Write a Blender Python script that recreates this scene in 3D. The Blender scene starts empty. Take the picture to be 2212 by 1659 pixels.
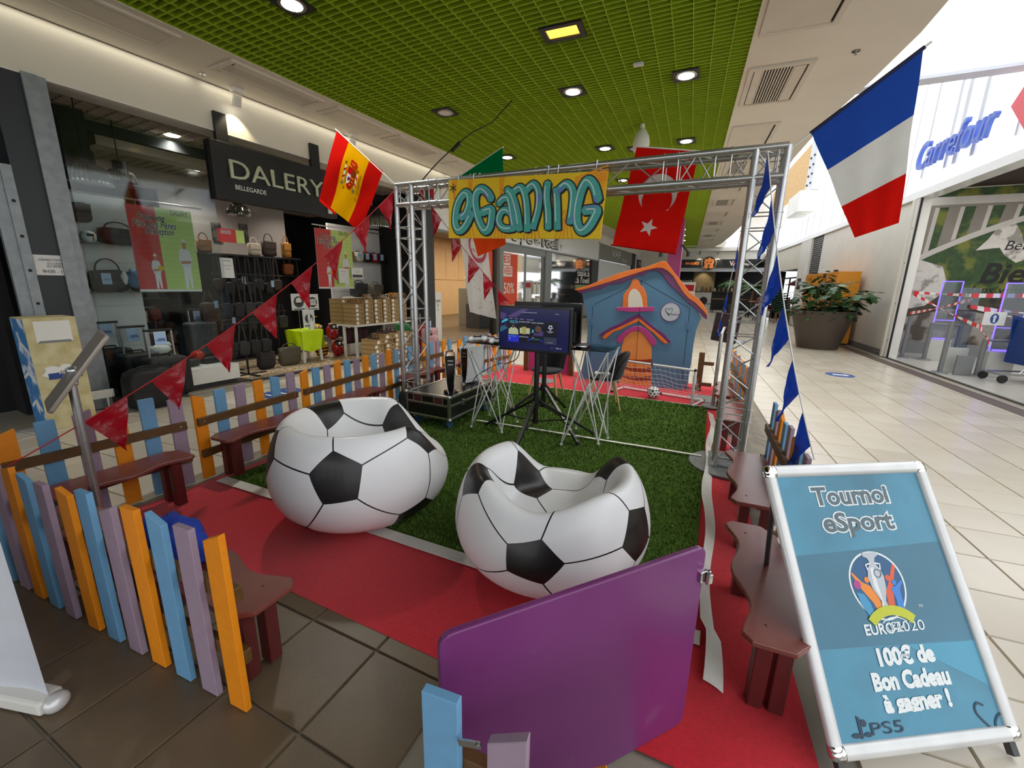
import bpy, bmesh, math, random
from mathutils import Vector, Matrix, Euler, noise
random.seed(7)
SC = bpy.context.scene
COL = SC.collection
pi = math.pi

# ------------------------------------------------------------------ camera
cam_data = bpy.data.cameras.new('camera')
cam_data.sensor_width = 36.0
cam_data.lens = 910.0 / 2212.0 * 36.0
cam_data.clip_start = 0.02
cam_data.clip_end = 200
cam = bpy.data.objects.new('camera', cam_data)
COL.objects.link(cam)
_p, _r, _y = (math.radians(a) for a in (13.3, 1.0, 25.0))
_fw = Vector((0, math.cos(_p), -math.sin(_p))); _rt = Vector((1, 0, 0)); _up = _rt.cross(_fw)
_rt, _up = _rt * math.cos(_r) + _up * math.sin(_r), -_rt * math.sin(_r) + _up * math.cos(_r)
_Z = Matrix.Rotation(_y, 3, 'Z')
_rt, _up, _fw = _Z @ _rt, _Z @ _up, _Z @ _fw
cam.matrix_world = Matrix(((_rt.x, _up.x, -_fw.x, 0), (_rt.y, _up.y, -_fw.y, 0), (_rt.z, _up.z, -_fw.z, 1.35), (0, 0, 0, 1)))
SC.camera = cam

# ------------------------------------------------------------------ sky, big lights, exposure
SC.view_settings.view_transform = 'Standard'
SC.view_settings.look = 'None'
SC.view_settings.exposure = 0.45
SC.view_settings.gamma = 1.0
SC.view_settings.use_curve_mapping = False
SC.cycles.use_denoising = True
SC.cycles.max_bounces = 7
SC.cycles.diffuse_bounces = 4
SC.cycles.glossy_bounces = 3
SC.cycles.transmission_bounces = 5
SC.cycles.transparent_max_bounces = 10
SC.cycles.caustics_reflective = False
SC.cycles.caustics_refractive = False
W = bpy.data.worlds.new('daylight'); SC.world = W
W.use_nodes = True
W.node_tree.nodes['Background'].inputs[0].default_value = (0.93, 0.96, 1.0, 1)
W.node_tree.nodes['Background'].inputs[1].default_value = 1.35
CLERESTORY = 1.1
DOWNLIGHT_W = 90.0

# ------------------------------------------------------------------ materials
def lin(c):
    c = c / 255.0
    return c / 12.92 if c <= 0.04045 else ((c + 0.055) / 1.055) ** 2.4
def S(r, g, b): return (lin(r), lin(g), lin(b), 1.0)
def mat(name, rgb, rough=0.5, metal=0.0, spec=0.5, noise=None, bump=None, emit=None, alpha=None, trans=None, coat=0.0, sheen=0.0, aniso=None, mix=None):
    """noise=(scale, darken amount); bump=(scale, strength); mix=(rgb, scale, lo, hi) blotches of a second colour"""
    m = bpy.data.materials.new(name); m.use_nodes = True
    nt = m.node_tree; b = nt.nodes['Principled BSDF']; N = nt.nodes.new; L = nt.links.new
    base = S(*rgb)
    b.inputs['Base Color'].default_value = base
    b.inputs['Roughness'].default_value = rough
    b.inputs['Metallic'].default_value = metal
    b.inputs['Specular IOR Level'].default_value = spec
    if coat: b.inputs['Coat Weight'].default_value = coat; b.inputs['Coat Roughness'].default_value = 0.12
    if sheen: b.inputs['Sheen Weight'].default_value = sheen
    tc = N('ShaderNodeTexCoord')
    col = None
    if noise:
        n = N('ShaderNodeTexNoise'); n.inputs['Scale'].default_value = noise[0]; n.inputs['Detail'].default_value = 5
        L(tc.outputs['Object'], n.inputs['Vector'])
        r = N('ShaderNodeValToRGB'); r.color_ramp.elements[0].position = 0.3; r.color_ramp.elements[1].position = 0.7
        k = 1 - noise[1]
        r.color_ramp.elements[0].color = (base[0] * k, base[1] * k, base[2] * k, 1)
        r.color_ramp.elements[1].color = tuple(min(1, c * (1 + noise[1] * 0.35)) for c in base[:3]) + (1,)
        L(n.outputs['Fac'], r.inputs['Fac']); col = r.outputs['Color']
    if mix:
        n2 = N('ShaderNodeTexNoise'); n2.inputs['Scale'].default_value = mix[1]; n2.inputs['Detail'].default_value = 6
        L(tc.outputs['Object'], n2.inputs['Vector'])
        r2 = N('ShaderNodeMapRange'); r2.inputs['From Min'].default_value = mix[2]; r2.inputs['From Max'].default_value = mix[3]
        L(n2.outputs['Fac'], r2.inputs['Value'])
        mx = N('ShaderNodeMix'); mx.data_type = 'RGBA'
        mx.inputs['A'].default_value = base; mx.inputs['B'].default_value = S(*mix[0])
        if col: L(col, mx.inputs['A'])
        L(r2.outputs['Result'], mx.inputs['Factor']); col = mx.outputs['Result']
    if col: L(col, b.inputs['Base Color'])
    if bump:
        n3 = N('ShaderNodeTexNoise'); n3.inputs['Scale'].default_value = bump[0]; n3.inputs['Detail'].default_value = 3
        L(tc.outputs['Object'], n3.inputs['Vector'])
        bp = N('ShaderNodeBump'); bp.inputs['Strength'].default_value = bump[1]; bp.inputs['Distance'].default_value = 0.01
        L(n3.outputs['Fac'], bp.inputs['Height']); L(bp.outputs['Normal'], b.inputs['Normal'])
    if emit:
        b.inputs['Emission Color'].default_value = S(*emit[0]); b.inputs['Emission Strength'].default_value = emit[1]
    if alpha is not None: b.inputs['Alpha'].default_value = alpha
    if trans is not None: b.inputs['Transmission Weight'].default_value = trans
    m.diffuse_color = base
    return m
def glass(name, tint, alpha, rough=0.05):
    """thin sheet: mostly clear, a faint tint and a mirror skin"""
    m = bpy.data.materials.new(name); m.use_nodes = True
    nt = m.node_tree; nt.nodes.clear(); N = nt.nodes.new; L = nt.links.new
    out = N('ShaderNodeOutputMaterial'); t = N('ShaderNodeBsdfTransparent'); g = N('ShaderNodeBsdfGlossy'); mx = N('ShaderNodeMixShader')
    t.inputs['Color'].default_value = S(*tint); g.inputs['Roughness'].default_value = rough
    fr = N('ShaderNodeFresnel'); fr.inputs['IOR'].default_value = 1.12
    ad = N('ShaderNodeMath'); ad.operation = 'ADD'; ad.inputs[1].default_value = alpha; ad.use_clamp = True
    L(fr.outputs[0], ad.inputs[0]); L(ad.outputs[0], mx.inputs[0]); L(t.outputs[0], mx.inputs[1]); L(g.outputs[0], mx.inputs[2]); L(mx.outputs[0], out.inputs[0])
    return m
def cloth(name, rgb, amt=0.35, wave=(60, 0.15)):
    """thin woven flag cloth that lets some light through"""
    m = bpy.data.materials.new(name); m.use_nodes = True
    nt = m.node_tree; nt.nodes.clear(); N = nt.nodes.new; L = nt.links.new
    out = N('ShaderNodeOutputMaterial'); d = N('ShaderNodeBsdfDiffuse'); t = N('ShaderNodeBsdfTranslucent'); mx = N('ShaderNodeMixShader')
    tc = N('ShaderNodeTexCoord'); n = N('ShaderNodeTexNoise'); n.inputs['Scale'].default_value = 9
    L(tc.outputs['Object'], n.inputs['Vector'])
    r = N('ShaderNodeValToRGB'); c = S(*rgb)
    r.color_ramp.elements[0].color = tuple(x * 0.82 for x in c[:3]) + (1,); r.color_ramp.elements[1].color = c
    L(n.outputs['Fac'], r.inputs['Fac'])
    L(r.outputs['Color'], d.inputs['Color']); L(r.outputs['Color'], t.inputs['Color'])
    mx.inputs[0].default_value = amt
    L(d.outputs[0], mx.inputs[1]); L(t.outputs[0], mx.inputs[2]); L(mx.outputs[0], out.inputs[0])
    return m
def film(name, rgb, clear=0.25, rough=0.22):
    """thin shiny plastic film"""
    m = cloth(name, rgb, 0.45); nt = m.node_tree; N = nt.nodes.new; L = nt.links.new
    out = [n for n in nt.nodes if n.type == 'OUTPUT_MATERIAL'][0]; src = out.inputs[0].links[0].from_socket
    g = N('ShaderNodeBsdfGlossy'); g.inputs['Roughness'].default_value = rough
    tc = N('ShaderNodeTexCoord'); n = N('ShaderNodeTexNoise'); n.inputs['Scale'].default_value = 14; bp = N('ShaderNodeBump'); bp.inputs['Strength'].default_value = 0.5; bp.inputs['Distance'].default_value = 0.02
    L(tc.outputs['Object'], n.inputs['Vector']); L(n.outputs['Fac'], bp.inputs['Height']); L(bp.outputs['Normal'], g.inputs['Normal'])
    mx = N('ShaderNodeMixShader'); mx.inputs[0].default_value = 0.07; L(src, mx.inputs[1]); L(g.outputs[0], mx.inputs[2])
    t = N('ShaderNodeBsdfTransparent'); t.inputs['Color'].default_value = S(*rgb); m2 = N('ShaderNodeMixShader'); m2.inputs[0].default_value = clear * 0.5
    L(mx.outputs[0], m2.inputs[1]); L(t.outputs[0], m2.inputs[2]); L(m2.outputs[0], out.inputs[0])
    return m

# ------------------------------------------------------------------ mesh builder
TM = {}
class B:
    def __init__(s): s.v = []; s.f = []; s.mi = []; s.m = 0
    def add(s, vs, fs):
        o = len(s.v); s.v += [Vector(v) for v in vs]
        for f in fs: s.f.append(tuple(i + o for i in f)); s.mi.append(s.m)
        return s
    def box(s, c, d, R=None):
        x, y, z = d[0] / 2, d[1] / 2, d[2] / 2; c = Vector(c)
        vs = [Vector(p) for p in ((-x, -y, -z), (x, -y, -z), (x, y, -z), (-x, y, -z), (-x, -y, z), (x, -y, z), (x, y, z), (-x, y, z))]
        if R is not None: vs = [R @ p for p in vs]
        return s.add([p + c for p in vs], [(3, 2, 1, 0), (4, 5, 6, 7), (0, 1, 5, 4), (1, 2, 6, 5), (2, 3, 7, 6), (3, 0, 4, 7)])
    def bar(s, a, b, w, h, up=(0, 0, 1)):
        a, b = Vector(a), Vector(b); d = (b - a); L = d.length; d.normalize()
        r = d.cross(Vector(up))
        if r.length < 1e-5: r = d.cross(Vector((1, 0, 0)))
        r.normalize(); u = r.cross(d)
        R = Matrix((r, d, u)).transposed()
        return s.box((a + b) / 2, (w, L, h), R)
    def tube(s, path, r, seg=8, caps=True, closed=False):
        path = [Vector(p) for p in path]; n = len(path); rs = r if isinstance(r, (list, tuple)) else [r] * n
        o = len(s.v); pu = None
        for i, p in enumerate(path):
            if closed: d = path[(i + 1) % n] - path[i - 1]
            else: d = path[min(i + 1, n - 1)] - path[max(i - 1, 0)]
            d.normalize()
            if pu is None:
                u = d.cross(Vector((0, 0, 1)))
                if u.length < 1e-4: u = d.cross(Vector((1, 0, 0)))
            else: u = pu - d * pu.dot(d)
            u.normalize(); pu = u; w = d.cross(u)
            for k in range(seg):
                a = 2 * pi * k / seg; s.v.append(p + (u * math.cos(a) + w * math.sin(a)) * rs[i])
        for i in range(n if closed else n - 1):
            for k in range(seg):
                a = o + i * seg + k; b = o + i * seg + (k + 1) % seg; j = ((i + 1) % n) * seg + o
                s.f.append((a, b, j + (k + 1) % seg, j + k)); s.mi.append(s.m)
        if caps and not closed:
            s.f.append(tuple(o + k for k in range(seg))[::-1]); s.mi.append(s.m)
            s.f.append(tuple(o + (n - 1) * seg + k for k in range(seg))); s.mi.append(s.m)
        return s
    def lathe(s, prof, seg=24, o=(0, 0, 0), R=None, wob=None):
        o = Vector(o); n = len(prof); base = len(s.v)
        for i, (r, z) in enumerate(prof):
            for k in range(seg):
                a = 2 * pi * k / seg; q = r * (wob(k, i) if wob else 1); p = Vector((q * math.cos(a), q * math.sin(a), z))
                s.v.append((R @ p if R is not None else p) + o)
        for i in range(n - 1):
            for k in range(seg):
                a = base + i * seg + k; b = base + i * seg + (k + 1) % seg
                s.f.append((a, b, b + seg, a + seg)); s.mi.append(s.m)
        if prof[0][0] > 1e-6: s.f.append(tuple(base + k for k in range(seg))[::-1]); s.mi.append(s.m)
        if prof[-1][0] > 1e-6: s.f.append(tuple(base + (n - 1) * seg + k for k in range(seg))); s.mi.append(s.m)
        return s
    def ell(s, c, rx, ry=None, rz=None, seg=16, rings=8, R=None):
        ry = ry or rx; rz = rz or rx; c = Vector(c); o = len(s.v)
        for i in range(1, rings):
            t = pi * i / rings
            for k in range(seg):
                a = 2 * pi * k / seg; p = Vector((rx * math.sin(t) * math.cos(a), ry * math.sin(t) * math.sin(a), -rz * math.cos(t)))
                s.v.append((R @ p if R is not None else p) + c)
        for i in range(rings - 2):
            for k in range(seg):
                a = o + i * seg + k; b = o + i * seg + (k + 1) % seg; s.f.append((a, b, b + seg, a + seg)); s.mi.append(s.m)
        lo = Vector((0, 0, -rz)); hi = Vector((0, 0, rz))
        s.v += [(R @ lo if R is not None else lo) + c, (R @ hi if R is not None else hi) + c]; l = len(s.v) - 2
        for k in range(seg):
            s.f.append((l, o + (k + 1) % seg, o + k)); s.mi.append(s.m)
            q = o + (rings - 2) * seg; s.f.append((q + k, q + (k + 1) % seg, l + 1)); s.mi.append(s.m)
        return s
    def prism(s, pts, F, t, z0=0.0):
        """pts 2D in frame F (4x4: x,y in plane, z out); solid from z0 to z0+t"""
        area = sum(pts[i][0] * pts[(i + 1) % len(pts)][1] - pts[(i + 1) % len(pts)][0] * pts[i][1] for i in range(len(pts)))
        if area < 0: pts = pts[::-1]
        n = len(pts); a = [F @ Vector((x, y, z0)) for x, y in pts]; b = [F @ Vector((x, y, z0 + t)) for x, y in pts]
        return s.add(a + b, [tuple(range(n))[::-1], tuple(range(n, 2 * n))] + [(i, (i + 1) % n, n + (i + 1) % n, n + i) for i in range(n)])
    def poly(s, pts, F, z=0.0):
        area = sum(pts[i][0] * pts[(i + 1) % len(pts)][1] - pts[(i + 1) % len(pts)][0] * pts[i][1] for i in range(len(pts)))
        if area < 0: pts = pts[::-1]
        return s.add([F @ Vector((x, y, z)) for x, y in pts], [tuple(range(len(pts)))])
    def grid(s, fn, nu, nv):
        o = len(s.v)
        for j in range(nv + 1):
            for i in range(nu + 1): s.v.append(Vector(fn(i / nu, j / nv)))
        for j in range(nv):
            for i in range(nu):
                a = o + j * (nu + 1) + i; s.f.append((a, a + 1, a + nu + 2, a + nu + 1)); s.mi.append(s.m)
        return s
    def build(s, name, m=None, parent=None, smooth=False, bevel=0.0, seg=2, world=False, merge=False):
        vs = s.v
        if world and parent is not None:
            inv = TM[parent.name].inverted(); vs = [inv @ v for v in vs]
        me = bpy.data.meshes.new(name); me.from_pydata([tuple(v) for v in vs], [], s.f)
        ms = m if isinstance(m, (list, tuple)) else [m]
        for x in ms:
            if x is not None: me.materials.append(x)
        if len(ms) > 1: me.polygons.foreach_set('material_index', s.mi)
        if bevel > 0 or merge:
            bm = bmesh.new(); bm.from_mesh(me)
            if merge: bmesh.ops.remove_doubles(bm, verts=bm.verts, dist=1e-5)
            if bevel > 0:
                es = [e for e in bm.edges if len(e.link_faces) == 2 and e.calc_face_angle(0) > 0.6]
                bmesh.ops.bevel(bm, geom=es, offset=bevel, segments=seg, affect='EDGES', profile=0.5, clamp_overlap=True)
            bm.to_mesh(me); bm.free()
        if smooth:
            me.polygons.foreach_set('use_smooth', [True] * len(me.polygons))
            if smooth != 2:
                try: me.set_sharp_from_angle(angle=math.radians(smooth if smooth > 2 else 42))
                except Exception: pass
        me.update()
        o = bpy.data.objects.new(name, me); COL.objects.link(o)
        if parent is not None: o.parent = parent; TM[o.name] = TM[parent.name]
        else: TM[o.name] = Matrix.Identity(4)
        return o
def tag(o, label=None, cat=None, group=None, kind=None):
    if label: o['label'] = label
    if cat: o['category'] = cat
    if group: o['group'] = group
    if kind: o['kind'] = kind
    return o
def thing(name, label, cat, loc=(0, 0, 0), rz=0.0, group=None):
    e = bpy.data.objects.new(name, None); COL.objects.link(e)
    e.empty_display_size = 0.1
    e.location = loc; e.rotation_euler = (0, 0, rz)
    TM[e.name] = Matrix.Translation(loc) @ Matrix.Rotation(rz, 4, 'Z')
    return tag(e, label, cat, group)
KIDS = {}
def kids(o): return [c for c in bpy.data.objects if c.parent == o]
def dup(root, loc, rz=0.0, label=None, group=None, tree=None):
    r = root.copy(); COL.objects.link(r); r.location = loc; r.rotation_euler = (0, 0, rz)
    TM[r.name] = Matrix.Translation(loc) @ Matrix.Rotation(rz, 4, 'Z')
    if label: r['label'] = label
    if group: r['group'] = group
    for c, sub in (tree if tree is not None else tree_of(root)):
        k = c.copy(); COL.objects.link(k); k.parent = r; TM[k.name] = TM[r.name]
        for d in sub: q = d.copy(); COL.objects.link(q); q.parent = k
    return r
def tree_of(root): return [(c, kids(c)) for c in kids(root)]
def part(src, name, parent, loc=(0, 0, 0), rot=(0, 0, 0), m=None):
    """another copy of a part mesh, placed in its parent's frame"""
    o = bpy.data.objects.new(name, src.data); COL.objects.link(o); o.parent = parent; o.location = loc; o.rotation_euler = rot
    if m is not None and src.data.materials and src.data.materials[0] != m:
        o.material_slots[0].link = 'OBJECT'; o.material_slots[0].material = m
    return o
def FR(o, r, u):
    """frame matrix: origin, right, up -> z points out of the face"""
    r = Vector(r).normalized(); u = Vector(u); u = (u - r * u.dot(r)).normalized(); n = r.cross(u)
    return Matrix(((r.x, u.x, n.x, o[0]), (r.y, u.y, n.y, o[1]), (r.z, u.z, n.z, o[2]), (0, 0, 0, 1)))
def text(body, size, F, m, name='lettering', parent=None, align='CENTER', ext=0.0, shear=0.0, bold=0.0, sx=1.0, space=1.0, world=True, valign='CENTER', z=0.002, fit=None):
    c = bpy.data.curves.new(name, 'FONT'); c.body = body; c.size = size; c.align_x = align; c.align_y = valign
    c.shear = shear; c.offset = bold; c.extrude = ext; c.space_character = space; c.resolution_u = 3
    t = bpy.data.objects.new(name, c); COL.objects.link(t)
    dg = bpy.context.evaluated_depsgraph_get(); me = bpy.data.meshes.new_from_object(t.evaluated_get(dg))
    bpy.data.objects.remove(t); bpy.data.curves.remove(c)
    if fit:
        xs = [v.co.x for v in me.vertices]; w = max(xs) - min(xs); sx = fit / w
    X = F @ Matrix.Translation((0, 0, z + ext)) @ Matrix.Diagonal((sx, 1, 1, 1))
    if world and parent is not None: X = TM[parent.name].inverted() @ X
    me.transform(X); me.materials.clear(); me.materials.append(m); me.name = name
    o = bpy.data.objects.new(name, me); COL.objects.link(o)
    if parent is not None: o.parent = parent
    return o
def circ(cx, cy, rx, ry=None, n=24, a0=0.0, a1=2 * pi):
    ry = ry or rx; full = abs(a1 - a0 - 2 * pi) < 1e-6; k = n if full else n + 1
    return [(cx + rx * math.cos(a0 + (a1 - a0) * i / n), cy + ry * math.sin(a0 + (a1 - a0) * i / n)) for i in range(k)]
def ribbon(pts, w):
    """2D stroke outline around a polyline"""
    L = []; R = []
    for i, p in enumerate(pts):
        a = Vector(pts[max(i - 1, 0)]); b = Vector(pts[min(i + 1, len(pts) - 1)]); d = (b - a).normalized(); n = Vector((-d.y, d.x))
        ww = (w[i] if isinstance(w, (list, tuple)) else w) / 2
        L.append((p[0] + n.x * ww, p[1] + n.y * ww)); R.append((p[0] - n.x * ww, p[1] - n.y * ww))
    return L + R[::-1]
def rrect(w, h, r, n=4):
    out = []
    for cx, cy, a in ((w / 2 - r, h / 2 - r, 0), (-w / 2 + r, h / 2 - r, pi / 2), (-w / 2 + r, -h / 2 + r, pi), (w / 2 - r, -h / 2 + r, 1.5 * pi)):
        out += [(cx + r * math.cos(a + pi / 2 * i / n), cy + r * math.sin(a + pi / 2 * i / n)) for i in range(n + 1)]
    return out
def lerp(a, b, t): return a + (b - a) * t
# facade frames: s runs along the facade away from the camera, d goes behind it, z up
class Fac:
    def __init__(s, o, ang, side):
        a = math.radians(ang); s.o = Vector((o[0], o[1], 0)); s.t = Vector((math.sin(a), math.cos(a), 0)); s.n = Vector((math.cos(a), -math.sin(a), 0)) * side; s.side = side; s.ang = ang
    def P(s, t, d, z): return s.o + s.t * t + s.n * d + Vector((0, 0, z))
    def R(s): return Matrix((s.n, s.t, Vector((0, 0, 1)))).transposed()
    def box(s, b, t0, t1, d0, d1, z0, z1): return b.box(s.P((t0 + t1) / 2, (d0 + d1) / 2, (z0 + z1) / 2), (abs(d1 - d0), abs(t1 - t0), abs(z1 - z0)), s.R())
    def face(s, t, z, d=0.0):
        """frame on the face, x to the right as seen from the hall"""
        return FR(s.P(t, d, z), s.t * (1 if s.side < 0 else -1), (0, 0, 1))
LF = Fac((-5.74, 2.07), 2.9, -1)
RF = Fac((3.41, 11.2), -3.7, 1)
# ------------------------------------------------------------------ shared materials
M_white = mat('painted_white', (232, 230, 222), 0.6, noise=(3, 0.05))
M_cream = mat('painted_cream', (226, 221, 205), 0.65, noise=(2, 0.04))
M_strip = mat('ceiling_plaster', (226, 220, 208), 0.7, noise=(1.5, 0.05))
M_green = mat('green_grid', (176, 206, 48), 0.45, noise=(4, 0.08))
M_void = mat('black_void', (10, 10, 9), 0.9)
M_black = mat('black_paint', (22, 23, 24), 0.5, noise=(6, 0.1))
M_anthracite = mat('anthracite_metal', (44, 48, 52), 0.42, noise=(2, 0.1))
M_galv = mat('galvanised_steel', (150, 156, 158), 0.45, 0.6, noise=(14, 0.18))
M_steel = mat('brushed_steel', (190, 190, 190), 0.3, 1.0, noise=(20, 0.08))
M_alu = mat('aluminium_tube', (200, 201, 200), 0.3, 0.85, noise=(30, 0.08))
M_chrome = mat('chrome', (225, 225, 225), 0.08, 1.0, noise=(5, 0.03))
M_grey = mat('grey_paint', (128, 130, 130), 0.5, noise=(8, 0.06))
M_darkgrey = mat('dark_grey_paint', (70, 71, 72), 0.5, noise=(8, 0.06))
M_brownwood = mat('brown_stained_wood', (104, 72, 34), 0.5, noise=(18, 0.25), bump=(40, 0.1))
M_paper = mat('white_paper', (236, 236, 232), 0.7, noise=(9, 0.03))
M_ink = mat('black_ink', (20, 20, 20), 0.6, noise=(9, 0.05))
M_lamp = mat('lamp_glow', (255, 255, 250), 0.4, emit=((255, 250, 240), 14.0))
M_lampoff = mat('lamp_glass', (225, 225, 220), 0.25, noise=(9, 0.05))
M_beige_t = [mat('beige_tile_%s' % 'abc'[i], c, 0.22, noise=(3.5, 0.05), spec=0.5) for i, c in enumerate(((214, 204, 186), (209, 199, 181), (218, 209, 192)))]
M_brown_t = [mat('brown_tile_%s' % 'abc'[i], c, 0.38, noise=(4.5, 0.14), bump=(60, 0.05), mix=((118, 101, 78), 2.2, 0.45, 0.75)) for i, c in enumerate(((108, 92, 70), (104, 88, 67), (112, 96, 74)))]
M_grout = mat('pale_grout', (150, 143, 128), 0.8, noise=(9, 0.1))
M_grout_d = mat('grey_grout', (118, 110, 96), 0.8, noise=(9, 0.1))
M_clear = mat('clerestory_panel', (250, 250, 250), 0.35, emit=((244, 250, 255), CLERESTORY))
M_mull = mat('mullion_grey', (205, 208, 214), 0.5, noise=(5, 0.05))

def Lg(y): return -4.80 + 0.0508 * (y - 2.33)      # left edge of the green ceiling
def Rg(y): return 0.08 - 0.0577 * (y - 4.45)       # right edge
Y0, Y1 = -7.0, 28.0
ZC = 3.6
# ------------------------------------------------------------------ floor
fl = B().box((0, 10, -0.06), (40, 60, 0.1)).build('floor', M_grout); tag(fl, 'shop hall floor of small square tiles', kind='structure')
TS = 0.335
def tile_mesh(name, size, m):
    g = 0.0025; h = size / 2 - g; b = B(); c = 0.004; t = 0.0
    vs = [(-h, -h, -0.012), (h, -h, -0.012), (h, h, -0.012), (-h, h, -0.012), (-h + c, -h + c, t), (h - c, -h + c, t), (h - c, h - c, t), (-h + c, h - c, t)]
    b.add(vs, [(4, 5, 6, 7), (0, 1, 5, 4), (1, 2, 6, 5), (2, 3, 7, 6), (3, 0, 4, 7)])
    return b.build(name, m, fl)
tb = [tile_mesh('tile', TS, m) for m in M_beige_t]
tn = [tile_mesh('tile', TS, m) for m in M_brown_t]
th = math.radians(3.7); ct, st = math.cos(th), math.sin(th)
def in_view(x, y, z=0.0, pad=0.25):
    v = Vector((x, y, z)) - Vector((0, 0, 1.35)); d = v.dot(_fw)
    if d < 0.3: return False
    return abs(v.dot(_rt)) < d * (1.216 + pad) and abs(v.dot(_up)) < d * (0.912 + pad)
beige = []; brown = []
for i in range(-60, 40):
    for j in range(-10, 110):
        u, v = (i + 0.35) * TS, (j + 0.6) * TS
        x, y = u * ct - v * st, u * st + v * ct
        if y > 33 or y < -3: continue
        if x > 3.3 - 0.065 * (y - 11.2) or x < -5.45 + 0.05 * (y - 2.07): continue
        if x > 0.62 and in_view(x, y): beige.append((x, y))
        elif (x < -3.27 and y > 0.9) or y > 6.45:
            if in_view(x, y): beige.append((x, y))
for i in range(-24, 3):
    for j in range(-6, 24):
        x, y = -1.505 + i * TS + 4 * TS - 4 * TS, 0.31 + j * TS - TS / 2
        if x > 0.46 or x < -8 or y > 6.3: continue
        if x < -3.1 and y > 0.75: continue
        if y > 0.6 and not (-3.3 < x): continue
        if 1.3 < y and -2.95 < x < 0.2: continue
        if in_view(x, y): brown.append((x, y))
def nearest(l): return sorted(l, key=lambda p: p[0] ** 2 + p[1] ** 2)
beige = nearest(beige); brown = nearest(brown)
nb, nn = 200, 90
used = [0, 0]
for k, (x, y) in enumerate(beige[:nb]):
    q = random.randrange(3)
    if k < 3: o = tb[k]; o.location = (x, y, 0)
    else: o = part(tb[q], 'tile', fl, (x, y, 0))
    o.rotation_euler = (0, 0, th)
for k, (x, y) in enumerate(brown[:nn]):
    q = random.randrange(3)
    if k < 3: o = tn[k]; o.location = (x, y, 0)
    else: o = part(tn[q], 'tile', fl, (x, y, 0))
def field(pts, rot, mats, name):
    b = B(); h = TS / 2 - 0.0025; c = 0.004; R = Matrix.Rotation(rot, 3, 'Z')
    for x, y in pts:
        b.m = random.randrange(3)
        vs = [(-h, -h, -0.012), (h, -h, -0.012), (h, h, -0.012), (-h, h, -0.012), (-h + c, -h + c, 0), (h - c, -h + c, 0), (h - c, h - c, 0), (-h + c, h - c, 0)]
        b.add([R @ Vector(p) + Vector((x, y, 0)) for p in vs], [(4, 5, 6, 7), (0, 1, 5, 4), (1, 2, 6, 5), (2, 3, 7, 6), (3, 0, 4, 7)])
    return tag(b.build(name, mats, fl), kind='stuff')
field(beige[nb:], th, M_beige_t, 'distant_tiles')
if brown[nn:]: field(brown[nn:], 0, M_brown_t, 'shaded_tiles')

# ------------------------------------------------------------------ ceiling
ce = B()
ce.add([(Lg(Y0) - .3, Y0, 3.74), (Rg(Y0) + .3, Y0, 3.74), (Rg(Y1) + .3, Y1, 3.74), (Lg(Y1) - .3, Y1, 3.74)], [(0, 1, 2, 3)])
ceil = ce.build('ceiling', M_void); tag(ceil, 'green open grid ceiling over the hall', kind='structure')
gb = B(); y = 0.6
while y < Y1:
    a, c = Lg(y), Rg(y); gb.box(((a + c) / 2, y, ZC + 0.025), (c - a, 0.004 if y < 14 else 0.006, 0.05), Matrix.Rotation(0.0, 3, 'Z')); y += 0.067
tag(gb.build('grid_blades', M_green, ceil), kind='stuff')
gr = B(); n = 28
for i in range(n + 1):
    t = i / n; a0, a1 = lerp(Lg(0.5), Rg(0.5), t), lerp(Lg(Y1), Rg(Y1), t)
    w = 0.005
    gr.bar((a0, 0.5, ZC + 0.032), (a1, Y1, ZC + 0.032), w, 0.056)
tag(gr.build('grid_rails', M_green, ceil), kind='stuff')
# plaster strips either side, built between the grilles' cut-outs
def lfx(y): return -5.74 + math.tan(math.radians(2.9)) * (y - 2.07)
sl = B()
sl.add([(lfx(Y0) - .4, Y0, ZC), (Lg(Y0), Y0, ZC), (Lg(Y1), Y1, ZC), (lfx(Y1) - .4, Y1, ZC)], [(0, 3, 2, 1)])
sl.bar((Lg(Y0) - .01, Y0, ZC + .06), (Lg(Y1) - .01, Y1, ZC + .06), 0.02, 0.13)
tag(sl.build('ceiling_strip_left', M_strip), 'plaster ceiling strip along the bag shop', kind='structure')
edge = [(1.43, Y0), (1.43, 4.4), (1.40, 5.5), (1.30, 6.4), (1.12, 7.6), (0.99, 9.5), (0.91, 12.0), (0.69, 17.5), (0.36, 21.9), (0.0, 25.5), (-.3, 27.2), (0.2, 28.0)]
sr = B(); pts = [(Rg(y) if y < 27.9 else Rg(28), y) for _, y in edge]
for i in range(len(edge) - 1):
    p, q, r, s_ = pts[i], edge[i], edge[i + 1], pts[i + 1]
    sr.add([(p[0], p[1], ZC), (q[0], q[1], ZC), (r[0], r[1], ZC), (s_[0], s_[1], ZC)], [(0, 1, 2, 3)])
    sr.add([(q[0], q[1], ZC), (r[0], r[1], ZC), (r[0] + .1, r[1], ZC + .35), (q[0] + .1, q[1], ZC + .35)], [(0, 1, 2, 3)])
sr.bar((Rg(Y0) + .01, Y0, ZC + .06), (Rg(Y1) + .01, Y1, ZC + .06), 0.02, 0.13)
tag(sr.build('ceiling_strip_right', M_strip), 'plaster ceiling strip with a rounded outer edge', kind='structure')
for (nm, y0) in (('trim_1', 26.4),):
    tag(B().box(((Lg(y0) + Rg(y0)) / 2, y0, ZC - .02), (Rg(y0) - Lg(y0), .06, .06)).build(nm, M_white), 'white bar across the green ceiling', kind='structure')

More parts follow.
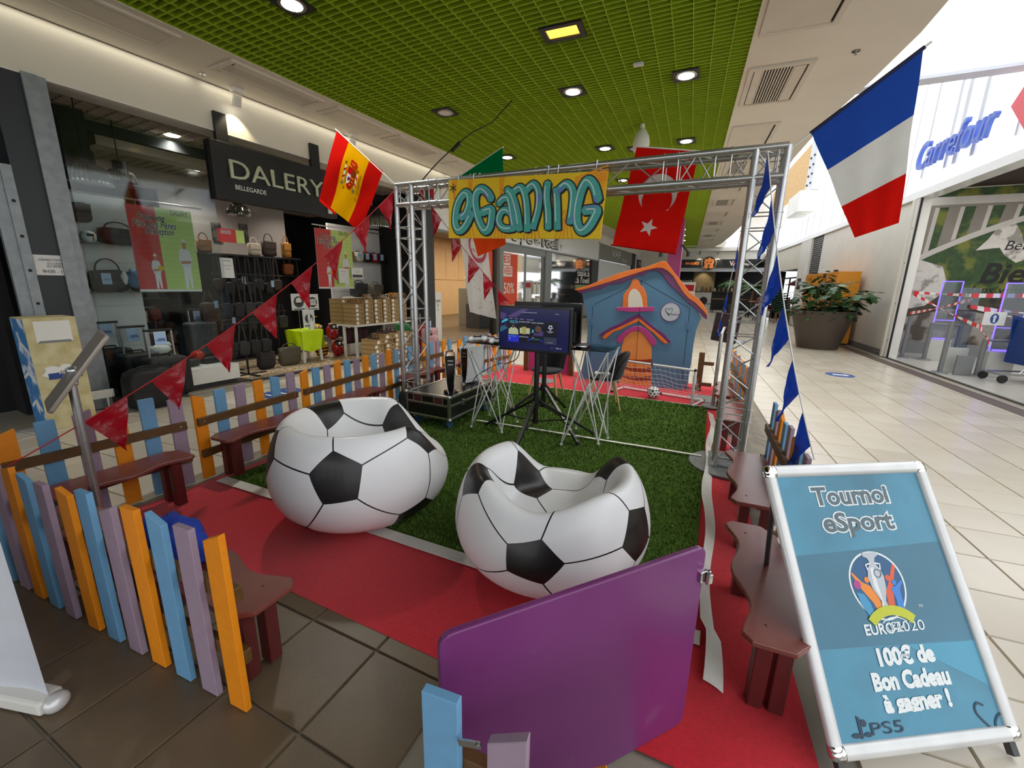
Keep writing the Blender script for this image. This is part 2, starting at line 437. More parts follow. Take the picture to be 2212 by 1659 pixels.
# ceiling grilles and access panels
M_gril = mat('grille_paint', (216, 209, 196), 0.6, noise=(3, 0.05))
M_gap = mat('dark_gap', (34, 30, 26), 0.9)
def grille(cx, cy, ang, w, l, slotted, label, group, slats_along=True):
    """w across the strip, l along it; hangs a little under the plaster"""
    t = thing('ceiling_grille' if slotted else 'access_panel', label, 'grille' if slotted else 'hatch', (cx, cy, ZC), -math.radians(ang), group)
    f = B(); fw = 0.05
    for sx in (-1, 1): f.box((sx * (w / 2 - fw / 2), 0, -.012), (fw, l, .022)); f.box((0, sx * (l / 2 - fw / 2), -.012), (w - 2 * fw, fw, .022))
    f.build('frame', M_gril, t)
    B().box((0, 0, -.003), (w - .08, l - .08, .004)).build('shadow_gap', M_gap, t)
    iw, il = w - 2 * fw - .02, l - 2 * fw - .02
    if not slotted: B().box((-.012, .012, -.009), (iw, il, .014)).build('panel', M_gril, t)
    else:
        k = 11; p = None
        B().box((-iw * .42, 0, -.009), (iw * .16, il, .014)).build('panel', M_gril, t); B().box((iw * .38, 0.01, -.009), (iw * .22, il - .02, .014)).build('panel', M_gril, t)
        x0, x1 = -iw * .32, iw * .25
        for i in range(k):
            x = lerp(x0, x1, i / (k - 1))
            if p is None: p = B().box((0, 0, -.01), ((x1 - x0) / k * .5, il, .012)).build('slat', M_gril, t); p.location = (x, 0, 0)
            else: part(p, 'slat', t, (x, 0, 0))
    return t
ry = [(4.7, .62, 0), (6.15, 1.02, 1), (7.95, 1.1, 0), (9.75, 1.05, 1), (11.5, 1.0, 0), (13.4, 1.0, 1), (15.4, 1.0, 0), (17.4, 1.0, 1), (19.4, 1.0, 0), (21.4, 1.0, 1), (23.3, 1.0, 0)]
for i, (y, l, s_) in enumerate(ry):
    w = .6
    o = 'first second third fourth fifth sixth seventh eighth ninth tenth eleventh'.split()[i]
    grille(Rg(y) + .05 + w / 2, y, -3.3, w, l, s_, ('slotted white vent grille in the right ceiling strip, %s fitting from the camera' if s_ else 'plain white access hatch in the right ceiling strip, %s fitting from the camera') % o, 'fittings along the right ceiling strip')
ly = [(2.0, 1.75, 0), (3.9, 1.15, 1), (5.2, 1.05, 0), (6.35, 1.0, 1), (8.0, 1.2, 0)]
for i, (y, l, s_) in enumerate(ly):
    w = .42
    o = 'nearest,second,third,fourth,farthest'.split(',')[i]
    grille(Lg(y) - .1 - w / 2, y, 2.9, w, l, s_, ('slotted vent grille in the ceiling strip above the bag shop, %s in that row' if s_ else 'plain hatch in the ceiling strip above the bag shop, %s in that row') % o, 'fittings along the left ceiling strip')

# downlights
dl = [(-3.47, 2.96, 1), (-.55, 5.53, 1), (-1.8, 5.43, 1), (-3.57, 5.37, 0), (-3.69, 7.54, 1), (-1.94, 7.69, 1), (-1.46, 7.9, 0), (-.68, 7.8, 1), (-2.09, 10.0, 1), (-.95, 10.6, 1), (-1.41, 18.89, 1), (-1.54, 21.01, 1), (-1.68, 23.23, 1)]
dn = ['nearest of all, cut by the top of the picture', 'right of the yellow lamp', 'behind the yellow lamp', 'unlit, left of the yellow lamp', 'above the green flag', 'left of the dome camera', 'unlit, just behind the dome camera', 'right of the dome camera', 'beyond the banner, seen through the truss', 'behind the crescent flag', 'first of the three far dots', 'middle of the three far dots', 'last of the three far dots']
def downlight(x, y, on, lab):
    t = thing('downlight', 'round downlight in a black square, ' + lab, 'lamp', (x, y, ZC), 0, 'downlights in the green ceiling')
    b = B(); s_ = .135
    for sx in (-1, 1): b.box((sx * s_ * .82, 0, -.004), (s_ * .36, s_ * 2, .012)); b.box((0, sx * s_ * .82, -.004), (s_ * 1.3, s_ * .36, .012))
    b.build('mounting_plate', M_black, t)
    B().lathe([(.085, -.012), (.1, -.014), (.115, -.008), (.115, .0), (.085, .0)], 28).build('trim_ring', M_steel, t, True)
    B().lathe([(.0, -.0142), (.05, -.0142), (.083, -.0135)], 24).build('lens', M_lamp if on else M_lampoff, t, True)
    if on and y < 12:
        L = bpy.data.lights.new('downlight_beam', 'SPOT'); L.energy = DOWNLIGHT_W; L.spot_size = 1.9; L.spot_blend = .7; L.shadow_soft_size = .08; L.color = (1, .95, .87)
        lo = bpy.data.objects.new('beam', L); COL.objects.link(lo); lo.parent = t; lo.location = (0, 0, -.05)
for (x, y, on), lab in zip(dl, dn): downlight(x, y, on, lab)
# square yellow lamp
t = thing('square_downlight', 'rectangular yellow-glowing recessed lamp in the green ceiling', 'lamp', (-1.52, 4.22, ZC), .06)
b = B()
for sx in (-1, 1): b.box((sx * .17, 0, -.008), (.05, .25, .02)); b.box((0, sx * .105, -.008), (.3, .045, .02))
b.build('frame', M_black, t)
B().box((0, 0, 0.0), (.32, .19, .006)).build('diffuser', mat('yellow_diffuser', (235, 190, 80), .4, emit=((250, 196, 80), 1.3), noise=(6, .1)), t)
# small hatch
B().box((0, 0, 0), (.1, .06, .02)).build('signal_box', M_mull).location = (-.98, 5.05, ZC - .02)
tag(bpy.data.objects['signal_box'], 'tiny pale box on the green ceiling right of the yellow lamp', 'detector')

# ------------------------------------------------------------------ left facade
b = B(); LF.box(b, -9, 5.3, 0, .28, 3.1, 3.59); LF.box(b, 5.3, 30, 0.0, .28, 3.18, 3.59)
tag(b.build('wall_left', M_cream), 'cream bulkhead wall over the left shop fronts', kind='structure')
b = B(); LF.box(b, -9, 5.3, -.004, .284, 3.085, 3.1)
tag(b.build('trim_2', M_white), 'white edging under the left bulkhead', kind='structure')
# cove light that washes the bulkhead from the ceiling joint
for k in range(3):
    L = bpy.data.lights.new('cove_light', 'AREA'); L.shape = 'RECTANGLE'; L.size = 4.6; L.size_y = .03; L.energy = 2.2; L.color = (1, .93, .78)
    lo = bpy.data.objects.new('cove_light', L); COL.objects.link(lo); p = LF.P(-1 + k * 4.7, -.06, 3.59); lo.location = p
    lo.rotation_euler = (0, 0, pi / 2 - math.radians(2.9))
    tag(lo, 'slim light strip in the ceiling joint', 'light')
# dark pillar left of the bag shop and its galvanised post
b = B(); LF.box(b, -.29, -.1, 0, .5, 0, 3.1)
tag(b.build('pillar', M_anthracite, bevel=.004), 'anthracite clad pillar left of the bag shop entrance', kind='structure')
b = B(); LF.box(b, -.1, .0, -.03, .03, 0, 3.1); LF.box(b, -.02, .06, -.01, .05, 0, 3.1)
tag(b.build('trim_3', M_galv), 'galvanised shutter post beside the anthracite pillar', kind='structure')
b = B(); LF.box(b, -.44, -.36, .0, .05, 0, 2.6); LF.box(b, -.36, -.29, -.02, .04, 0, 2.3)
o = tag(b.build('trim_4', M_galv), 'galvanised shutter rail at the left edge', kind='structure')
h_ = B()
for z in (1.1, 1.4, 1.7, 2.0): h_.lathe([(.0, 0), (.014, .001), (.014, 0)], 10, LF.P(-.325, -.021, z), Matrix.Rotation(pi / 2, 3, 'Y'))
h_.build('bolt_hole', M_ink, o)
b = B(); LF.box(b, -9, -.44, .6, .65, 0, 3.1)
tag(b.build('wall_left_near', M_black), 'dark shop opening at the left edge', kind='structure')
# ------------------------------------------------------------------ carpet, turf, markings
M_red = mat('red_carpet', (222, 30, 48), 0.95, spec=0.1, noise=(60, 0.14), bump=(400, 0.5), sheen=0.3)
M_turf = mat('turf_backing', (84, 112, 44), 0.95, spec=0.05, noise=(45, 0.3), bump=(300, 0.8))
M_blade = [mat('grass_blade_%d' % i, c, 0.7, spec=0.2, noise=(20, 0.1)) for i, c in enumerate(((92, 124, 52), (110, 140, 66), (76, 106, 42)))]
M_tape = mat('white_tape', (228, 226, 218), 0.6, noise=(12, 0.06))
def cx(y): return .43 - .055 * (y - 1.2)
b = B(); ys = [1.05 + (6.45 - 1.05) * i / 18 for i in range(19)]
top = []
for i in range(18):
    a, c = ys[i], ys[i + 1]
    b.add([(-3.0, a, .004), (cx(a), a, .004), (cx(c), c, .004), (-3.0, c, .004)], [(0, 1, 2, 3)])
b.add([(-3.0, 1.05, 0), (cx(1.05), 1.05, 0), (cx(1.05), 1.05, .004), (-3.0, 1.05, .004)], [(0, 1, 2, 3)])
b.add([(cx(1.05), 1.05, 0), (cx(6.45), 6.45, 0), (cx(6.45), 6.45, .004), (cx(1.05), 1.05, .004)], [(0, 1, 2, 3)])
tag(b.build('carpet', M_red), 'bright red needle-felt carpet under the gaming stand', 'carpet')
turf = thing('artificial_turf', 'green artificial turf with white lines under the television', 'turf', (-1.42, 3.4, .005))
B().box((-1.42, 3.41, .009), (2.98, 3.58, .008)).build('backing', M_turf, turf, world=True)
b = B(); random.seed(3)
for i in range(52000):
    x = random.uniform(-2.9, .06); yy = random.random() ** 1.25; y = 1.63 + yy * 3.55
    a = random.uniform(0, 2 * pi); w = .0035 * (1 + (y - 1.6) * .35); h = random.uniform(.012, .022); ln = random.uniform(.2, .9) * h
    dx, dy = math.cos(a), math.sin(a); b.m = random.randrange(3)
    b.add([(x - dx * w, y - dy * w, .012), (x + dx * w, y + dy * w, .012), (x - dy * ln, y + dx * ln, .012 + h)], [(0, 1, 2)])
tag(b.build('grass_blades', M_blade, turf, world=True), kind='stuff')
def strip(path, w, z, name, par, m=M_tape, t=.003):
    b = B(); pl = ribbon(path, w); n = len(path)
    for i in range(n - 1):
        q = [pl[i], pl[i + 1], pl[2 * n - 2 - i], pl[2 * n - 1 - i]]
        b.prism(q, Matrix.Identity(4), t, z)
    return b.build(name, m, par, world=True)
strip([(-2.93, 1.575), (-2.2, 1.585), (-1.5, 1.575), (-.8, 1.58), (.1, 1.57)], .075, .012, 'front_border_tape', turf)
strip([(-2.0, 3.47), (-1.4, 3.5), (-.7, 3.51), (-.3, 3.525), (.05, 3.53)], .028, .031, 'halfway_line', turf)
strip([(-2.9, 5.2), (-1.4, 5.2), (.08, 5.2)], .02, .012, 'rear_border_tape', turf)
wv = B(); N_ = 40
def edge_fn(u, v):
    y = 1.36 + v * 3.55; wob = .012 * math.sin(v * 9) + .01 * math.sin(v * 23 + 1)
    x0 = .085 + wob + (.02 if y < 1.6 else 0); wd = .055 + .012 * math.sin(v * 14 + 2)
    return (x0 + u * wd, y, .034 - .028 * u + .012 * math.sin(v * 31 + u * 2) ** 2 * (1 - u))
wv.grid(edge_fn, 3, 60)
wv.build('edge_cloth', M_tape, turf, smooth=2, world=True)

# ------------------------------------------------------------------ picket fences
PK = {'o': mat('orange_paint', (244, 146, 16), 0.55, noise=(30, 0.06)), 'b': mat('sky_blue_paint', (112, 166, 205), 0.55, noise=(30, 0.06)), 'l': mat('lilac_paint', (164, 142, 160), 0.55, noise=(30, 0.06))}
M_screw = M_steel
def fence(label, A, D, cols, heights, slants, rails, group, pw=.076, inside=1, gapend=.05, first=.06, pitch=None, cat='fence', rail_m=None):
    """pickets from A to D; the rails run on the inner side"""
    A, D = Vector((A[0], A[1], 0)), Vector((D[0], D[1], 0)); d = (D - A); L = d.length; ang = math.atan2(d.y, d.x)
    t = thing('picket_fence', label, cat, A, ang, group)
    n = len(cols); pitch = pitch or (L - 2 * first) / max(1, n - 1)
    for i in range(n):
        x = first + i * pitch; h = heights[i % len(heights)]; s_ = slants[i % len(slants)]
        hl, hr = h - max(0, s_), h - max(0, -s_)
        F = Matrix(((1, 0, 0, x), (0, 0, -1, 0), (0, 1, 0, 0), (0, 0, 0, 1)))
        B().prism([(-pw / 2, .004), (pw / 2, .004), (pw / 2, hr), (-pw / 2, hl)], F, .02, -.01 if True else 0).build('picket', PK[cols[i]], t, bevel=.0015, seg=1)
    for (z, h) in rails:
        B().box((L / 2, inside * .024, z), (L - gapend, .026, h)).build('rail', M_brownwood, t, bevel=.002, seg=1)
    s_ = B()
    for (z, h) in rails:
        for xx in (gapend + .01, L - gapend - .01): s_.ell((xx, inside * .038, z), .005, .003, .005, 8, 4)
    s_.build('screws', M_screw, t)
    return t
RL = [(.19, .05), (.415, .052)]
# along the left
G = 'picket fence panels along the left side'
fence('first left fence panel of six pickets behind the bench nearest the corner', (-3.13, .66), (-3.06, 1.50), 'oblobl', [.6, .61, .63, .62, .63, .61], [.03, 0, .02, -.03, 0, .015], RL, G, inside=-1)
fence('second left fence panel beside the bench at the left ball chair', (-3.05, 1.51), (-3.13, 2.38), 'oblobl', [.6, .6, .61, .6, .61, .6], [-.03, 0, .015, 0, -.02, .0], RL, G, inside=-1)
fence('third left fence panel of twelve pickets up to the left truss tower', (-3.13, 2.40), (-3.27, 3.98), 'oblobloblobl', [.6, .61, .6, .62, .6, .6], [.02, -.02, 0, .02, 0, -.02, 0, .02], RL, G, inside=-1)
fence('fourth left fence panel beyond the left truss tower', (-3.27, 4.0), (-3.28, 5.0), 'bloblob', [.6, .6, .61], [0, .03, -.03, 0], RL, G, inside=-1)
fence('far left fence panel behind the console case and wire table', (-3.27, 5.1), (-2.95, 6.3), 'oblobloblo', [.58, .6, .6], [-.03, 0, .02, 0], RL, G, inside=-1)
# along the front, left of the gate
G = 'picket fence panels along the front'
fence('front fence panel ending in the big orange picket, left of the entrance', (-2.12, .575), (-1.18, .625), 'oblobl'[::-1].replace('x', '') if False else 'obloblo', [.6, .62, .6, .62, .63, .62, .638], [-.02, .0, .03, 0, -.03, 0, .035], RL, G, inside=1)
fence('front fence panel at the left edge of the picture, half hidden by the white banner', (-3.08, .54), (-2.16, .57), 'lobloblo'[:7], [.59, .61, .6], [.02, -.02, 0, .03], RL, G, inside=1)
# front, right of the gate (blue picket carries the latch)
fr = fence('front fence panel with a latch, in front of the purple gate', (-.43, .52), (.35, .60), 'bloblob'[:6], [.6, .575, .565, .55], [0, .04, .06, 0], RL, G, inside=1, first=.05, pitch=.135)
B().prism(ribbon([(0, 0), (.045, .012)], .014) , FR((.092, -.012, .52), (1, .0, .0), (0, 0, 1)), .004).ell((.13, -.016, .532), .006, .004, .006, 8, 4).build('latch', M_steel, fr, smooth=True)
# right side
G = 'picket fence panels along the right side'
fence('right fence panel in front of the right truss tower with the blue pennant end', (.49, 2.24), (.455, 3.3), 'lbolbolbo'[:8], [.58, .6, .6, .6], [.0, .03, -.03, 0], RL, G, inside=1)
fence('far right fence panel seen through the right truss tower', (.40, 4.3), (.30, 6.0), 'obloblobloblo', [.6, .59, .61], [.02, 0, -.02], RL, G, inside=1)

# ------------------------------------------------------------------ benches
M_bench = mat('maroon_gloss_paint', (128, 66, 58), 0.3, coat=0.3, noise=(14, 0.1))
M_bleg = mat('maroon_leg_paint', (98, 38, 36), 0.4, noise=(14, 0.12))
UPZ = .0045
def bench(label, c, ang, L, D, group, h=.3):
    """front edge wavy, faces local -y"""
    t = thing('bench', label, 'bench', (c[0], c[1], UPZ), ang, group)
    n = 22; pts = [(-L / 2 + .06, D / 2), (L / 2 - .06, D / 2), (L / 2, D / 2 - .05)]
    fr_ = []
    for i in range(n + 1):
        u = i / n; x = lerp(L / 2, -L / 2, u); y = -D / 2 + .022 * (1 - math.cos(u * 2 * pi * 2)) * 1.0
        if i == 0 or i == n: y += .03
        fr_.append((x, y))
    pts += fr_ + [(-L / 2, D / 2 - .05)]
    B().prism(pts, Matrix.Identity(4), .02, h - .02).build('seat', M_bench, t, bevel=.004, seg=2)
    for sx in (-1, 1):
        for sy in (-1, 1):
            B().box((sx * (L / 2 - .09), sy * (D / 2 - .07) + .01, (h - .02) / 2), (.055, .045, h - .02)).build('leg', M_bleg, t, bevel=.003, seg=1)
    B().box((0, .03, h - .045), (L - .2, .03, .05)).build('apron', M_bleg, t)
    s_ = B()
    for sx in (-1, 1): s_.ell((sx * (L / 2 - .09), -D / 2 + .08, h + .0005), .006, .006, .0015, 8, 4)
    s_.build('screws', M_bleg, t)
    return t
UPZ = .0045
G = 'maroon benches along the left fence'
for lab, c, a, L, D in (('maroon bench nearest the left corner, behind the tablet stand', (-2.86, 1.05), 0, .62, .24), ('maroon bench behind the left ball chair', (-2.93, 1.97), .03, .78, .24), ('maroon bench between the left ball chair and the truss tower', (-2.98, 2.83), .09, .78, .24), ('maroon bench behind the left truss tower', (-3.10, 4.06), .06, .74, .24), ('maroon bench behind the equipment case', (-3.09, 4.95), 0, .74, .22)):
    bench(lab, c, pi / 2 + a, L, D, G)
G = 'maroon benches along the front fence'
bench('maroon bench with the rounded end, right of the blue jacket', (-1.62, .76), pi, .78, .22, G)
bench('maroon bench behind the front fence at the far left', (-2.36, .73), pi, .64, .22, G)
G = 'maroon benches along the right fence'
for lab, c, a, L, D in (('maroon bench nearest the poster stand on the right', (.275, 1.66), .05, .74, .2), ('maroon bench in front of the right truss tower', (.30, 2.62), .02, .76, .24), ('maroon bench behind the right truss tower', (.24, 4.1), 0, .72, .22), ('maroon bench farthest back on the right, beside the goal', (.2, 4.95), 0, .7, .2)):
    bench(lab, c, -pi / 2 + a, L, D, G)
# blue jacket on the front bench
M_jkt = mat('royal_blue_fabric', (22, 62, 178), 0.7, noise=(25, 0.3), bump=(40, 0.5))
def blob(c, rx, ry, rz, seed, amp=.25, seg=28, rings=14, fl=True):
    b = B(); b.ell((0, 0, 0), 1, 1, 1, seg, rings); out = []
    for v in b.v:
        k = 1 + amp * noise.noise(v * 2.1 + Vector((seed, seed * .7, 0))) + amp * .5 * noise.noise(v * 5 + Vector((seed, 0, 3)))
        p = Vector((v.x * rx * k, v.y * ry * k, v.z * rz * k)) + Vector(c)
        if fl: p.z = max(p.z, c[2] - rz * .75)
        out.append(p)
    b.v = out; return b
t = thing('jacket', 'royal blue jacket lying crumpled on the front bench behind the pickets', 'jacket', (-1.80, .76, .312))
blob((0, 0, .06), .17, .09, .08, 3.1).build('body', M_jkt, t, smooth=2); blob((.15, .01, .04), .1, .045, .035, 7.7).build('sleeve', M_jkt, t, smooth=2)

# ------------------------------------------------------------------ purple gate
M_purple = mat('purple_lacquer', (122, 54, 116), 0.3, coat=0.25, noise=(2.5, 0.12), mix=((140, 100, 140), 5, 0.66, 0.85))
ga = math.atan2(1.2 - .6, .055 + .44); gl = math.hypot(.495, .6)
g = thing('gate', 'glossy purple gate panel standing open at the entrance', 'gate', (-.44, .6, 0), ga)
F = Matrix(((1, 0, 0, 0), (0, 0, -1, .009), (0, 1, 0, 0), (0, 0, 0, 1)))
B().prism([(x + gl / 2, y + .3225) for x, y in rrect(gl, .635, .03, 4)], F, .018).build('panel', M_purple, g, bevel=.004)
hb = B().box((gl - .005, -.012, .545), (.03, .012, .035)).box((gl + .012, -.02, .535), (.02, .01, .03)); hb.tube([(gl + .002, -.024, .525), (gl + .002, -.024, .57)], .006, 10); hb.build('hinge', M_chrome, g, bevel=.002)

# ------------------------------------------------------------------ truss portal
tr = thing('truss_portal', 'aluminium truss portal of two towers and a crossbeam over the turf', 'truss', (-1.25, 3.46, 0))
W_ = .175; CR = .021; BR = .0052
brace_cache = {}
def brace(a, b_, par, r=BR):
    B().tube([a, b_], r, 6, True).build('brace', M_alu, par, smooth=True, world=True)
def truss(name, o, ax, u, v, L, joints, label, step=.18):
    """four chords along ax from o; u, v span the square section"""
    o, ax, u, v = Vector(o), Vector(ax), Vector(u) * W_, Vector(v) * W_
    core = B(); sleeves = B()
    C4 = [o, o + u, o + u + v, o + v]
    j0 = B()
    for c in C4:
        for k in joints:
            j0.tube([c + ax * (k - .035), c + ax * (k + .035)], CR * 1.12, 12); j0.tube([c + ax * (k - .05), c + ax * (k - .042)], CR * 1.3, 12); j0.tube([c + ax * (k + .042), c + ax * (k + .05)], CR * 1.3, 12)
    body = B().tube([o + u * .5 + v * .5 + ax * (L / 2 - .01), o + u * .5 + v * .5 + ax * (L / 2 + .01)], .002, 4).build(name, M_alu, tr, world=True); tag(body, label); tag(j0.build('couplers', M_alu, body, smooth=True, world=True), kind='stuff')
    for c in C4: B().tube([c, c + ax * L], CR, 14).build('chord', M_alu, body, smooth=True, world=True)
    segs = [0] + list(joints) + [L]
    for i in range(4):
        p, q = C4[i], C4[(i + 1) % 4]
        for a, c in zip(segs[:-1], segs[1:]):
            a += .06; c -= .06
            if c - a < .08: continue
            n = max(2, round((c - a) / step)); n += n % 2
            for k in range(n):
                z0, z1 = a + (c - a) * k / n, a + (c - a) * (k + 1) / n
                s0, s1 = (p, q) if (k + i) % 2 == 0 else (q, p)
                brace(s0 + ax * z0, s1 + ax * z1, body)
            for z in (a - .012, c + .012): brace(p + ax * z, q + ax * z, body, BR * .9)
    return body
TX0, TX1, TY, TZ = -2.80, .14, 3.37, 2.23
truss('tower', (TX0, TY, .03), (0, 0, 1), (1, 0, 0), (0, 1, 0), TZ - .03, (.38, 1.02, 1.78), 'left truss tower')
truss('tower', (TX1, TY, .03), (0, 0, 1), (1, 0, 0), (0, 1, 0), TZ - .03, (.42, 1.04, 1.76), 'right truss tower')
truss('crossbeam', (TX0, TY, TZ - W_), (1, 0, 0), (0, 1, 0), (0, 0, 1), TX1 + W_ - TX0, (.42, .85, 1.45, 2.42, 2.75), 'crossbeam', .2)
for x0 in (TX0, TX1):
    bp = B().prism([(x + x0 + W_ / 2, y + TY + W_ / 2) for x, y in circ(0, 0, .27, .27, 28)], Matrix.Identity(4), .015, .012)
    bp.tube([(x0, TY, .03), (x0 + W_, TY, .03), (x0 + W_, TY + W_, .03), (x0, TY + W_, .03)], .014, 8, closed=True)
    bp.build('base_plate', M_grey, tr, world=True, bevel=.003)

# ------------------------------------------------------------------ flags
Fl = {k: cloth('flag_' + k, c) for k, c in dict(red=(212, 26, 20), yellow=(246, 178, 10), blue=(40, 78, 172), white=(226, 226, 220), green=(0, 118, 66), orange=(228, 78, 30)).items()}
M_print = {k: cloth('print_' + k, c, 0.2) for k, c in dict(red=(196, 24, 22), brown=(120, 60, 24), white=(232, 230, 224), purple=(96, 40, 116), grey=(120, 120, 86), gold=(206, 128, 24), dark=(60, 40, 30), pink=(214, 110, 128)).items()}
M_pole = mat('white_pole', (226, 226, 220), 0.4, noise=(9, 0.05))
def drape(P00, P10, P01, P11, amp, fr, seed, bow=0.0):
    """bilinear sheet between four corners with soft folds; u along the pole, v away from it"""
    P00, P10, P01, P11 = map(Vector, (P00, P10, P01, P11)); nrm = (P10 - P00).cross(P01 - P00).normalized()
    def f(u, v):
        p = P00 * (1 - u) * (1 - v) + P10 * u * (1 - v) + P01 * (1 - u) * v + P11 * u * v
        k = amp * min(1, v * 2.5)
        w = k * (math.sin((v * fr + .35 * u + seed) * 2 * pi) + .5 * math.sin((u * 2.3 + v * .8 + seed * 2) * 2 * pi)) + bow * math.sin(pi * v)
        return p + nrm * w
    return f
def band(f, u0, u1, v0, v1, m, par, name='stripe', nu=14, nv=14, off=0.0):
    b = B(); b.grid(lambda u, v: f(lerp(u0, u1, u), lerp(v0, v1, v)) + Vector((0, -off, 0)), nu, nv)
    return b.build(name, m, par, smooth=2, world=True)
def onflag(f, pts, m, par, name, off=.004, sub=2):
    """flat print laid on a draped sheet (pts in u,v), follows its folds front and back"""
    bm = bmesh.new(); vs = [bm.verts.new((p[0], p[1], 0)) for p in pts]; bm.faces.new(vs)
    bmesh.ops.triangulate(bm, faces=bm.faces[:])
    for _ in range(sub): bmesh.ops.subdivide_edges(bm, edges=bm.edges[:], cuts=1)
    bmesh.ops.triangulate(bm, faces=bm.faces[:])
    b = B(); b.v = [f(v.co.x, v.co.y) + Vector((0, -off, 0)) for v in bm.verts]
    bm.verts.index_update(); b.f = [tuple(v.index for v in fc.verts) for fc in bm.faces]; b.mi = [0] * len(b.f); bm.free()
    return b.build(name, m, par, smooth=2, world=True)
# France
t = thing('flag', 'blue white and red tricolour flag on a pole at the right truss tower', 'flag', (.34, 3.42, 2.24), 0, 'flags round the portal')
f = drape((.43, 3.42, 2.30), (.89, 3.40, 2.66), (.75, 3.42, 1.67), (.955, 3.42, 1.75), .012, 1.6, .2)
band(f, 0, 1, 0, .36, Fl['blue'], t); band(f, 0, 1, .36, .70, Fl['white'], t); band(f, 0, 1, .70, 1, Fl['red'], t)
B().tube([(.33, 3.42, 2.22), (.92, 3.40, 2.685)], .006, 10).build('pole', M_pole, t, True, world=True)
B().tube([(.425, 3.42, 2.297), (.895, 3.40, 2.665)], .011, 10).build('sleeve', mat('navy_hem', (18, 24, 62), .8, noise=(9, .1)), t, True, world=True)
# Spain
t = thing('flag', 'red and yellow striped flag with a crest beside the left truss tower', 'flag', (-2.84, 3.4, 2.25), 0, 'flags round the portal')
f = drape((-3.52, 3.40, 2.79), (-2.97, 3.40, 2.37), (-3.82, 3.38, 2.18), (-3.30, 3.40, 1.84), .012, .8, .5)
band(f, 0, .27, 0, 1, Fl['red'], t); band(f, .27, .72, 0, 1, Fl['yellow'], t); band(f, .72, 1, 0, 1, Fl['red'], t)
B().tube([(-2.80, 3.4, 2.22), (-3.54, 3.4, 2.80)], .005, 10).build('pole', M_pole, t, True, world=True)
band(drape((-3.82, 3.385, 2.19), (-3.62, 3.39, 2.05), (-3.80, 3.37, 2.15), (-3.60, 3.38, 2.01), 0, 0, 0), 0, 1, 0, 1, Fl['red'], t, 'hem', 4, 2)
cr = [([(.40, .42), (.60, .42), (.60, .62), (.56, .70), (.50, .72), (.44, .70), (.40, .62)], 'red'), ([(.40, .52), (.495, .52), (.495, .63), (.43, .67), (.40, .62)], 'white'),
      ([(.43, .56), (.47, .56), (.47, .62), (.43, .61)], 'purple'), ([(.505, .44), (.59, .44), (.59, .52), (.505, .52)], 'brown'), ([(.505, .53), (.595, .53), (.595, .56), (.505, .56)], 'gold'), ([(.505, .585), (.595, .585), (.595, .61), (.505, .61)], 'gold'), ([(.505, .635), (.575, .635), (.56, .66), (.505, .66)], 'gold'),
      ([(.42, .33), (.46, .31), (.50, .32), (.54, .31), (.58, .33), (.57, .40), (.43, .40)], 'red'), ([(.45, .345), (.55, .345), (.54, .375), (.46, .375)], 'gold'),
      ([(.325, .44), (.36, .44), (.36, .64), (.325, .64)], 'white'), ([(.64, .44), (.675, .44), (.675, .64), (.64, .64)], 'white'),
      ([(.315, .50), (.37, .46), (.37, .49), (.315, .53)], 'red'), ([(.315, .60), (.37, .56), (.37, .59), (.315, .63)], 'red'), ([(.63, .46), (.685, .50), (.685, .53), (.63, .49)], 'red'), ([(.63, .56), (.685, .60), (.685, .63), (.63, .59)], 'red'),
      ([(.315, .67), (.37, .67), (.37, .72), (.315, .72)], 'grey'), ([(.63, .67), (.685, .67), (.685, .72), (.63, .72)], 'grey'), ([(.325, .38), (.36, .38), (.36, .42), (.325, .42)], 'brown'), ([(.64, .38), (.675, .38), (.675, .42), (.64, .42)], 'brown'), (circ(.5, .57, .022, .022, 10), 'purple')]
for i, (p, c) in enumerate(cr):
    q = [(.495 + (a - .5) * .82, .26 + (d - .40) * 1.0) for a, d in p]
    onflag(f, q, M_print[c], t, 'crest', .004 + .0007 * i)
# Turkey
t = thing('flag', 'red flag with a white crescent and star hanging behind the crossbeam', 'flag', (-.5, 3.9, 2.4), 0, 'flags round the portal')
f = drape((-.72, 3.9, 2.47), (-.235, 3.9, 2.385), (-.865, 3.9, 1.71), (-.335, 3.9, 1.625), .008, 3.2, .1)
band(f, 0, 1, 0, 1, Fl['red'], t, 'sheet', 20, 40)
B().tube([(-.72, 3.905, 2.475), (-.23, 3.905, 2.39)], .006, 8).build('pole', M_pole, t, True, world=True)
B().tube([(-.88, 3.905, 1.705), (-.33, 3.905, 1.622)], .006, 8).build('hem', Fl['red'], t, True, world=True)
# crescent: white disc minus an offset disc, opening downwards
cxu, cyv = .52, .43; ro, ri = .30, .235; off = .075
outer = [(cxu + ro * math.cos(a), cyv - ro * .65 * math.sin(a)) for a in [math.radians(x) for x in range(-52, 233, 10)]]
inner = [(cxu + .01 + ri * math.cos(a), cyv + off * .9 - ri * .70 * math.sin(a)) for a in [math.radians(x) for x in range(-32, 213, 10)]]
k = len(inner)
for i in range(len(outer) - 1):
    a0, a1 = i / (len(outer) - 1) * (k - 1), (i + 1) / (len(outer) - 1) * (k - 1)
    def ip(a): j = min(int(a), k - 2); w = a - j; return (lerp(inner[j][0], inner[j + 1][0], w), lerp(inner[j][1], inner[j + 1][1], w))
    quad = [outer[i], outer[i + 1], ip(a1), ip(a0)]
    if i == 0: cb = B()
    cb.add([f(p[0], p[1]) + Vector((0, -.004, 0)) for p in quad], [(0, 1, 2, 3)])
cb.build('crescent', M_print['white'], t, smooth=2, world=True, merge=True)
sx_, sy_ = .50, .775
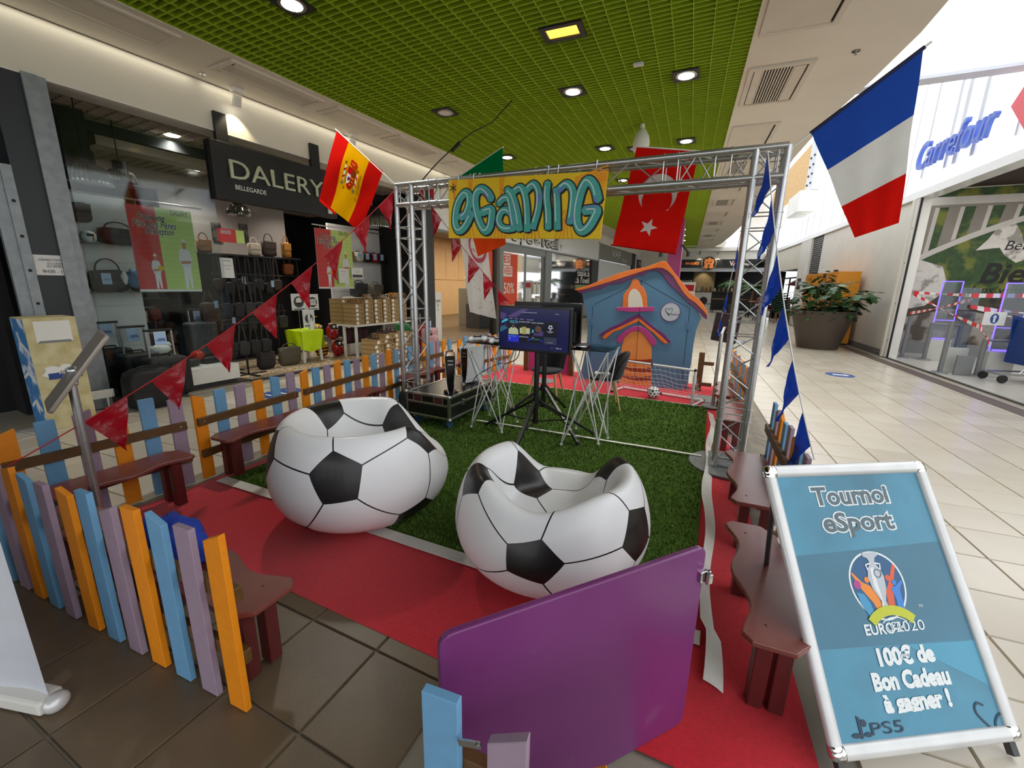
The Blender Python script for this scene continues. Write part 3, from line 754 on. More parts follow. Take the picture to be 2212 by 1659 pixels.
st = [(sx_ + (.145 if i % 2 == 0 else .058) * math.sin(i * pi / 5 + .25), sy_ - .66 * (.145 if i % 2 == 0 else .058) * math.cos(i * pi / 5 + .25)) for i in range(10)]
onflag(f, st, M_print['white'], t, 'star', .004, 1)
# Portugal
t = thing('flag', 'green and red flag mostly hidden behind the painted banner', 'flag', (-2.1, 3.9, 2.5), 0, 'flags round the portal')
f = drape((-2.50, 3.9, 2.36), (-1.96, 3.9, 2.60), (-2.24, 3.92, 1.62), (-1.905, 3.9, 1.73), .012, 1.2, .3)
band(f, 0, 1, 0, .42, Fl['green'], t); band(f, 0, 1, .42, 1, Fl['orange'], t)
B().tube([(-2.5, 3.905, 2.362), (-1.95, 3.905, 2.606)], .006, 8).build('pole', M_pole, t, True, world=True)
# printed white cloth behind it
t = thing('hanging_cloth', 'white printed cloth with a pink ring hanging behind the television', 'banner', (-2.4, 4.15, 1.8))
f = drape((-2.62, 4.15, 1.95), (-2.27, 4.15, 1.95), (-2.47, 4.15, 1.04), (-2.14, 4.15, .98), .015, .5, .1)
band(f, 0, 1, 0, 1, Fl['white'], t, 'sheet')
onflag(f, ribbon([(.62 + .30 * math.cos(a), .22 + .155 * math.sin(a)) for a in [2 * pi * i / 28 for i in range(29)]], .05), M_print['pink'], t, 'ring', .005, 0)
random.seed(5)
for i in range(26):
    u, v = random.uniform(.3, .95), .45 + .5 * random.random(); r = random.uniform(.006, .016)
    if i == 0: sb = B()
    sb.add([f(u + r * math.cos(q), v + r * .5 * math.sin(q)) + Vector((0, -.005, 0)) for q in (0, 1.3, 2.6, 3.9, 5.2)], [(0, 1, 2, 3, 4)])
sb.build('specks', M_print['dark'], t, world=True)
text('nor16', .075, FR((-2.35, 4.128, 1.70), (1, 0, -.15), (0, 0, 1)), M_print['pink'], 'lettering', t)

# ------------------------------------------------------------------ pennant strings
M_pr = film('red_pennant_film', (196, 16, 40)); M_pb = film('blue_pennant_film', (8, 62, 178), 0.15)
M_cr = mat('red_cord', (190, 30, 40), .6, noise=(9, .1)); M_cw = mat('white_cord', (230, 230, 226), .6, noise=(9, .05))
def string_pts(A, D, sag, n=40):
    A, D = Vector(A), Vector(D)
    return [A.lerp(D, i / n) - Vector((0, 0, sag * 4 * (i / n) * (1 - i / n))) for i in range(n + 1)]
def pennants(label, A, D, sag, spots, m, cord, drop=.2, wid=.15, lean=(0, 0, 0), twist=None, r=.003):
    pts = string_pts(A, D, sag)
    t = thing('pennant_string', label, 'bunting', A)
    B().tube(pts, r, 6).build('cord', cord, t, True, world=True)
    def at(u): k = min(max(u, 0), .9999) * 40; i = int(k); return pts[i].lerp(pts[i + 1], k - i)
    L = sum((pts[i + 1] - pts[i]).length for i in range(40))
    for j, u in enumerate(spots):
        a, c = at(u - wid / L / 2), at(u + wid / L / 2); mid = (a + c) / 2
        ln = Vector(lean); tip = mid + ln + Vector((0, 0, -drop)) + Vector((.01 * math.sin(j * 2.1), .02 * math.cos(j * 1.7), 0))
        nr = (c - a).cross(tip - mid).normalized()
        def fn(x, y, a=a, c=c, tip=tip, nr=nr, j=j):
            p = a.lerp(c, x); q = p.lerp(tip, y); return q + nr * (.01 * math.sin(x * 5 + y * 4 + j) * min(1, y * 3) + .006 * math.sin(y * 17 + j * 2) * y)
        B().grid(fn, 6, 10).build('pennant', m, t, smooth=2, world=True, merge=True)
    return t
pennants('red pennant string from the left truss tower down to the left corner', (-2.78, 3.355, 2.2), (-2.84, .64, .5), .13, [.055, .17, .285, .40, .515, .63, .745, .86], M_pr, M_cr, .25, .23, (0, .03, 0))
pennants('red pennant string from the crossbeam down to the television', (-2.47, 3.45, 2.05), (-1.78, 3.78, 1.16), .03, [.06, .30, .52, .70, .88], M_pr, M_cr, .21, .16, (-.05, 0, 0))
pennants('blue pennant string down the right truss tower to the fence by the poster stand', (.20, 3.33, 2.2), (.52, 2.32, .56), .12, [.06, .20, .38, .55, .73, .9], M_pb, M_cw, .27, .22, (-.05, .02, 0), r=.004)
pennants('blue pennant string from the right truss tower to the rear tablet stand', (.15, 3.45, 2.2), (.075, 5.3, .86), .12, [.04, .32, .58, .82], M_pb, M_cw, .18, .15, (0, .02, 0))
pn = thing('pennant_string', 'short knot of red pennants on the left end of the crossbeam', 'bunting', (-2.6, 3.5, 2.2))
for i, (x, dx) in enumerate(((-2.62, .05), (-2.5, .03))):
    B().grid(lambda u, v: Vector((x + (u - .5) * .07 * (1 - v) + dx * v, 3.50, 2.2 - v * .12)), 3, 5).build('pennant', M_pr, pn, smooth=2, world=True)

# ------------------------------------------------------------------ painted banner
bn = thing('painted_banner', 'yellow canvas sign with graffiti lettering hanging on the crossbeam', 'banner', (-1.52, 3.33, 2.0))
M_cv = mat('yellow_canvas', (240, 200, 18), 0.6, noise=(3, 0.08), mix=((242, 150, 24), 2.4, 0.55, 0.8))
Pb = [Vector((-2.19, 3.33, 2.215)), Vector((-.805, 3.33, 2.165)), Vector((-2.175, 3.33, 1.735)), Vector((-.83, 3.33, 1.70))]
Fb = FR((-1.5, 3.32, 1.955), (1, 0, -.032), (0, 0, 1)); BW, BH = 1.375, .475
B().prism([(-BW / 2, -BH / 2), (BW / 2 - .012, -BH / 2 - .0), (BW / 2, BH / 2), (-BW / 2 - .005, BH / 2)], Fb, .02, -.02).build('canvas', M_cv, bn, world=True, bevel=.002)
M_gb = mat('graffiti_black', (24, 24, 22), .6, noise=(9, .05)); M_gt = mat('graffiti_teal', (74, 172, 160), .6, noise=(14, .12), mix=((104, 118, 190), 9, .55, .75)); M_gw = mat('graffiti_white', (222, 236, 236), .6, noise=(9, .05)); M_go = mat('graffiti_orange', (242, 142, 20), .6, noise=(9, .05))
# strokes are read off the sign in a 0..100 x 0..36 field
def gx(p): return ((p[0] / 100 - .5) * BW, (.5 - p[1] / 36) * BH)
L_ = {
 'e': [[(9, 23), (13, 20.5), (15.3, 14), (14.5, 9.5), (11.5, 8.5), (7.5, 13), (5.3, 20), (5.2, 27), (7.5, 31), (11, 30), (14.2, 26), (17, 20.5)]],
 'G': [[(30.5, 12.5), (28, 9), (24, 6.5), (20.5, 8), (19.3, 13), (20.5, 20), (23.5, 27.5), (27, 31.5), (30, 29), (31, 23), (30.6, 18.5), (24, 20.5)]],
 'a': [[(35.5, 15.5), (38.5, 12.6), (42, 12.4), (43.8, 17), (45.2, 24), (47, 30.5)], [(44.5, 21.5), (41, 19.2), (37.5, 20.4), (36, 25), (38, 29), (42, 30.3), (46.5, 29.8)]],
 'm': [[(40.5, 7.3), (44.5, 11), (48, 20), (50.5, 31.5)], [(45, 9), (49.5, 6.6), (52.5, 11), (54.3, 20), (55.2, 32)], [(53.3, 8.5), (57.5, 5.2), (61, 9.5), (61.3, 19), (58.5, 30.5)]],
 'i': [[(66.3, 4.5), (66, 12), (67.5, 21), (68.3, 30.5)]],
 'n': [[(71.5, 8), (72.8, 18), (74, 31)], [(73, 9), (77.5, 5.8), (81.3, 9.5), (81.8, 18), (81, 27.5)]],
 'g': [[(96.2, 15.5), (93.5, 8), (89.5, 4.6), (86.5, 9), (84.8, 18), (85, 26), (88, 31.5), (92, 29.5), (95.3, 23.5), (95.6, 20.2), (88.5, 20.6)]],
}
def smooth_line(p, n=5):
    out = []
    for i in range(len(p) - 1):
        p0, p1, p2, p3 = p[max(i - 1, 0)], p[i], p[i + 1], p[min(i + 2, len(p) - 1)]
        for k in range(n):
            t_ = k / n; out.append(tuple(.5 * ((2 * p1[d]) + (-p0[d] + p2[d]) * t_ + (2 * p0[d] - 5 * p1[d] + 4 * p2[d] - p3[d]) * t_ ** 2 + (-p0[d] + 3 * p1[d] - 3 * p2[d] + p3[d]) * t_ ** 3) for d in (0, 1)))
    return out + [p[-1]]
def stroke(b, line, w, F, z, dx=0, dy=0):
    q = [(x + dx, y + dy) for x, y in line]; rb = ribbon(q, w); n = len(q)
    for i in range(n - 1): b.poly([rb[i], rb[i + 1], rb[2 * n - 2 - i], rb[2 * n - 1 - i]], F, z + len(b.f) * 1.5e-6)
    for e in (q[0], q[-1]): pass
    for p in q[1:-1]: b.poly(circ(p[0], p[1], w / 2 * .98, None, 8), F, z + len(b.f) * 1.5e-6)
ob = B()
for x0 in (14, 36, 78, 58, 96): 
    for k in range(-2, 3): stroke(ob, [gx((x0 + k * .5, 24 if k % 2 else 20)), gx((x0 + k * 2.6, 36))] if x0 < 90 else [gx((82, 5 + k)), gx((100, 1 + k * 1.8))], .009, Fb, .0006)
for x0 in (37, 15.5, 4): 
    for k in (-1, 0, 1): stroke(ob, [gx((x0 + k * 1.4, 0.2)), gx((x0 + k * .3, 12))], .01, Fb, .0007)
tag(ob.build('paint_streaks', M_go, bn, world=True), kind='stuff')
kb = B(); tb_ = B(); wb = B()
TWK = .0; z1, z2, z3 = .0012, .0042, .0066
for ch, sts in L_.items():
    for s0 in sts:
        l = [gx(p) for p in smooth_line(s0)]
        wdt = .066 if ch not in ('m', 'n', 'a', 'i') else .055
        stroke(kb, l, wdt + .02, Fb, z1); stroke(kb, l, wdt + .006, Fb, z1 + .0003, .012, -.010)
        stroke(tb_, l, wdt, Fb, z2); stroke(wb, l[2:-2], .008, Fb, z3, -wdt * .26, .004)
for a in (0, pi / 3, 2 * pi / 3): c_ = gx((3.2, 5)); d_ = Vector((math.sin(a), math.cos(a))) * .036; stroke(kb, [(c_[0] - d_.x, c_[1] - d_.y), c_, (c_[0] + d_.x, c_[1] + d_.y)], .008, Fb, z1)
kb.build('letter_outlines', M_gb, bn, world=True); tb_.build('letter_fills', M_gt, bn, world=True); wb.build('letter_highlights', M_gw, bn, world=True)
cl = B()
for x in (-2.1, -1.95, -1.28, -1.2, -.9): cl.tube([(x, 3.335, 2.19), (x, 3.345, 2.25), (x, 3.375, 2.262), (x, 3.40, 2.22)], .005, 6)
cl.build('cable_ties', M_alu, bn, world=True)
# ------------------------------------------------------------------ inflatable ball chairs
M_bw = mat('white_vinyl', (238, 238, 238), 0.38, coat=0.1, noise=(5, 0.03), bump=(16, 0.08))
M_bb = mat('black_vinyl', (24, 22, 21), 0.38, coat=0.1, noise=(5, 0.06), bump=(16, 0.08))
PHI = (1 + 5 ** .5) / 2
ico = [Vector(p).normalized() for p in ((0, 1, PHI), (0, 1, -PHI), (0, -1, PHI), (0, -1, -PHI), (1, PHI, 0), (1, -PHI, 0), (-1, PHI, 0), (-1, -PHI, 0), (PHI, 0, 1), (PHI, 0, -1), (-PHI, 0, 1), (-PHI, 0, -1))]
def ball_panels():
    """pentagons and hexagons of a football as direction polygons"""
    el = min((ico[0] - v).length for v in ico[1:])
    nb_ = {i: [j for j in range(12) if j != i and (ico[i] - ico[j]).length < el * 1.01] for i in range(12)}
    pent, hexa = [], []
    def third(i, j): return ico[i] * .735 + ico[j] * .265
    for i in range(12):
        c = ico[i]; js = nb_[i]; u = c.orthogonal().normalized(); w = c.cross(u)
        js = sorted(js, key=lambda j: math.atan2(ico[j].dot(w), ico[j].dot(u)))
        pent.append([third(i, j) for j in js])
    for i in range(12):
        for j in nb_[i]:
            for k in nb_[i]:
                if i < j < k and k in nb_[j]: hexa.append([third(i, j), third(j, i), third(j, k), third(k, j), third(k, i), third(i, k)])
    return pent, hexa
PENT, HEXA = ball_panels()
PROF_BACK = [(0, 0, .30), (.10, .15, .305), (.17, .25, .34), (.22, .29, .44), (.27, .345, .545), (.32, .41, .578), (.40, .475, .50), (.48, .515, .38), (.56, .525, .27), (.66, .49, .16), (.76, .41, .08), (.88, .24, .012), (1, 0, 0)]
PROF_GAP = [(0, 0, .30), (.10, .15, .30), (.17, .25, .305), (.22, .30, .32), (.27, .36, .345), (.32, .42, .36), (.40, .48, .345), (.48, .515, .30), (.56, .525, .23), (.66, .49, .14), (.76, .41, .07), (.88, .24, .012), (1, 0, 0)]
def prof(P, t):
    for i in range(len(P) - 1):
        if t <= P[i + 1][0]:
            a, c = P[i], P[i + 1]; m0 = P[max(i - 1, 0)]; m1 = P[min(i + 2, len(P) - 1)]; h = c[0] - a[0]; s = (t - a[0]) / h
            out = []
            for k in (1, 2):
                d0 = (c[k] - m0[k]) / max(1e-6, c[0] - m0[0]) * h; d1 = (m1[k] - a[k]) / max(1e-6, m1[0] - a[0]) * h
                out.append((2 * s ** 3 - 3 * s ** 2 + 1) * a[k] + (s ** 3 - 2 * s ** 2 + s) * d0 + (-2 * s ** 3 + 3 * s ** 2) * c[k] + (s ** 3 - s ** 2) * d1)
            return out
    return [0, 0]
def ball_map(d, front, scale, hs, back_dip=0.0):
    d = d.normalized(); t = math.acos(max(-1, min(1, d.z))) / pi; ph = math.atan2(d.y, d.x)
    a = abs((ph - front + pi) % (2 * pi) - pi)
    w = max(0.0, min(1.0, 1 - (a - .25) / .75)); w = w * w * (3 - 2 * w)
    wb = max(0.0, min(1.0, 1 - abs(a - pi) / .9)); wb = wb * wb * (3 - 2 * wb) * back_dip
    r1, z1 = prof(PROF_BACK, t); r2, z2 = prof(PROF_GAP, t)
    r, z = lerp(r1, r2, w), lerp(z1, z2, w)
    if z > .3: z = .3 + (z - .3) * (1 - wb)
    crease = 1 - .012 * math.exp(-((a - .95) / .12) ** 2) * (1 if t < .45 else 0)
    return Vector((r * math.cos(ph) * crease * scale, r * math.sin(ph) * crease * scale, z * hs))
def ball_chair(label, loc, front, R, scale, hs, dip):
    t = thing('ball_chair', label, 'inflatable chair', (loc[0], loc[1], .012))
    def fan(poly, shrink, n, lift):
        c = sum(poly, Vector()) / len(poly); b = B(); k = len(poly)
        pl = [c + (p - c) * shrink for p in poly]
        for i in range(k):
            a, e = pl[i], pl[(i + 1) % k]; idx = {}
            for p in range(n + 1):
                for q in range(n + 1 - p):
                    v = c + (a - c) * (p / n) + (e - c) * (q / n); idx[(p, q)] = len(b.v)
                    w = R @ v; m = ball_map(w, front, scale, hs, dip); cen = Vector((0, 0, .28 * hs)); 
                    b.v.append(m)
            for p in range(n):
                for q in range(n - p):
                    b.f.append((idx[(p, q)], idx[(p + 1, q)], idx[(p, q + 1)])); b.mi.append(0)
                    if p + q < n - 1: b.f.append((idx[(p + 1, q)], idx[(p + 1, q + 1)], idx[(p, q + 1)])); b.mi.append(0)
        return b
    # a dark skin just under the panels reads as the printed seam lines
    core = B(); seg, rg = 96, 60; core.ell((0, 0, 0), 1, 1, 1, seg, rg); 
    def nrm(v):
        v = v.normalized(); a = v.orthogonal().normalized(); c = v.cross(a); e = .02
        p = ball_map(v, front, scale, hs, dip); n = (ball_map(v + a * e, front, scale, hs, dip) - p).cross(ball_map(v + c * e, front, scale, hs, dip) - p)
        return p - n.normalized() * .0035
    core.v = [nrm(v) for v in core.v]
    core.build('seam_lines', M_bb, t, smooth=2)
    for p in PENT: fan(p, 1.03, 7, 0).build('black_panel', M_bb, t, smooth=2, merge=True)
    for p in HEXA: fan(p, .978, 9, 0).build('white_panel', M_bw, t, smooth=2, merge=True)
    v = B(); a0 = front + pi
    return t
def aim(d, spin):
    """rotation that brings one pentagon to face direction d"""
    d = Vector(d).normalized(); q = ico[0].rotation_difference(d).to_matrix(); el = min((ico[0] - v).length for v in ico[1:])
    nb0 = q @ [v for v in ico[1:] if (ico[0] - v).length < el * 1.01][0]; r = Vector((0, 0, 1)).cross(d).normalized(); u = d.cross(r)
    return Matrix.Rotation(math.radians(spin) - math.atan2(nb0.dot(u), nb0.dot(r)), 3, d) @ q
ball_chair('inflatable football armchair on the left, its hollow seat turned to the television', (-1.76, 1.72), math.radians(50), aim((.50, -.85, .12), 98), .94, 1.04, .0)
ball_chair('inflatable football armchair on the right, seen from behind beside the purple gate', (-.60, 1.76), math.radians(96), aim((.18, -.97, .0), 4), .875, .90, .28)

# ------------------------------------------------------------------ equipment case
M_case = mat('black_laminate', (26, 26, 27), 0.3, noise=(20, 0.1)); M_tyre = mat('blue_rubber', (44, 84, 120), .6, noise=(9, .1)); M_wheel = mat('dark_hub', (40, 42, 44), .5, noise=(9, .1))
M_dish = mat('dark_red_dish', (92, 40, 40), .5, noise=(9, .1))
cs = thing('flight_case', 'black road case with aluminium edges and blue castors carrying the game consoles', 'case', (-2.31, 3.53, .016), -.03)
CL, CW, CZ0, CZ1 = .84, .5, .10, .325
B().box((0, 0, (CZ0 + CZ1) / 2), (CW, CL, CZ1 - CZ0)).build('body', M_case, cs, bevel=.003)
e = B(); q = .022
for z in (CZ0 + q / 2, CZ1 - q / 2, .235):
    for sx in (-1, 1): e.box((sx * (CW / 2), 0, z), (.008, CL + .006, q)); e.box((0, sx * CL / 2, z), (CW + .006, .008, q))
for sx in (-1, 1):
    for sy in (-1, 1): e.box((sx * (CW / 2 - .008), sy * (CL / 2 - .008), (CZ0 + CZ1) / 2), (.024, .024, CZ1 - CZ0 + .002))
    e.box((sx * (CW / 2 - .012), 0, CZ1 + .001), (.024, CL, .006)); e.box((0, sx * (CL / 2 - .012), CZ1 + .001), (CW, .024, .006))
tag(e.build('edge_profiles', M_steel, cs, bevel=.002, seg=1), kind='stuff')
cb = None
for sx in (-1, 1):
    for sy in (-1, 1):
        for z in (CZ0 + .004, CZ1 - .004):
            if cb is None: cb = B().ell((0, 0, 0), .021, .021, .021, 12, 8).build('ball_corner', M_steel, cs, smooth=2); cb.location = (sx * CW / 2, sy * CL / 2, z)
            else: part(cb, 'ball_corner', cs, (sx * CW / 2, sy * CL / 2, z))
for sx in (-.11, .13):
    d = B(); 
    for k in (-1, 1): d.box((sx + k * .05, -CL / 2 - .006, .275), (.012, .006, .085)); d.box((sx, -CL / 2 - .006, .275 + k * .037), (.112, .006, .012))
    o = d.build('recessed_handle', M_steel, cs, bevel=.002, seg=1)
    B().box((sx, -CL / 2 - .002, .275), (.09, .004, .064)).build('dish', M_dish, o)
for sy in (-.2, .2):
    B().box((CW / 2 + .006, sy, .235), (.008, .045, .06)).box((CW / 2 + .012, sy, .245), (.008, .02, .03)).build('butterfly_latch', M_steel, cs, bevel=.002)
for sx in (-1, 1):
    for sy in (-1, 1):
        x, y = sx * (CW / 2 - .07), sy * (CL / 2 - .09)
        f = B().box((x, y, .095), (.07, .08, .008)); f.box((x - .02, y, .072), (.004, .03, .05)); f.box((x + .02, y, .072), (.004, .03, .05)); w = f.build('castor', M_steel, cs)
        R = Matrix.Rotation(pi / 2, 3, 'Y')
        B().lathe([(.028, -.014), (.042, -.014), (.045, -.008), (.045, .008), (.042, .014), (.028, .014)], 20, (x, y, .045), R).build('tyre', M_tyre, w, smooth=True)
        B().lathe([(0, -.012), (.028, -.012), (.028, .012), (0, .012)], 16, (x, y, .045), R).build('hub', M_wheel, w, smooth=True)
TOPZ = .016 + CZ1 + .005
# dark bag on the floor beside it
t = thing('black_bag', 'limp black bag on the floor beside the road case', 'bag', (-2.66, 3.22, .03))
blob((0, 0, .12), .07, .09, .17, 2.2, .3).build('body', mat('black_nylon', (22, 23, 28), .6, noise=(20, .3), bump=(30, .5)), t, smooth=2)
blob((.03, -.1, .05), .12, .08, .05, 9.2, .3).build('flap', bpy.data.materials['black_nylon'], t, smooth=2)

# ------------------------------------------------------------------ game consoles and pads
M_shell = mat('console_white', (226, 228, 230), .4, noise=(9, .03)); M_gloss = mat('gloss_black', (14, 14, 15), .12, noise=(9, .1))
def console(label, loc, rz):
    """upright: x = thickness, y = depth (front at -y)"""
    t = thing('game_console', label, 'console', loc, rz, 'game consoles on the road case')
    F = Matrix(((1, 0, 0, 0), (0, 1, 0, 0), (0, 0, 1, 0), (0, 0, 0, 1)))
    core = B(); n = 8
    ws = [.026, .03, .034, .036, .036, .034, .033, .034, .036]
    rings = [(z, w) for z, w in zip([.02, .06, .11, .16, .22, .27, .31, .34, .365], [.022, .024, .028, .032, .036, .038, .04, .040, .036])]
    for z, w in rings: core.v += [Vector(p) for p in ((-w, -.118, z), (w, -.118, z), (w, .115, z), (-w, .115, z))]
    for i in range(len(rings) - 1):
        for k in range(4): a = i * 4 + k; c = i * 4 + (k + 1) % 4; core.f.append((a, c, c + 4, a + 4)); core.mi.append(0)
    core.f += [(3, 2, 1, 0), tuple(range(len(core.v) - 4, len(core.v)))]; core.mi += [0, 0]
    core.build('core', M_gloss, t, bevel=.003)
    for sx in (-1, 1):
        b = B()
        prf = [(.012, .018, .03), (.06, .028, .036), (.13, .036, .042), (.21, .041, .047), (.29, .045, .05), (.35, .048, .054), (.385, .053, .058)]
        for z, a, c in prf:
            y0 = -.128 + .012 * math.sin(z * 8)
            b.v += [Vector(p) for p in ((sx * a, y0, z), (sx * (a + .004), y0 - .004, z), (sx * (a + .006), .128, z), (sx * (a - .0), .128, z))]
        for i in range(len(prf) - 1):
            for k in range(4):
                f = (i * 4 + k, i * 4 + (k + 1) % 4, i * 4 + 4 + (k + 1) % 4, i * 4 + 4 + k); b.f.append(f if sx > 0 else f[::-1]); b.mi.append(0)
        b.f += [(3, 2, 1, 0), tuple(range(len(b.v) - 4, len(b.v)))]; b.mi += [0, 0]
        b.build('side_shell', M_shell, t, bevel=.0015)
    sl = B()
    for z in (.32, .285): sl.box((0, -.119, z), (.05, .002, .01))
    sl.build('slots', M_steel, t)
    B().lathe([(0, 0), (.07, 0), (.07, .012), (.03, .016), (0, .016)], 24).build('stand', M_gloss, t, smooth=True)
    return t
console('white and black game console at the front of the road case, showing its dark front', (-2.16, 3.27, TOPZ), .55)
c2 = console('white game console at the back of the road case, its broad side facing out', (-2.2, 3.72, TOPZ), -.18)
Fp = FR((.056, -.075, .325), (0, 1, 0), (0, 0, 1))
lg = B(); lg.poly([(-.004, -.015), (.003, -.013), (.003, .016), (-.004, .018)], Fp, .0045); lg.poly(circ(.009, .007, .008, .007, 10), Fp, .0045); lg.poly(circ(-.012, -.008, .012, .004, 10), Fp, .0045); lg.poly(circ(.012, -.008, .012, .004, 10), Fp, .0045)
lg.build('emblem', M_darkgrey, c2)
def pad(label, loc, rz, m, grp='game pads on the left wire table'):
    t = thing('game_pad', label, 'controller', loc, rz, grp)
    b = B(); 
    b.ell((0, 0, .028), .075, .038, .02, 18, 10)
    for sx in (-1, 1): b.ell((sx * .058, -.03, .024), .024, .048, .021, 14, 8, Matrix.Rotation(sx * .25, 3, 'Z'))
    b.build('body', m, t, smooth=2)
    B().box((0, -.012, .043), (.055, .035, .010)).build('centre_plate', M_gloss, t, bevel=.003)
    k = B()
    for sx in (-1, 1): k.lathe([(.0, .0), (.008, .0), (.006, .01), (.01, .014), (.0, .016)], 12, (sx * .03, -.025, .042))
    k.build('sticks', M_gloss, t, smooth=True)
    return t

# ------------------------------------------------------------------ wire tables
M_rod = mat('white_rod', (214, 214, 210), .35, .4, noise=(9, .05)); M_gls = glass('table_glass', (214, 232, 240), .06)
def wire_table(label, P, Q, z, grp):
    """P: four foot points, Q: four top points"""
    c = sum((Vector((p[0], p[1], 0)) for p in P), Vector()) / 4
    t = thing('wire_table', label, 'table', (c.x, c.y, .03), 0, grp)
    P = [Vector((p[0], p[1], .035)) for p in P]; Q = [Vector((q[0], q[1], z - .01)) for q in Q]
    def rod(a, b_): B().tube([a, b_], .0058, 8).build('rod', M_rod, t, smooth=True, world=True)
    for i in range(4):
        j = (i + 1) % 4
        rod(Q[i], P[j]); rod(Q[j], P[i])
    cq = sum(Q, Vector()) / 4; cp = sum(P, Vector()) / 4; h1 = Vector((cp.x, cp.y, z * .62)); h2 = Vector((cq.x, cq.y, z * .40))
    for i in range(4): rod(h1, P[i]); rod(h2, Q[i])
    hb = B().ell(h1, .011, .011, .011, 10, 6); hb.ell(h2, .011, .011, .011, 10, 6)
    for p in P: hb.lathe([(.0, 0), (.015, 0), (.012, .012), (0, .014)], 12, p - Vector((0, 0, .006)))
    for p in Q: hb.ell(p, .013, .013, .009, 10, 6)
    tag(hb.build('hubs', M_rod, t, smooth=True, world=True), kind='stuff')
    g = B(); e = .02; out = [q + (q - cq).normalized() * e for q in Q]
    F = Matrix.Translation((0, 0, 0)); g.prism([(q.x, q.y) for q in out], F, .006, z)
    g.build('glass_top', M_gls, t, world=True)
    return t
GT = 'wire tables with clear tops either side of the television'
TLZ = .838
wire_table('wire frame table with clear top left of the television, holding white game pads', [(-1.95, 3.28), (-1.62, 3.27), (-1.62, 3.61), (-1.97, 3.68)], [(-1.96, 3.22), (-1.63, 3.22), (-1.62, 3.58), (-1.96, 3.62)], TLZ, GT)
wire_table('wire frame table with clear top right of the television, by the black chair', [(-1.04, 3.24), (-.76, 3.40), (-.72, 3.58), (-1.05, 3.70)], [(-1.0, 3.31), (-.72, 3.33), (-.71, 3.70), (-1.01, 3.72)], TLZ, GT)
PZ = TLZ + .0065
pad('white and black game pad leftmost on the left wire table', (-1.89, 3.30, PZ), .5, M_shell)
pad('white game pad in the middle of the left wire table', (-1.77, 3.36, PZ), -.1, M_shell)
pad('white game pad partly hidden by the television', (-1.66, 3.28, PZ), .3, M_shell)
t = thing('game_pad_dock', 'small dark charging tray on the right wire table beside the television', 'tray', (-.95, 3.44, PZ))
b = B().box((0, 0, .008), (.09, .14, .016))
b.build('base', M_gloss, t, bevel=.003)
for i in range(3): B().box((0, -.05 + .05 * i, .022), (.085, .006, .014)).build('rib', M_steel, t)
# ------------------------------------------------------------------ television on stand, second set behind
M_bez = mat('tv_bezel', (16, 16, 17), .25, noise=(9, .1)); M_tvb = mat('tv_back', (32, 33, 35), .5, noise=(9, .1)); M_post = mat('stand_black', (20, 20, 21), .35, noise=(9, .1))
def tvstand(label, c, feet, hub, top, colz=.16):
    t = thing('television_stand', label, 'stand', (c[0], c[1], .03), 0, 'black tripod television stands')
    B().tube([(0, 0, colz), (0, 0, top)], .022, 14).build('pole', M_post, t, smooth=True)
    B().tube([(0, 0, hub - .03), (0, 0, hub + .03)], .034, 14).box((.035, 0, hub), (.03, .03, .03)).build('collar', M_post, t, smooth=True)
    B().tube([(0, 0, colz - .01), (0, 0, colz + .03)], .028, 12).build('lower_collar', M_post, t, smooth=True)
    for f in feet:
        v = Vector((f[0] - c[0], f[1] - c[1], .014)); s = Vector((0, 0, hub)) + v.normalized() * .03; s.z = hub
        l = B().bar(s, v, .03, .022).build('leg', M_post, t, bevel=.003)
        m = s.lerp(v, .55); B().bar(Vector((0, 0, colz)), m, .014, .01).build('strut', M_post, l)
        B().ell(v, .022, .022, .016, 10, 6).build('rubber_foot', M_post, l, smooth=2)
    return t
tvstand('black tripod stand carrying the lit television', (-1.29, 3.26), [(-1.28, 2.77), (-1.84, 3.38), (-.86, 3.61)], .345, .80)
tvstand('black tripod stand behind, carrying the rear television', (-1.41, 3.76), [(-.91, 3.30), (-1.80, 3.45), (-1.36, 4.3)], .345, .80)
tv = thing('television', 'flat television showing a dark blue football game menu', 'television', (-1.31, 3.21, .805), .0)
TW, TH = .645, .372
B().box((0, .02, TH / 2), (TW, .03, TH)).build('case', M_bez, tv, bevel=.004)
B().box((0, .05, .16), (.3, .04, .2)).build('rear_box', M_tvb, tv, bevel=.006)
Fs = FR((-1.31, 3.2095 - .005, .805 + .19), (1, 0, 0), (0, 0, 1)); TM[tv.name] = Matrix.Translation((-1.31, 3.21, .805))
def scr(name, rgb, s=1.0): return mat(name, rgb, .2, emit=(rgb, s), noise=(9, .02))
SN = scr('screen_navy', (10, 14, 58), .5); S_t = {k: scr('screen_' + k, c, .55) for k, c in dict(black=(10, 11, 20), blue=(30, 36, 170), cyan=(60, 150, 170), violet=(62, 48, 92), cream=(150, 156, 126), gold=(140, 132, 70), grey=(40, 44, 62), white=(170, 176, 200), brown=(74, 54, 52), teal=(30, 84, 112)).items()}
def srect(x0, y0, x1, y1): return [(x0, y0), (x1, y0), (x1, y1), (x0, y1)]
SW, SH = .605, .335
def sx(u): return (u - .5) * SW
def sy(v): return (.5 - v) * SH
def panel(name, c, x0, y0, x1, y1, z=.0012): return B().poly(srect(sx(x0), sy(y1), sx(x1), sy(y0)), Fs, z).build(name, S_t[c] if c in S_t else SN, tv, world=True)
B().poly(srect(-SW / 2, -SH / 2, SW / 2, SH / 2), Fs, .0008).build('screen', SN, tv, world=True)
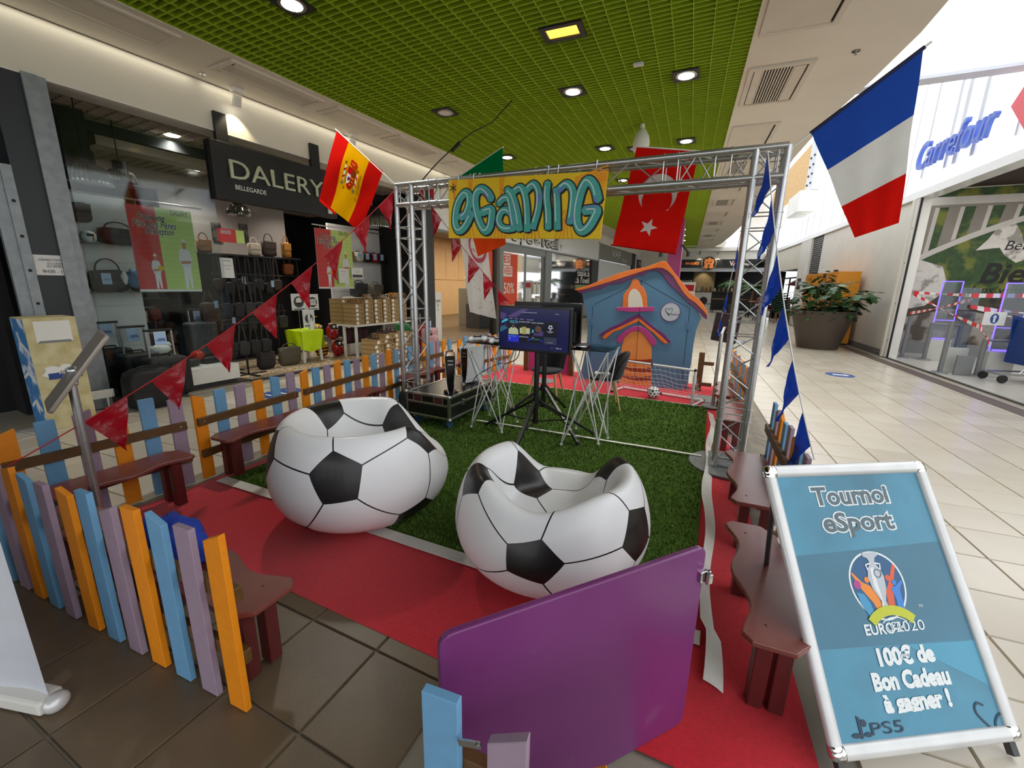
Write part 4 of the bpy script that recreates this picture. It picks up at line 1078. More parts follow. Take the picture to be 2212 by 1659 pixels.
for i, (pts, c) in enumerate(((((0, .62), (.12, .5), (.05, .44), (0, .5)), 'teal'), (((.02, .34), (.1, .26), (.12, .31), (.02, .39)), 'cyan'), (((.1, .22), (.25, .08), (.33, .02), (.42, .02), (.28, .18), (.22, .24)), 'violet'), (((.0, .1), (.1, .16), (.06, .3), (0, .28)), 'violet'), (((.0, .46), (.1, .42), (.1, .44), (0, .5)), 'brown'))):
    B().poly([(sx(a), sy(d)) for a, d in pts], Fs, .001).build('swirl', S_t[c], tv, world=True)
panel('tile', 'black', .12, .30, .285, .66); panel('tile', 'black', .29, .30, .465, .66); panel('tile', 'black', .47, .30, .645, .66); panel('tile', 'black', .655, .30, .835, .66)
panel('tile', 'blue', .12, .67, .285, .84); panel('tile', 'black', .29, .67, .465, .84); panel('tile', 'black', .47, .67, .645, .84); panel('tile', 'grey', .655, .67, .835, .84)
def shape(name, c, pts, z=.0018): return B().poly([(sx(a), sy(d)) for a, d in pts], Fs, z).build(name, S_t[c], tv, world=True)
shape('player_shirt', 'cream', [(.13, .65), (.13, .53), (.175, .47), (.20, .50), (.225, .47), (.275, .53), (.28, .65)]); shape('player_head', 'brown', [(sx_ / 1, sy_) for sx_, sy_ in [(.20 + .02 * math.cos(a), .44 + .042 * math.sin(a)) for a in [2 * pi * i / 10 for i in range(10)]]])
shape('card', 'gold', [(.335, .45), (.395, .45), (.395, .63), (.335, .63)], .0022); shape('card', 'cream', [(.30, .48), (.335, .48), (.335, .62), (.30, .62)]); shape('card', 'cream', [(.395, .48), (.45, .48), (.45, .62), (.395, .62)])
shape('player_head', 'brown', [(.52, .46), (.56, .40), (.61, .43), (.62, .53), (.57, .58), (.53, .54)]); shape('player_shirt', 'violet', [(.50, .65), (.52, .57), (.57, .60), (.62, .53), (.645, .55), (.645, .65)]); shape('mark', 'cyan', [(.475, .58), (.49, .50), (.50, .50), (.51, .57), (.50, .58)])
for k in range(5): a = 2 * pi * k / 5 + .3; shape('star_mark', 'white', [(.745 + .022 * math.cos(q) * .6 + .022 * math.cos(a), .43 + .04 * math.sin(a) + .02 * math.sin(q)) for q in [2 * pi * i / 5 for i in range(5)]])
shape('badge', 'blue', [(.415, .745), (.455, .745), (.45, .775), (.435, .79), (.42, .775)]); shape('cone', 'blue', [(.60, .79), (.62, .73), (.64, .79)]); shape('crest', 'gold', [(.135, .74), (.16, .74), (.155, .77), (.148, .785), (.14, .77)])
def st(s, size, u, v, c='white', **k): text(s, size, FR((-1.31 + sx(u), Fs.translation.y, .805 + .19 + sy(v)), (1, 0, 0), (0, 0, 1)), S_t[c], 'lettering', tv, z=.0026, **k)
st('VOLTA', .030, .205, .345, 'cyan', shear=.2, bold=.0006, sx=.8); st('ULTIMATE TEAM', .014, .365, .335, 'white', shear=.2); st('MODE CARRIERE', .014, .555, .345, 'white', shear=.2); st('UEFA', .009, .745, .51); st('CHAMPIONS', .010, .745, .535); st('LEAGUE', .008, .745, .557)
st('CONTINUER', .013, .185, .695, 'cyan'); st('COMPETITIONS', .012, .36, .70); st('JEU', .012, .50, .70); st('D\'ENTRAINEMENT', .010, .53, .74, 'cyan'); st('LIBERTADORES', .007, .745, .80); st('ACCUEIL', .008, .16, .262); st('JOUER', .008, .245, .265); st('EN LIGNE', .008, .33, .27); st('PERSONNALISER', .008, .45, .275)
st('BIENVENUE & BONNE CHANCE', .009, .44, .10); st('OPTIONS', .008, .83, .115); st('FIFA 21', .016, .87, .925, 'white', shear=.2)
shape('ring_mark', 'grey', [(.775 + .018 * math.cos(a), .925 + .03 * math.sin(a)) for a in [2 * pi * i / 14 for i in range(14)]])
B().box((-.30, -.001, .03), (.006, .003, .006)).build('power_light', M_chrome, tv)
tv2 = thing('television', 'back of a second black television facing away behind the lit one', 'television', (-1.40, 3.70, .81))
B().box((0, .06, .19), (.67, .03, .385)).build('case', M_bez, tv2, bevel=.004)
B().box((0, .03, .17), (.58, .05, .28)).box((.12, .0, .14), (.2, .03, .16)).build('rear_housing', M_tvb, tv2, bevel=.006)
# cables
def cable(label, pts, r=.004, m=None, name='cable'):
    P = []
    for i in range(len(pts) - 1):
        p0, p1, p2, p3 = (Vector(pts[max(0, min(len(pts) - 1, i + k))]) for k in (-1, 0, 1, 2))
        for k in range(6):
            t_ = k / 6; P.append(.5 * ((2 * p1) + (-p0 + p2) * t_ + (2 * p0 - 5 * p1 + 4 * p2 - p3) * t_ ** 2 + (-p0 + 3 * p1 - 3 * p2 + p3) * t_ ** 3))
    P.append(Vector(pts[-1]))
    o = B().tube(P, r, 6).build(name, m or M_ink, None, True); tag(o, label, 'cable'); return o
cable('thin black cable from the game pads down to the front console', [(-1.94, 3.24, PZ + .012), (-2.0, 3.22, .78), (-2.02, 3.24, .66), (-2.12, 3.30, .58), (-2.10, 3.36, .5), (-2.05, 3.40, TOPZ + .02)], .003)
cable('black cable looping over the road case lid', [(-2.12, 3.40, TOPZ + .01), (-2.18, 3.5, TOPZ + .05), (-2.1, 3.52, TOPZ + .006), (-2.12, 3.66, TOPZ + .008), (-2.07, 3.60, TOPZ + .03), (-2.06, 3.5, TOPZ + .008)], .004)
cable('black cable hanging from the television to the turf', [(-1.45, 3.27, .82), (-1.5, 3.3, .72), (-1.62, 3.33, .66), (-1.72, 3.36, .64), (-1.95, 3.38, .50), (-2.03, 3.42, TOPZ + .012)], .004)
cable('black cable running from the rear television down to the turf', [(-1.46, 3.76, .80), (-1.5, 3.85, .5), (-1.58, 3.88, .25), (-1.62, 3.85, .05), (-1.55, 3.9, .035)], .004)
cl_ = cable('black power cable with a plug hanging from the green ceiling to the crossbeam', [(-2.59, 5.4, 3.6), (-2.63, 5.2, 3.42), (-2.62, 4.9, 3.2), (-2.7, 4.6, 3.02), (-2.74, 4.3, 2.8), (-2.72, 3.95, 2.56), (-2.66, 3.65, 2.36), (-2.58, 3.46, 2.26)], .006)
B().tube([(-2.725, 4.36, 2.845), (-2.735, 4.24, 2.745)], [.022, .018], 8).build('plug', M_ink, cl_, True)

# ------------------------------------------------------------------ black shell chairs
M_felt = mat('black_felt', (30, 30, 32), .9, spec=.15, noise=(60, .15), bump=(200, .3), sheen=.2); M_oak = mat('pale_oak', (206, 170, 118), .5, noise=(14, .12))
def shell_chair(label, loc, rz):
    """faces local -y"""
    t = thing('shell_chair', label, 'chair', (loc[0], loc[1], .03), rz, 'black felt chairs behind the televisions')
    sz = .33
    b = B(); b.ell((0, 0, sz), .19, .18, .035, 28, 10)
    for v in b.v: v.z += .02 * (v.x / .19) ** 2
    b.build('seat', M_felt, t, smooth=2)
    k = B()
    def bf(u, v):
        a = lerp(-1.15, 1.15, u); r = .185 + .03 * v; z = sz + .0 + .30 * v * (1 - .42 * abs(lerp(-1, 1, u)) ** 2.4)
        return Vector((r * math.sin(a), r * math.cos(a) + .05 * v - .005, z))
    N_ = 18
    k.grid(bf, N_, 10)
    o = k.build('backrest', M_felt, t, smooth=2)
    sm = o.modifiers.new('thick', 'SOLIDIFY'); sm.thickness = .035; sm.offset = 0
    bv = o.modifiers.new('soft', 'SUBSURF'); bv.levels = 1; bv.render_levels = 1
    for sx_ in (-1, 1):
        for sy_ in (-1, 1):
            B().tube([(sx_ * .12, sy_ * .11, sz - .015), (sx_ * .18, sy_ * .18, 0)], [.016, .009], 10).build('leg', M_oak, t, smooth=True)
    return t
shell_chair('black felt chair with oak legs behind the stands, facing the front', (-1.70, 4.62), .1)
shell_chair('black felt chair with oak legs beside the goal, a game pad on its seat', (-1.02, 4.60), -1.25)
pad('white game pad left on the seat of the black chair', (-1.03, 4.53, .03 + .366), .4, M_shell, 'loose game pads')

# ------------------------------------------------------------------ little goal and ball
M_gp = mat('white_plastic_pipe', (226, 226, 226), .4, noise=(9, .04)); M_net = mat('white_net', (226, 226, 224), .8, noise=(9, .04))
gA, gB, gC, gD = Vector((-1.07, 5.38, .02)), Vector((-.10, 5.10, .02)), Vector((-.98, 5.66, .02)), Vector((.02, 5.46, .02)); up_ = Vector((0, 0, .42))
go = thing('toy_goal', 'small white toy football goal with net in front of the playhouse', 'goal', ((gA + gB) / 2).to_tuple())
TM[go.name] = Matrix.Translation((gA + gB) / 2)
def pipe(a, c, nm): return B().tube([a, c], .014, 12).build(nm, M_gp, go, True, world=True)
pipe(gA, gA + up_, 'post'); pipe(gB, gB + up_, 'post'); pipe(gA + up_, gB + up_, 'crossbar'); pipe(gA, gC, 'ground_bar'); pipe(gB, gD, 'ground_bar'); pipe(gC, gD, 'ground_bar'); 
for p in (gA, gB, gA + up_, gB + up_, gC, gD, (gA + gB) / 2 + up_, (gC + gD) / 2): B().ell(p, .019, .019, .019, 10, 6).build('black_joint', M_ink, go, smooth=2, world=True)
nt_ = B(); U_, V_ = 17, 9
def np_(u, v):
    a = (gA + up_).lerp(gB + up_, u); c = gC.lerp(gD, u); p = a.lerp(c, v); p.z -= .07 * math.sin(pi * v) * (1 + .3 * math.sin(u * 9)); p += Vector((.006 * math.sin(u * 37 + v * 20), 0, .006 * math.sin(u * 23))); return p
for i in range(U_ + 1): nt_.tube([np_(i / U_, j / 8) for j in range(9)], .0016, 4, False)
for j in range(1, V_): nt_.tube([np_(i / 12, j / V_) for i in range(13)], .0016, 4, False)
for s_, (a, c) in enumerate(((gA, gC), (gB, gD))):
    def sp(u, v): return (a + up_ * (1 - u)).lerp((a + up_ * (1 - u)).lerp(c, 1) if False else (a + up_).lerp(c, u), v)
    for i in range(1, 7): nt_.tube([sp(i / 7, k / 4) for k in range(5)], .0016, 4, False)
    for i in range(1, 4): nt_.tube([sp(k / 6, i / 4) for k in range(7)], .0016, 4, False)
tag(nt_.build('net', M_net, go, world=True), kind='stuff')
fb = thing('football', 'small black and white football lying at the goal mouth', 'ball', (-.55, 5.32, .004)); br_ = .078
B().ell((0, 0, br_), br_ * .985, br_ * .985, br_ * .985, 24, 14).build('core', M_bb, fb, smooth=2)
def mini(poly, shrink, m, nm, lift=1.0):
    c = sum(poly, Vector()) / len(poly); b = B(); pl = [c + (p - c) * shrink for p in poly]; k = len(pl)
    ring = [Matrix.Rotation(.6, 3, 'X') @ p for p in pl]; mid = [(Matrix.Rotation(.6, 3, 'X') @ (c + (p - c) * .5)) for p in pl]
    b.v = [p.normalized() * br_ * lift + Vector((0, 0, br_)) for p in ring + mid] + [(Matrix.Rotation(.6, 3, 'X') @ c).normalized() * br_ * lift + Vector((0, 0, br_))]
    for i in range(k): j = (i + 1) % k; b.f += [(i, j, k + j, k + i), (k + i, k + j, 2 * k)]; b.mi += [0, 0]
    b.build(nm, m, fb, smooth=2)
for p in PENT: mini(p, .8, M_bb, 'black_panel', 1.004)
for p in HEXA: mini(p, 1.03, M_bw, 'white_panel')
for p in PENT: mini(p, 1.05, M_bw, 'white_panel', .999)

# ------------------------------------------------------------------ playhouse front
M_hb = mat('house_blue', (84, 128, 160), .5, noise=(4, .06)); M_ho = mat('house_orange', (236, 120, 28), .4, noise=(5, .1), coat=.2); M_hp = mat('house_purple', (112, 40, 104), .4, noise=(5, .1), coat=.2); M_hk = mat('house_pink', (184, 58, 132), .4, noise=(5, .08), coat=.2); M_hw = mat('house_white', (226, 222, 208), .5, noise=(5, .04)); M_hd = mat('house_door_orange', (232, 150, 74), .45, noise=(5, .06)); M_hr = mat('house_rust', (150, 60, 28), .5, noise=(5, .1)); M_seam = mat('black_seam', (20, 24, 30), .8, noise=(9, .1)); M_vis = mat('medal_silver', (186, 194, 202), .4, noise=(9, .04))
HY = 5.96
hs = thing('playhouse', 'blue wooden playhouse front with a wavy orange and purple roof edge', 'playhouse', (-.95, HY, .004))
TM[hs.name] = Matrix.Translation((-.95, HY, .004)); kq = HY / 5.9
def hpts(p): return [(x * 1.0, z) for x, z in p]
FH = Matrix(((1, 0, 0, 0), (0, 0, -1, HY), (0, 1, 0, 0), (0, 0, 0, 1)))
roof_t = [(-1.821, 1.294), (-1.622, 1.354), (-1.416, 1.438), (-1.218, 1.519), (-1.043, 1.568), (-.853, 1.601), (-.654, 1.676), (-.61, 1.668), (-.576, 1.624), (-.493, 1.522), (-.392, 1.412), (-.291, 1.292), (-.177, 1.211), (-.118, 1.148), (-.054, 1.048)]
or_b = [(-.058, 1.001), (-.108, 1.064), (-.215, 1.164), (-.301, 1.217), (-.371, 1.291), (-.444, 1.392), (-.508, 1.485), (-.578, 1.55), (-.646, 1.587), (-.72, 1.592), (-.849, 1.563), (-1.037, 1.5), (-1.212, 1.44), (-1.412, 1.378), (-1.599, 1.319), (-1.759, 1.28)]
pu_b = [(-.052, .954), (-.109, .989), (-.179, 1.071), (-.275, 1.143), (-.374, 1.234), (-.454, 1.308), (-.553, 1.391), (-.616, 1.465), (-.659, 1.531), (-.726, 1.554), (-.81, 1.549), (-.891, 1.492), (-.977, 1.481), (-1.071, 1.432), (-1.187, 1.381), (-1.329, 1.369), (-1.439, 1.307), (-1.586, 1.283), (-1.713, 1.239), (-1.769, 1.259)]
wall_ = [(-1.713, 1.25), (-1.659, 1.063), (-1.618, .907), (-1.594, .695), (-1.604, .478), (-1.635, .255), (-1.679, .0), (-.25, .0), (-.189, .24), (-.178, .392), (-.177, .639), (-.162, .834), (-.124, .969), (-.22, 1.17), (-.4, 1.36), (-.60, 1.58), (-.7, 1.60), (-1.2, 1.45)]
def hpart(nm, pts, m, z0, th, bev=.003): return B().prism(pts, FH, th, z0).build(nm, m, hs, bevel=bev, seg=1, world=True)
hpart('front_panel', wall_, M_hb, -.02, .02)
def ribbon_between(nm, A, Bm, m, z0, th):
    """band between two polylines resampled to the same count"""
    def res(P, n):
        L = [0]
        for i in range(1, len(P)): L.append(L[-1] + math.dist(P[i], P[i - 1]))
        out = []
        for k in range(n + 1):
            s = L[-1] * k / n; i = max(j for j in range(len(P)) if L[j] <= s + 1e-9); i = min(i, len(P) - 2); w = (s - L[i]) / max(1e-9, L[i + 1] - L[i]); out.append((lerp(P[i][0], P[i + 1][0], w), lerp(P[i][1], P[i + 1][1], w)))
        return out
    return hpart(nm, A + Bm, m, z0, th)
hpart('orange_fascia', roof_t + or_b, M_ho, .012, .02); hpart('purple_fascia', list(reversed(or_b)) + [(-.052, .954)] + pu_b[1:], M_hp, .0, .016)
win_o = [(-1.125, 1.07), (-1.126, 1.234), (-1.063, 1.324), (-1.033, 1.384), (-1.032, 1.432), (-1.01, 1.447), (-.989, 1.452), (-.965, 1.447), (-.939, 1.429), (-.915, 1.376), (-.858, 1.328), (-.821, 1.241), (-.794, 1.08)]
hpart('window_frame', win_o, M_ho, 0, .012); hpart('window_pane', [(-1.048, 1.07), (-1.058, 1.196), (-1.044, 1.275), (-1.003, 1.32), (-.964, 1.316), (-.911, 1.268), (-.875, 1.191), (-.852, 1.08)], M_hw, .006, .01, .001)
hpart('window_sill', [(-1.205, 1.07), (-.95, 1.08), (-.708, 1.094), (-.707, 1.03), (-.793, 1.031), (-.899, 1.017), (-1.038, 1.011), (-1.13, 1.022), (-1.19, 1.015)], M_hk, .012, .014)
hpart('porch_purple', [(-1.424, .669), (-1.378, .709), (-1.267, .789), (-1.128, .859), (-1.031, .925), (-.902, .992), (-.792, .907), (-.668, .814), (-.557, .751), (-.453, .648), (-.479, .626), (-.541, .682), (-.684, .773), (-.787, .847), (-.898, .942), (-1.007, .876), (-1.124, .813), (-1.244, .759), (-1.345, .69), (-1.407, .654)], M_hp, .0, .014)
hpart('porch_orange', [(-1.374, .64), (-1.334, .691), (-1.224, .76), (-1.085, .831), (-.898, .937), (-.777, .848), (-.684, .783), (-.561, .691), (-.489, .626), (-.525, .613), (-.596, .658), (-.681, .743), (-.753, .789), (-.889, .892), (-.985, .846), (-1.053, .812), (-1.121, .767), (-1.221, .729), (-1.3, .651), (-1.34, .616)], M_ho, .002, .018)
hpart('door', [(-1.098, .528), (-1.071, .656), (-.996, .733), (-.908, .764), (-.848, .753), (-.784, .696), (-.716, .599), (-.693, .549), (-.648, .0), (-1.091, .0)], M_hd, .0, .006)
hpart('door_arch', [(-1.172, .617), (-1.145, .672), (-1.059, .76), (-.972, .816), (-.884, .832), (-.803, .806), (-.719, .74), (-.643, .645), (-.638, .594), (-.675, .571), (-.716, .599), (-.784, .696), (-.848, .753), (-.908, .764), (-.996, .733), (-1.071, .656), (-1.097, .591), (-1.148, .577)], M_hk, .006, .014)
for i, z in enumerate((.36, .24, .12)): hpart('painted_step', [(-1.08, z + .03), (-.95, z - .0), (-.80, z + .01), (-.67, z + .035), (-.668, z - .03), (-.8, z - .05), (-.95, z - .04), (-1.08, z - .0)], M_hr, .006, .002, 0)
sm_ = B()
for a in ([(-1.54, 1.068), (-1.536, .05)], [(-1.521, 1.094), (-.905, 1.429), (-.269, 1.086), (-.272, .08)], [(-.905, 1.429), (-.897, 1.30)]): sm_.poly(ribbon(a, .006), FH, .0012)
sm_.poly(ribbon([(-.890, 1.08), (-.880, .03)], .005), FH, .0275); tag(sm_.build('cut_lines', M_seam, hs, world=True), kind='stuff')
for x, z in ((-1.54, .85), (-1.54, .30), (-.27, .87), (-.27, .30)): B().prism(srect(x - .028, z - .05, x + .028, z + .05), FH, .006).prism(ribbon([(x, z - .05), (x, z + .05)], .012), FH, .012).build('hinge', M_hb, hs, bevel=.001, world=True)
md = hpart('round_badge', circ(-.50, 1.03, .125, None, 32), M_hp, .0, .008); tag(md, 'round silver badge with a heart mark')
B().prism(circ(-.50, 1.03, .116, None, 32), FH, .003, .007).build('badge_face', M_vis, md, world=True)
hl = [(-.51, .985), (-.54, 1.02), (-.565, 1.05), (-.56, 1.075), (-.54, 1.08), (-.52, 1.06), (-.505, 1.08), (-.485, 1.085), (-.475, 1.06), (-.49, 1.02)]
B().poly(ribbon(hl, [.012, .009, .007, .006, .006, .006, .006, .006, .005, .003]), FH, .0115).build('heart_mark', M_ink, md, world=True)
text('Vilsenne', .042, FH @ Matrix.Translation((-.455, 1.005, 0)), M_ink, 'lettering', md, z=.0115)
for x in (-1.62, -.21): B().box((x, HY + .16, .15), (.03, .28, .3)).build('side_brace', M_hb, hs, world=True)
# brown posts and rear purple panel of the enclosure
def simple_post(x, y, h, label):
    o = B().box((x, y, h / 2 + .004), (.075, .075, h - .008)).build('post', M_brownwood, None, bevel=.004); tag(o, label, 'post', 'brown posts at the back of the stand'); return o
simple_post(-2.62, 6.16, .66, 'brown square post at the far left back corner, behind the wire table')
simple_post(-1.86, 6.12, .66, 'brown square post left of the playhouse, behind the television')
p_ = thing('side_board', 'brown post with two short rails beside the playhouse on the right', 'post', (-.06, 6.02, .004))
B().box((0, 0, .26), (.07, .04, .52)).build('post', M_brownwood, p_, bevel=.003)
for z in (.38, .10): B().box((.09, -.01, z), (.13, .03, .045)).build('rail', M_brownwood, p_, bevel=.003)
o = B().box((-2.24, 6.14, .29), (.66, .022, .56)).build('purple_panel', M_hk, None, bevel=.004); tag(o, 'magenta board between the brown posts behind the black chair', 'panel')
for x, y, lab in ((.02, 5.6, 'grey round base plate beside the goal on the right'),):
    o = B().lathe([(0, 0), (.19, 0), (.19, .006), (.02, .012), (0, .012)], 28, (x, y, .006)).build('base_plate', M_grey, None, True)
    tag(o, lab, 'plate')
o = B().lathe([(0, 0), (.17, 0), (.17, .006), (.02, .012), (0, .012)], 28, (-2.1, 5.55, .006)).build('base_plate', M_grey, None, True); tag(o, 'grey round base plate on the red carpet behind the left wire table', 'plate')

# ------------------------------------------------------------------ poster stand
M_post_ = mat('poster_teal', (70, 148, 178), .3, noise=(2.2, .22), mix=((52, 114, 138), 3.0, .45, .68), coat=.15)
M_posd = mat('poster_deep_teal', (54, 118, 144), .3, noise=(3, .22), coat=.15); M_posl = mat('poster_light_teal', (66, 152, 182), .3, noise=(3, .12), coat=.15)
M_rail = mat('snap_frame', (222, 222, 220), .3, .25, noise=(14, .08))
po = Vector((.448, 1.218, .05)); pr_ = Vector((.851, .525, 0)).normalized(); pu_ = Vector((-.276, .459, .844)); FP = FR(po, pr_, pu_); PW, PH = .624, .832
ps = thing('poster_stand', 'aluminium snap frame stand with a teal tournament poster', 'sign', (.7, 1.4, .0)); TM[ps.name] = Matrix.Translation((.7, 1.4, 0))
def pp(x, y, z=0): return FP @ Vector((x, y, z))
B().prism(srect(.02, .02, PW - .02, PH - .02), FP, .012, -.014).build('backing', M_grey, ps, world=True)
def rail_(a, c, nm='frame_rail'):
    b = B(); path = [pp(*a, .0), pp(*c, .0)]; d = (path[1] - path[0]).normalized(); n = FP.to_3x3() @ Vector((0, 0, 1)); s = d.cross(n).normalized(); k = 12
    for p in path:
        for i in range(k + 1): an = pi * i / k; b.v.append(p + s * (.021 * math.cos(an)) + n * (.016 * math.sin(an)))
    for i in range(k): b.f.append((i, i + 1, k + 2 + i, k + 1 + i)); b.mi.append(0)
    b.f.append((0, k + 1, 2 * k + 1, k)); b.mi.append(0); b.f += [tuple(range(k + 1)), tuple(range(k + 1, 2 * k + 2))[::-1]]; b.mi += [0, 0]
    return b.build(nm, M_rail, ps, smooth=50, world=True)
i_ = .021
rail_((i_ + .02, i_), (PW - i_ - .02, i_)); rail_((i_ + .02, PH - i_), (PW - i_ - .02, PH - i_)); rail_((i_, i_ + .02), (i_, PH - i_ - .02)); rail_((PW - i_, i_ + .02), (PW - i_, PH - i_ - .02))
for x, y, a0 in ((i_, i_, pi), (PW - i_, i_, 1.5 * pi), (PW - i_, PH - i_, 0), (i_, PH - i_, pi / 2)):
    b = B(); nR = FP.to_3x3()
    b.ell(pp(x, y, 0), .0225, .0225, .0175, 18, 8, nR)
    dx = .022 if x < PW / 2 else -.022; dy = .022 if y < PH / 2 else -.022
    b.ell(pp(x + dx * .5, y, 0), .022, .0222, .0172, 14, 8, nR); b.ell(pp(x, y + dy * .5, 0), .0222, .022, .0172, 14, 8, nR)
    b.build('chrome_corner', M_chrome, ps, smooth=2, world=True)
B().poly(srect(.038, .038, PW - .038, PH - .038), FP, .001).build('poster', M_post_, ps, world=True)
B().poly([(.038, .275), (.585, .268), (.585, .56), (.038, .54)], FP, .0014).build('poster_band', M_posd, ps, world=True)
B().poly([(.34, .27), (.585, .265), (.585, .14)], FP, .0016).build('poster_band', M_posl, ps, world=True)
# legs that carry the frame, rear frame
for x in (.03, PW - .03): B().bar(pp(x, .02, -.012), Vector((pp(x, -.04, -.012).x, pp(x, -.04, -.012).y, .012)), .02, .02).build('leg', M_darkgrey, ps, world=True)
for x in (.06, PW - .06):
    tp = pp(x, PH - .03, -.016); ft = tp + Vector((.06, .18, 0)); ft.z = .002; B().tube([tp, ft], .009, 8).build('rear_leg', M_darkgrey, ps, True, world=True)
P_w = mat('poster_white', (232, 238, 238), .4, noise=(9, .03)); P_g = mat('poster_slate', (86, 106, 114), .4, noise=(9, .05)); P_d = mat('poster_navy', (30, 58, 78), .4, noise=(9, .05))
P_c = {k: mat('poster_' + k, c, .4, noise=(9, .06)) for k, c in dict(orange=(238, 140, 44), coral=(226, 92, 50), yellow=(196, 200, 40), blue=(58, 132, 214), dark=(36, 56, 72), magenta=(176, 62, 136), sky=(64, 152, 196), deep=(34, 90, 134), silver=(190, 196, 202), light=(228, 232, 234)).items()}
def pt(s, size, x, y, m, **k): return text(s, size, FP @ Matrix.Translation((x, y, 0)) @ Matrix.Rotation(k.pop('rot', 0), 4, 'Z'), m, 'lettering', ps, **k)
def outl(s, size, x, y, fit): 
    pt(s, size, x, y, P_w, bold=.0062 * size / .08, z=.0022, fit=fit + .012); pt(s, size, x, y, P_g, bold=.0022 * size / .08, z=.0028, fit=fit)
outl('Tournoi', .082, .302, .720, .285); outl('eSport', .082, .30, .634, .262)
# trophy roundel
ex, ey, erx, ery = .305, .44, .098, .102
def pd(pts, c, z, nm='emblem_shape'): return B().poly(pts, FP, z).build(nm, c if not isinstance(c, str) else P_c[c], ps, world=True)
EG = [(ex + erx * math.cos(a) * (1 + .05 * math.sin(a)), ey + ery * math.sin(a) + .0) for a in [2 * pi * i / 40 for i in range(40)]]
def esc(k): return [(ex + (x - ex) * k, ey + (y - ey) * k) for x, y in EG]
pd(esc(1.0), P_w, .002, 'emblem_ring'); pd(esc(.94), 'deep', .0024, 'emblem_disc')
def E(*p): return [(ex + a * .1, ey + c * .1) for a, c in p]
pd(E((-.86, .4), (-.80, .42), (-.55, .12), (-.3, .0), (-.12, -.3), (0, -.82), (-.22, -.86), (-.34, -.5), (-.62, -.1)), 'orange', .0028); pd(E((.72, .62), (.80, .52), (.62, .16), (.50, -.1), (.40, -.5), (.34, -.86), (.14, -.84), (.2, -.2), (.42, .1)), 'coral', .0028)
pd(E((.42, -.1), (.60, -.05), (.86, .12), (.88, .04), (.72, -.16), (.70, -.5), (.66, -.86), (.46, -.86), (.48, -.4)), 'blue', .0032); pd(E((-.84, -.16), (-.6, -.22), (-.46, -.5), (-.4, -.84), (-.62, -.84), (-.78, -.5)), 'sky', .0032)
pd(E(*[(-.74 + .13 * math.cos(a), .06 + .13 * math.sin(a)) for a in [2 * pi * i / 14 for i in range(14)]]), 'magenta', .003); pd(E(*[(-.36 + .09 * math.cos(a), .18 + .09 * math.sin(a)) for a in [2 * pi * i / 14 for i in range(14)]]), 'orange', .0034); pd(E(*[(.40 + .09 * math.cos(a), .2 + .09 * math.sin(a)) for a in [2 * pi * i / 14 for i in range(14)]]), 'coral', .0034); pd(E(*[(.58 + .08 * math.cos(a), .05 + .08 * math.sin(a)) for a in [2 * pi * i / 14 for i in range(14)]]), 'blue', .0036)
pd(E((-.26, .98), (.24, .98), (.26, .88), (.14, .82), (.08, .66), (.2, .5), (.28, .24), (.24, -.1), (.1, -.46), (.2, -.86), (-.16, -.86), (-.06, -.46), (-.24, -.1), (-.3, .24), (-.22, .5), (-.08, .66), (-.14, .82), (-.28, .88)), 'silver', .004, 'trophy')
pd(E((-.14, .5), (-.02, .56), (-.02, .0), (.0, -.5), (-.06, -.8), (-.12, -.8), (-.04, -.45), (-.18, .0)), 'light', .0044, 'trophy_shine'); B().poly(ribbon(E((-.08, .66), (-.26, .62), (-.22, .46)), .005), FP, .0042).build('trophy_handle', P_w, ps, world=True); B().poly(ribbon(E((.08, .66), (.26, .62), (.22, .46)), .005), FP, .0042).build('trophy_handle', P_w, ps, world=True)
B().poly(ribbon([(.313 + .012 * math.cos(a), .475 + .012 * math.sin(a)) for a in [2 * pi * i / 16 for i in range(17)]], .003), FP, .0048).build('trophy_ring', P_g, ps, world=True)
def arc(cx_, cy_, r, a0, a1, n=14): return [(cx_ + r * math.cos(lerp(a0, a1, i / n)), cy_ + r * math.sin(lerp(a0, a1, i / n))) for i in range(n + 1)]
B().poly(ribbon(arc(.318, .262, .105, 2.35, .79), .028), FP, .005).build('emblem_arch', P_c['yellow'], ps, world=True)
B().poly(ribbon(arc(.323, .275, .072, 2.2, .94), .003), FP, .005).build('emblem_line', P_w, ps, world=True); B().poly(ribbon(arc(.323, .282, .032, 2.3, .84), .003), FP, .005).build('emblem_line', P_w, ps, world=True)
for ch, a in zip('UEFA', (2.05, 1.72, 1.40, 1.08)): text(ch, .028, FP @ Matrix.Translation((.323 + .05 * math.cos(a), .274 + .05 * math.sin(a), 0)) @ Matrix.Rotation(a - pi / 2, 4, 'Z'), P_w, 'lettering', ps, z=.005)
pt('EURO', .042, .265, .316, P_w, bold=.0010, z=.003, fit=.104); pt('2020', .042, .372, .318, P_w, z=.003, fit=.103); pt('TM', .012, .432, .372, P_w, z=.003)
pt('100€ de', .062, .323, .240, P_w, bold=.0034, z=.003, fit=.195); pt('Bon Cadeau', .062, .322, .178, P_w, bold=.0034, z=.003, fit=.262); pt('à gagner !', .060, .322, .122, P_w, bold=.0034, z=.003, fit=.225)
pt('PS5', .042, .198, .066, P_d, z=.003, fit=.105)
pd([(.108, .047), (.118, .05), (.118, .098), (.108, .104)], P_d, .003, 'badge_shape'); pd(circ(.126, .084, .010, .009, 12), P_d, .003, 'badge_shape'); pd(circ(.096, .056, .015, .006, 12), P_d, .0032, 'badge_shape'); pd(circ(.134, .056, .013, .006, 12), P_d, .0032, 'badge_shape')
hl = [(.535, .095), (.517, .103), (.505, .094), (.505, .076), (.525, .05), (.549, .03), (.558, .052), (.572, .066), (.585, .071)]
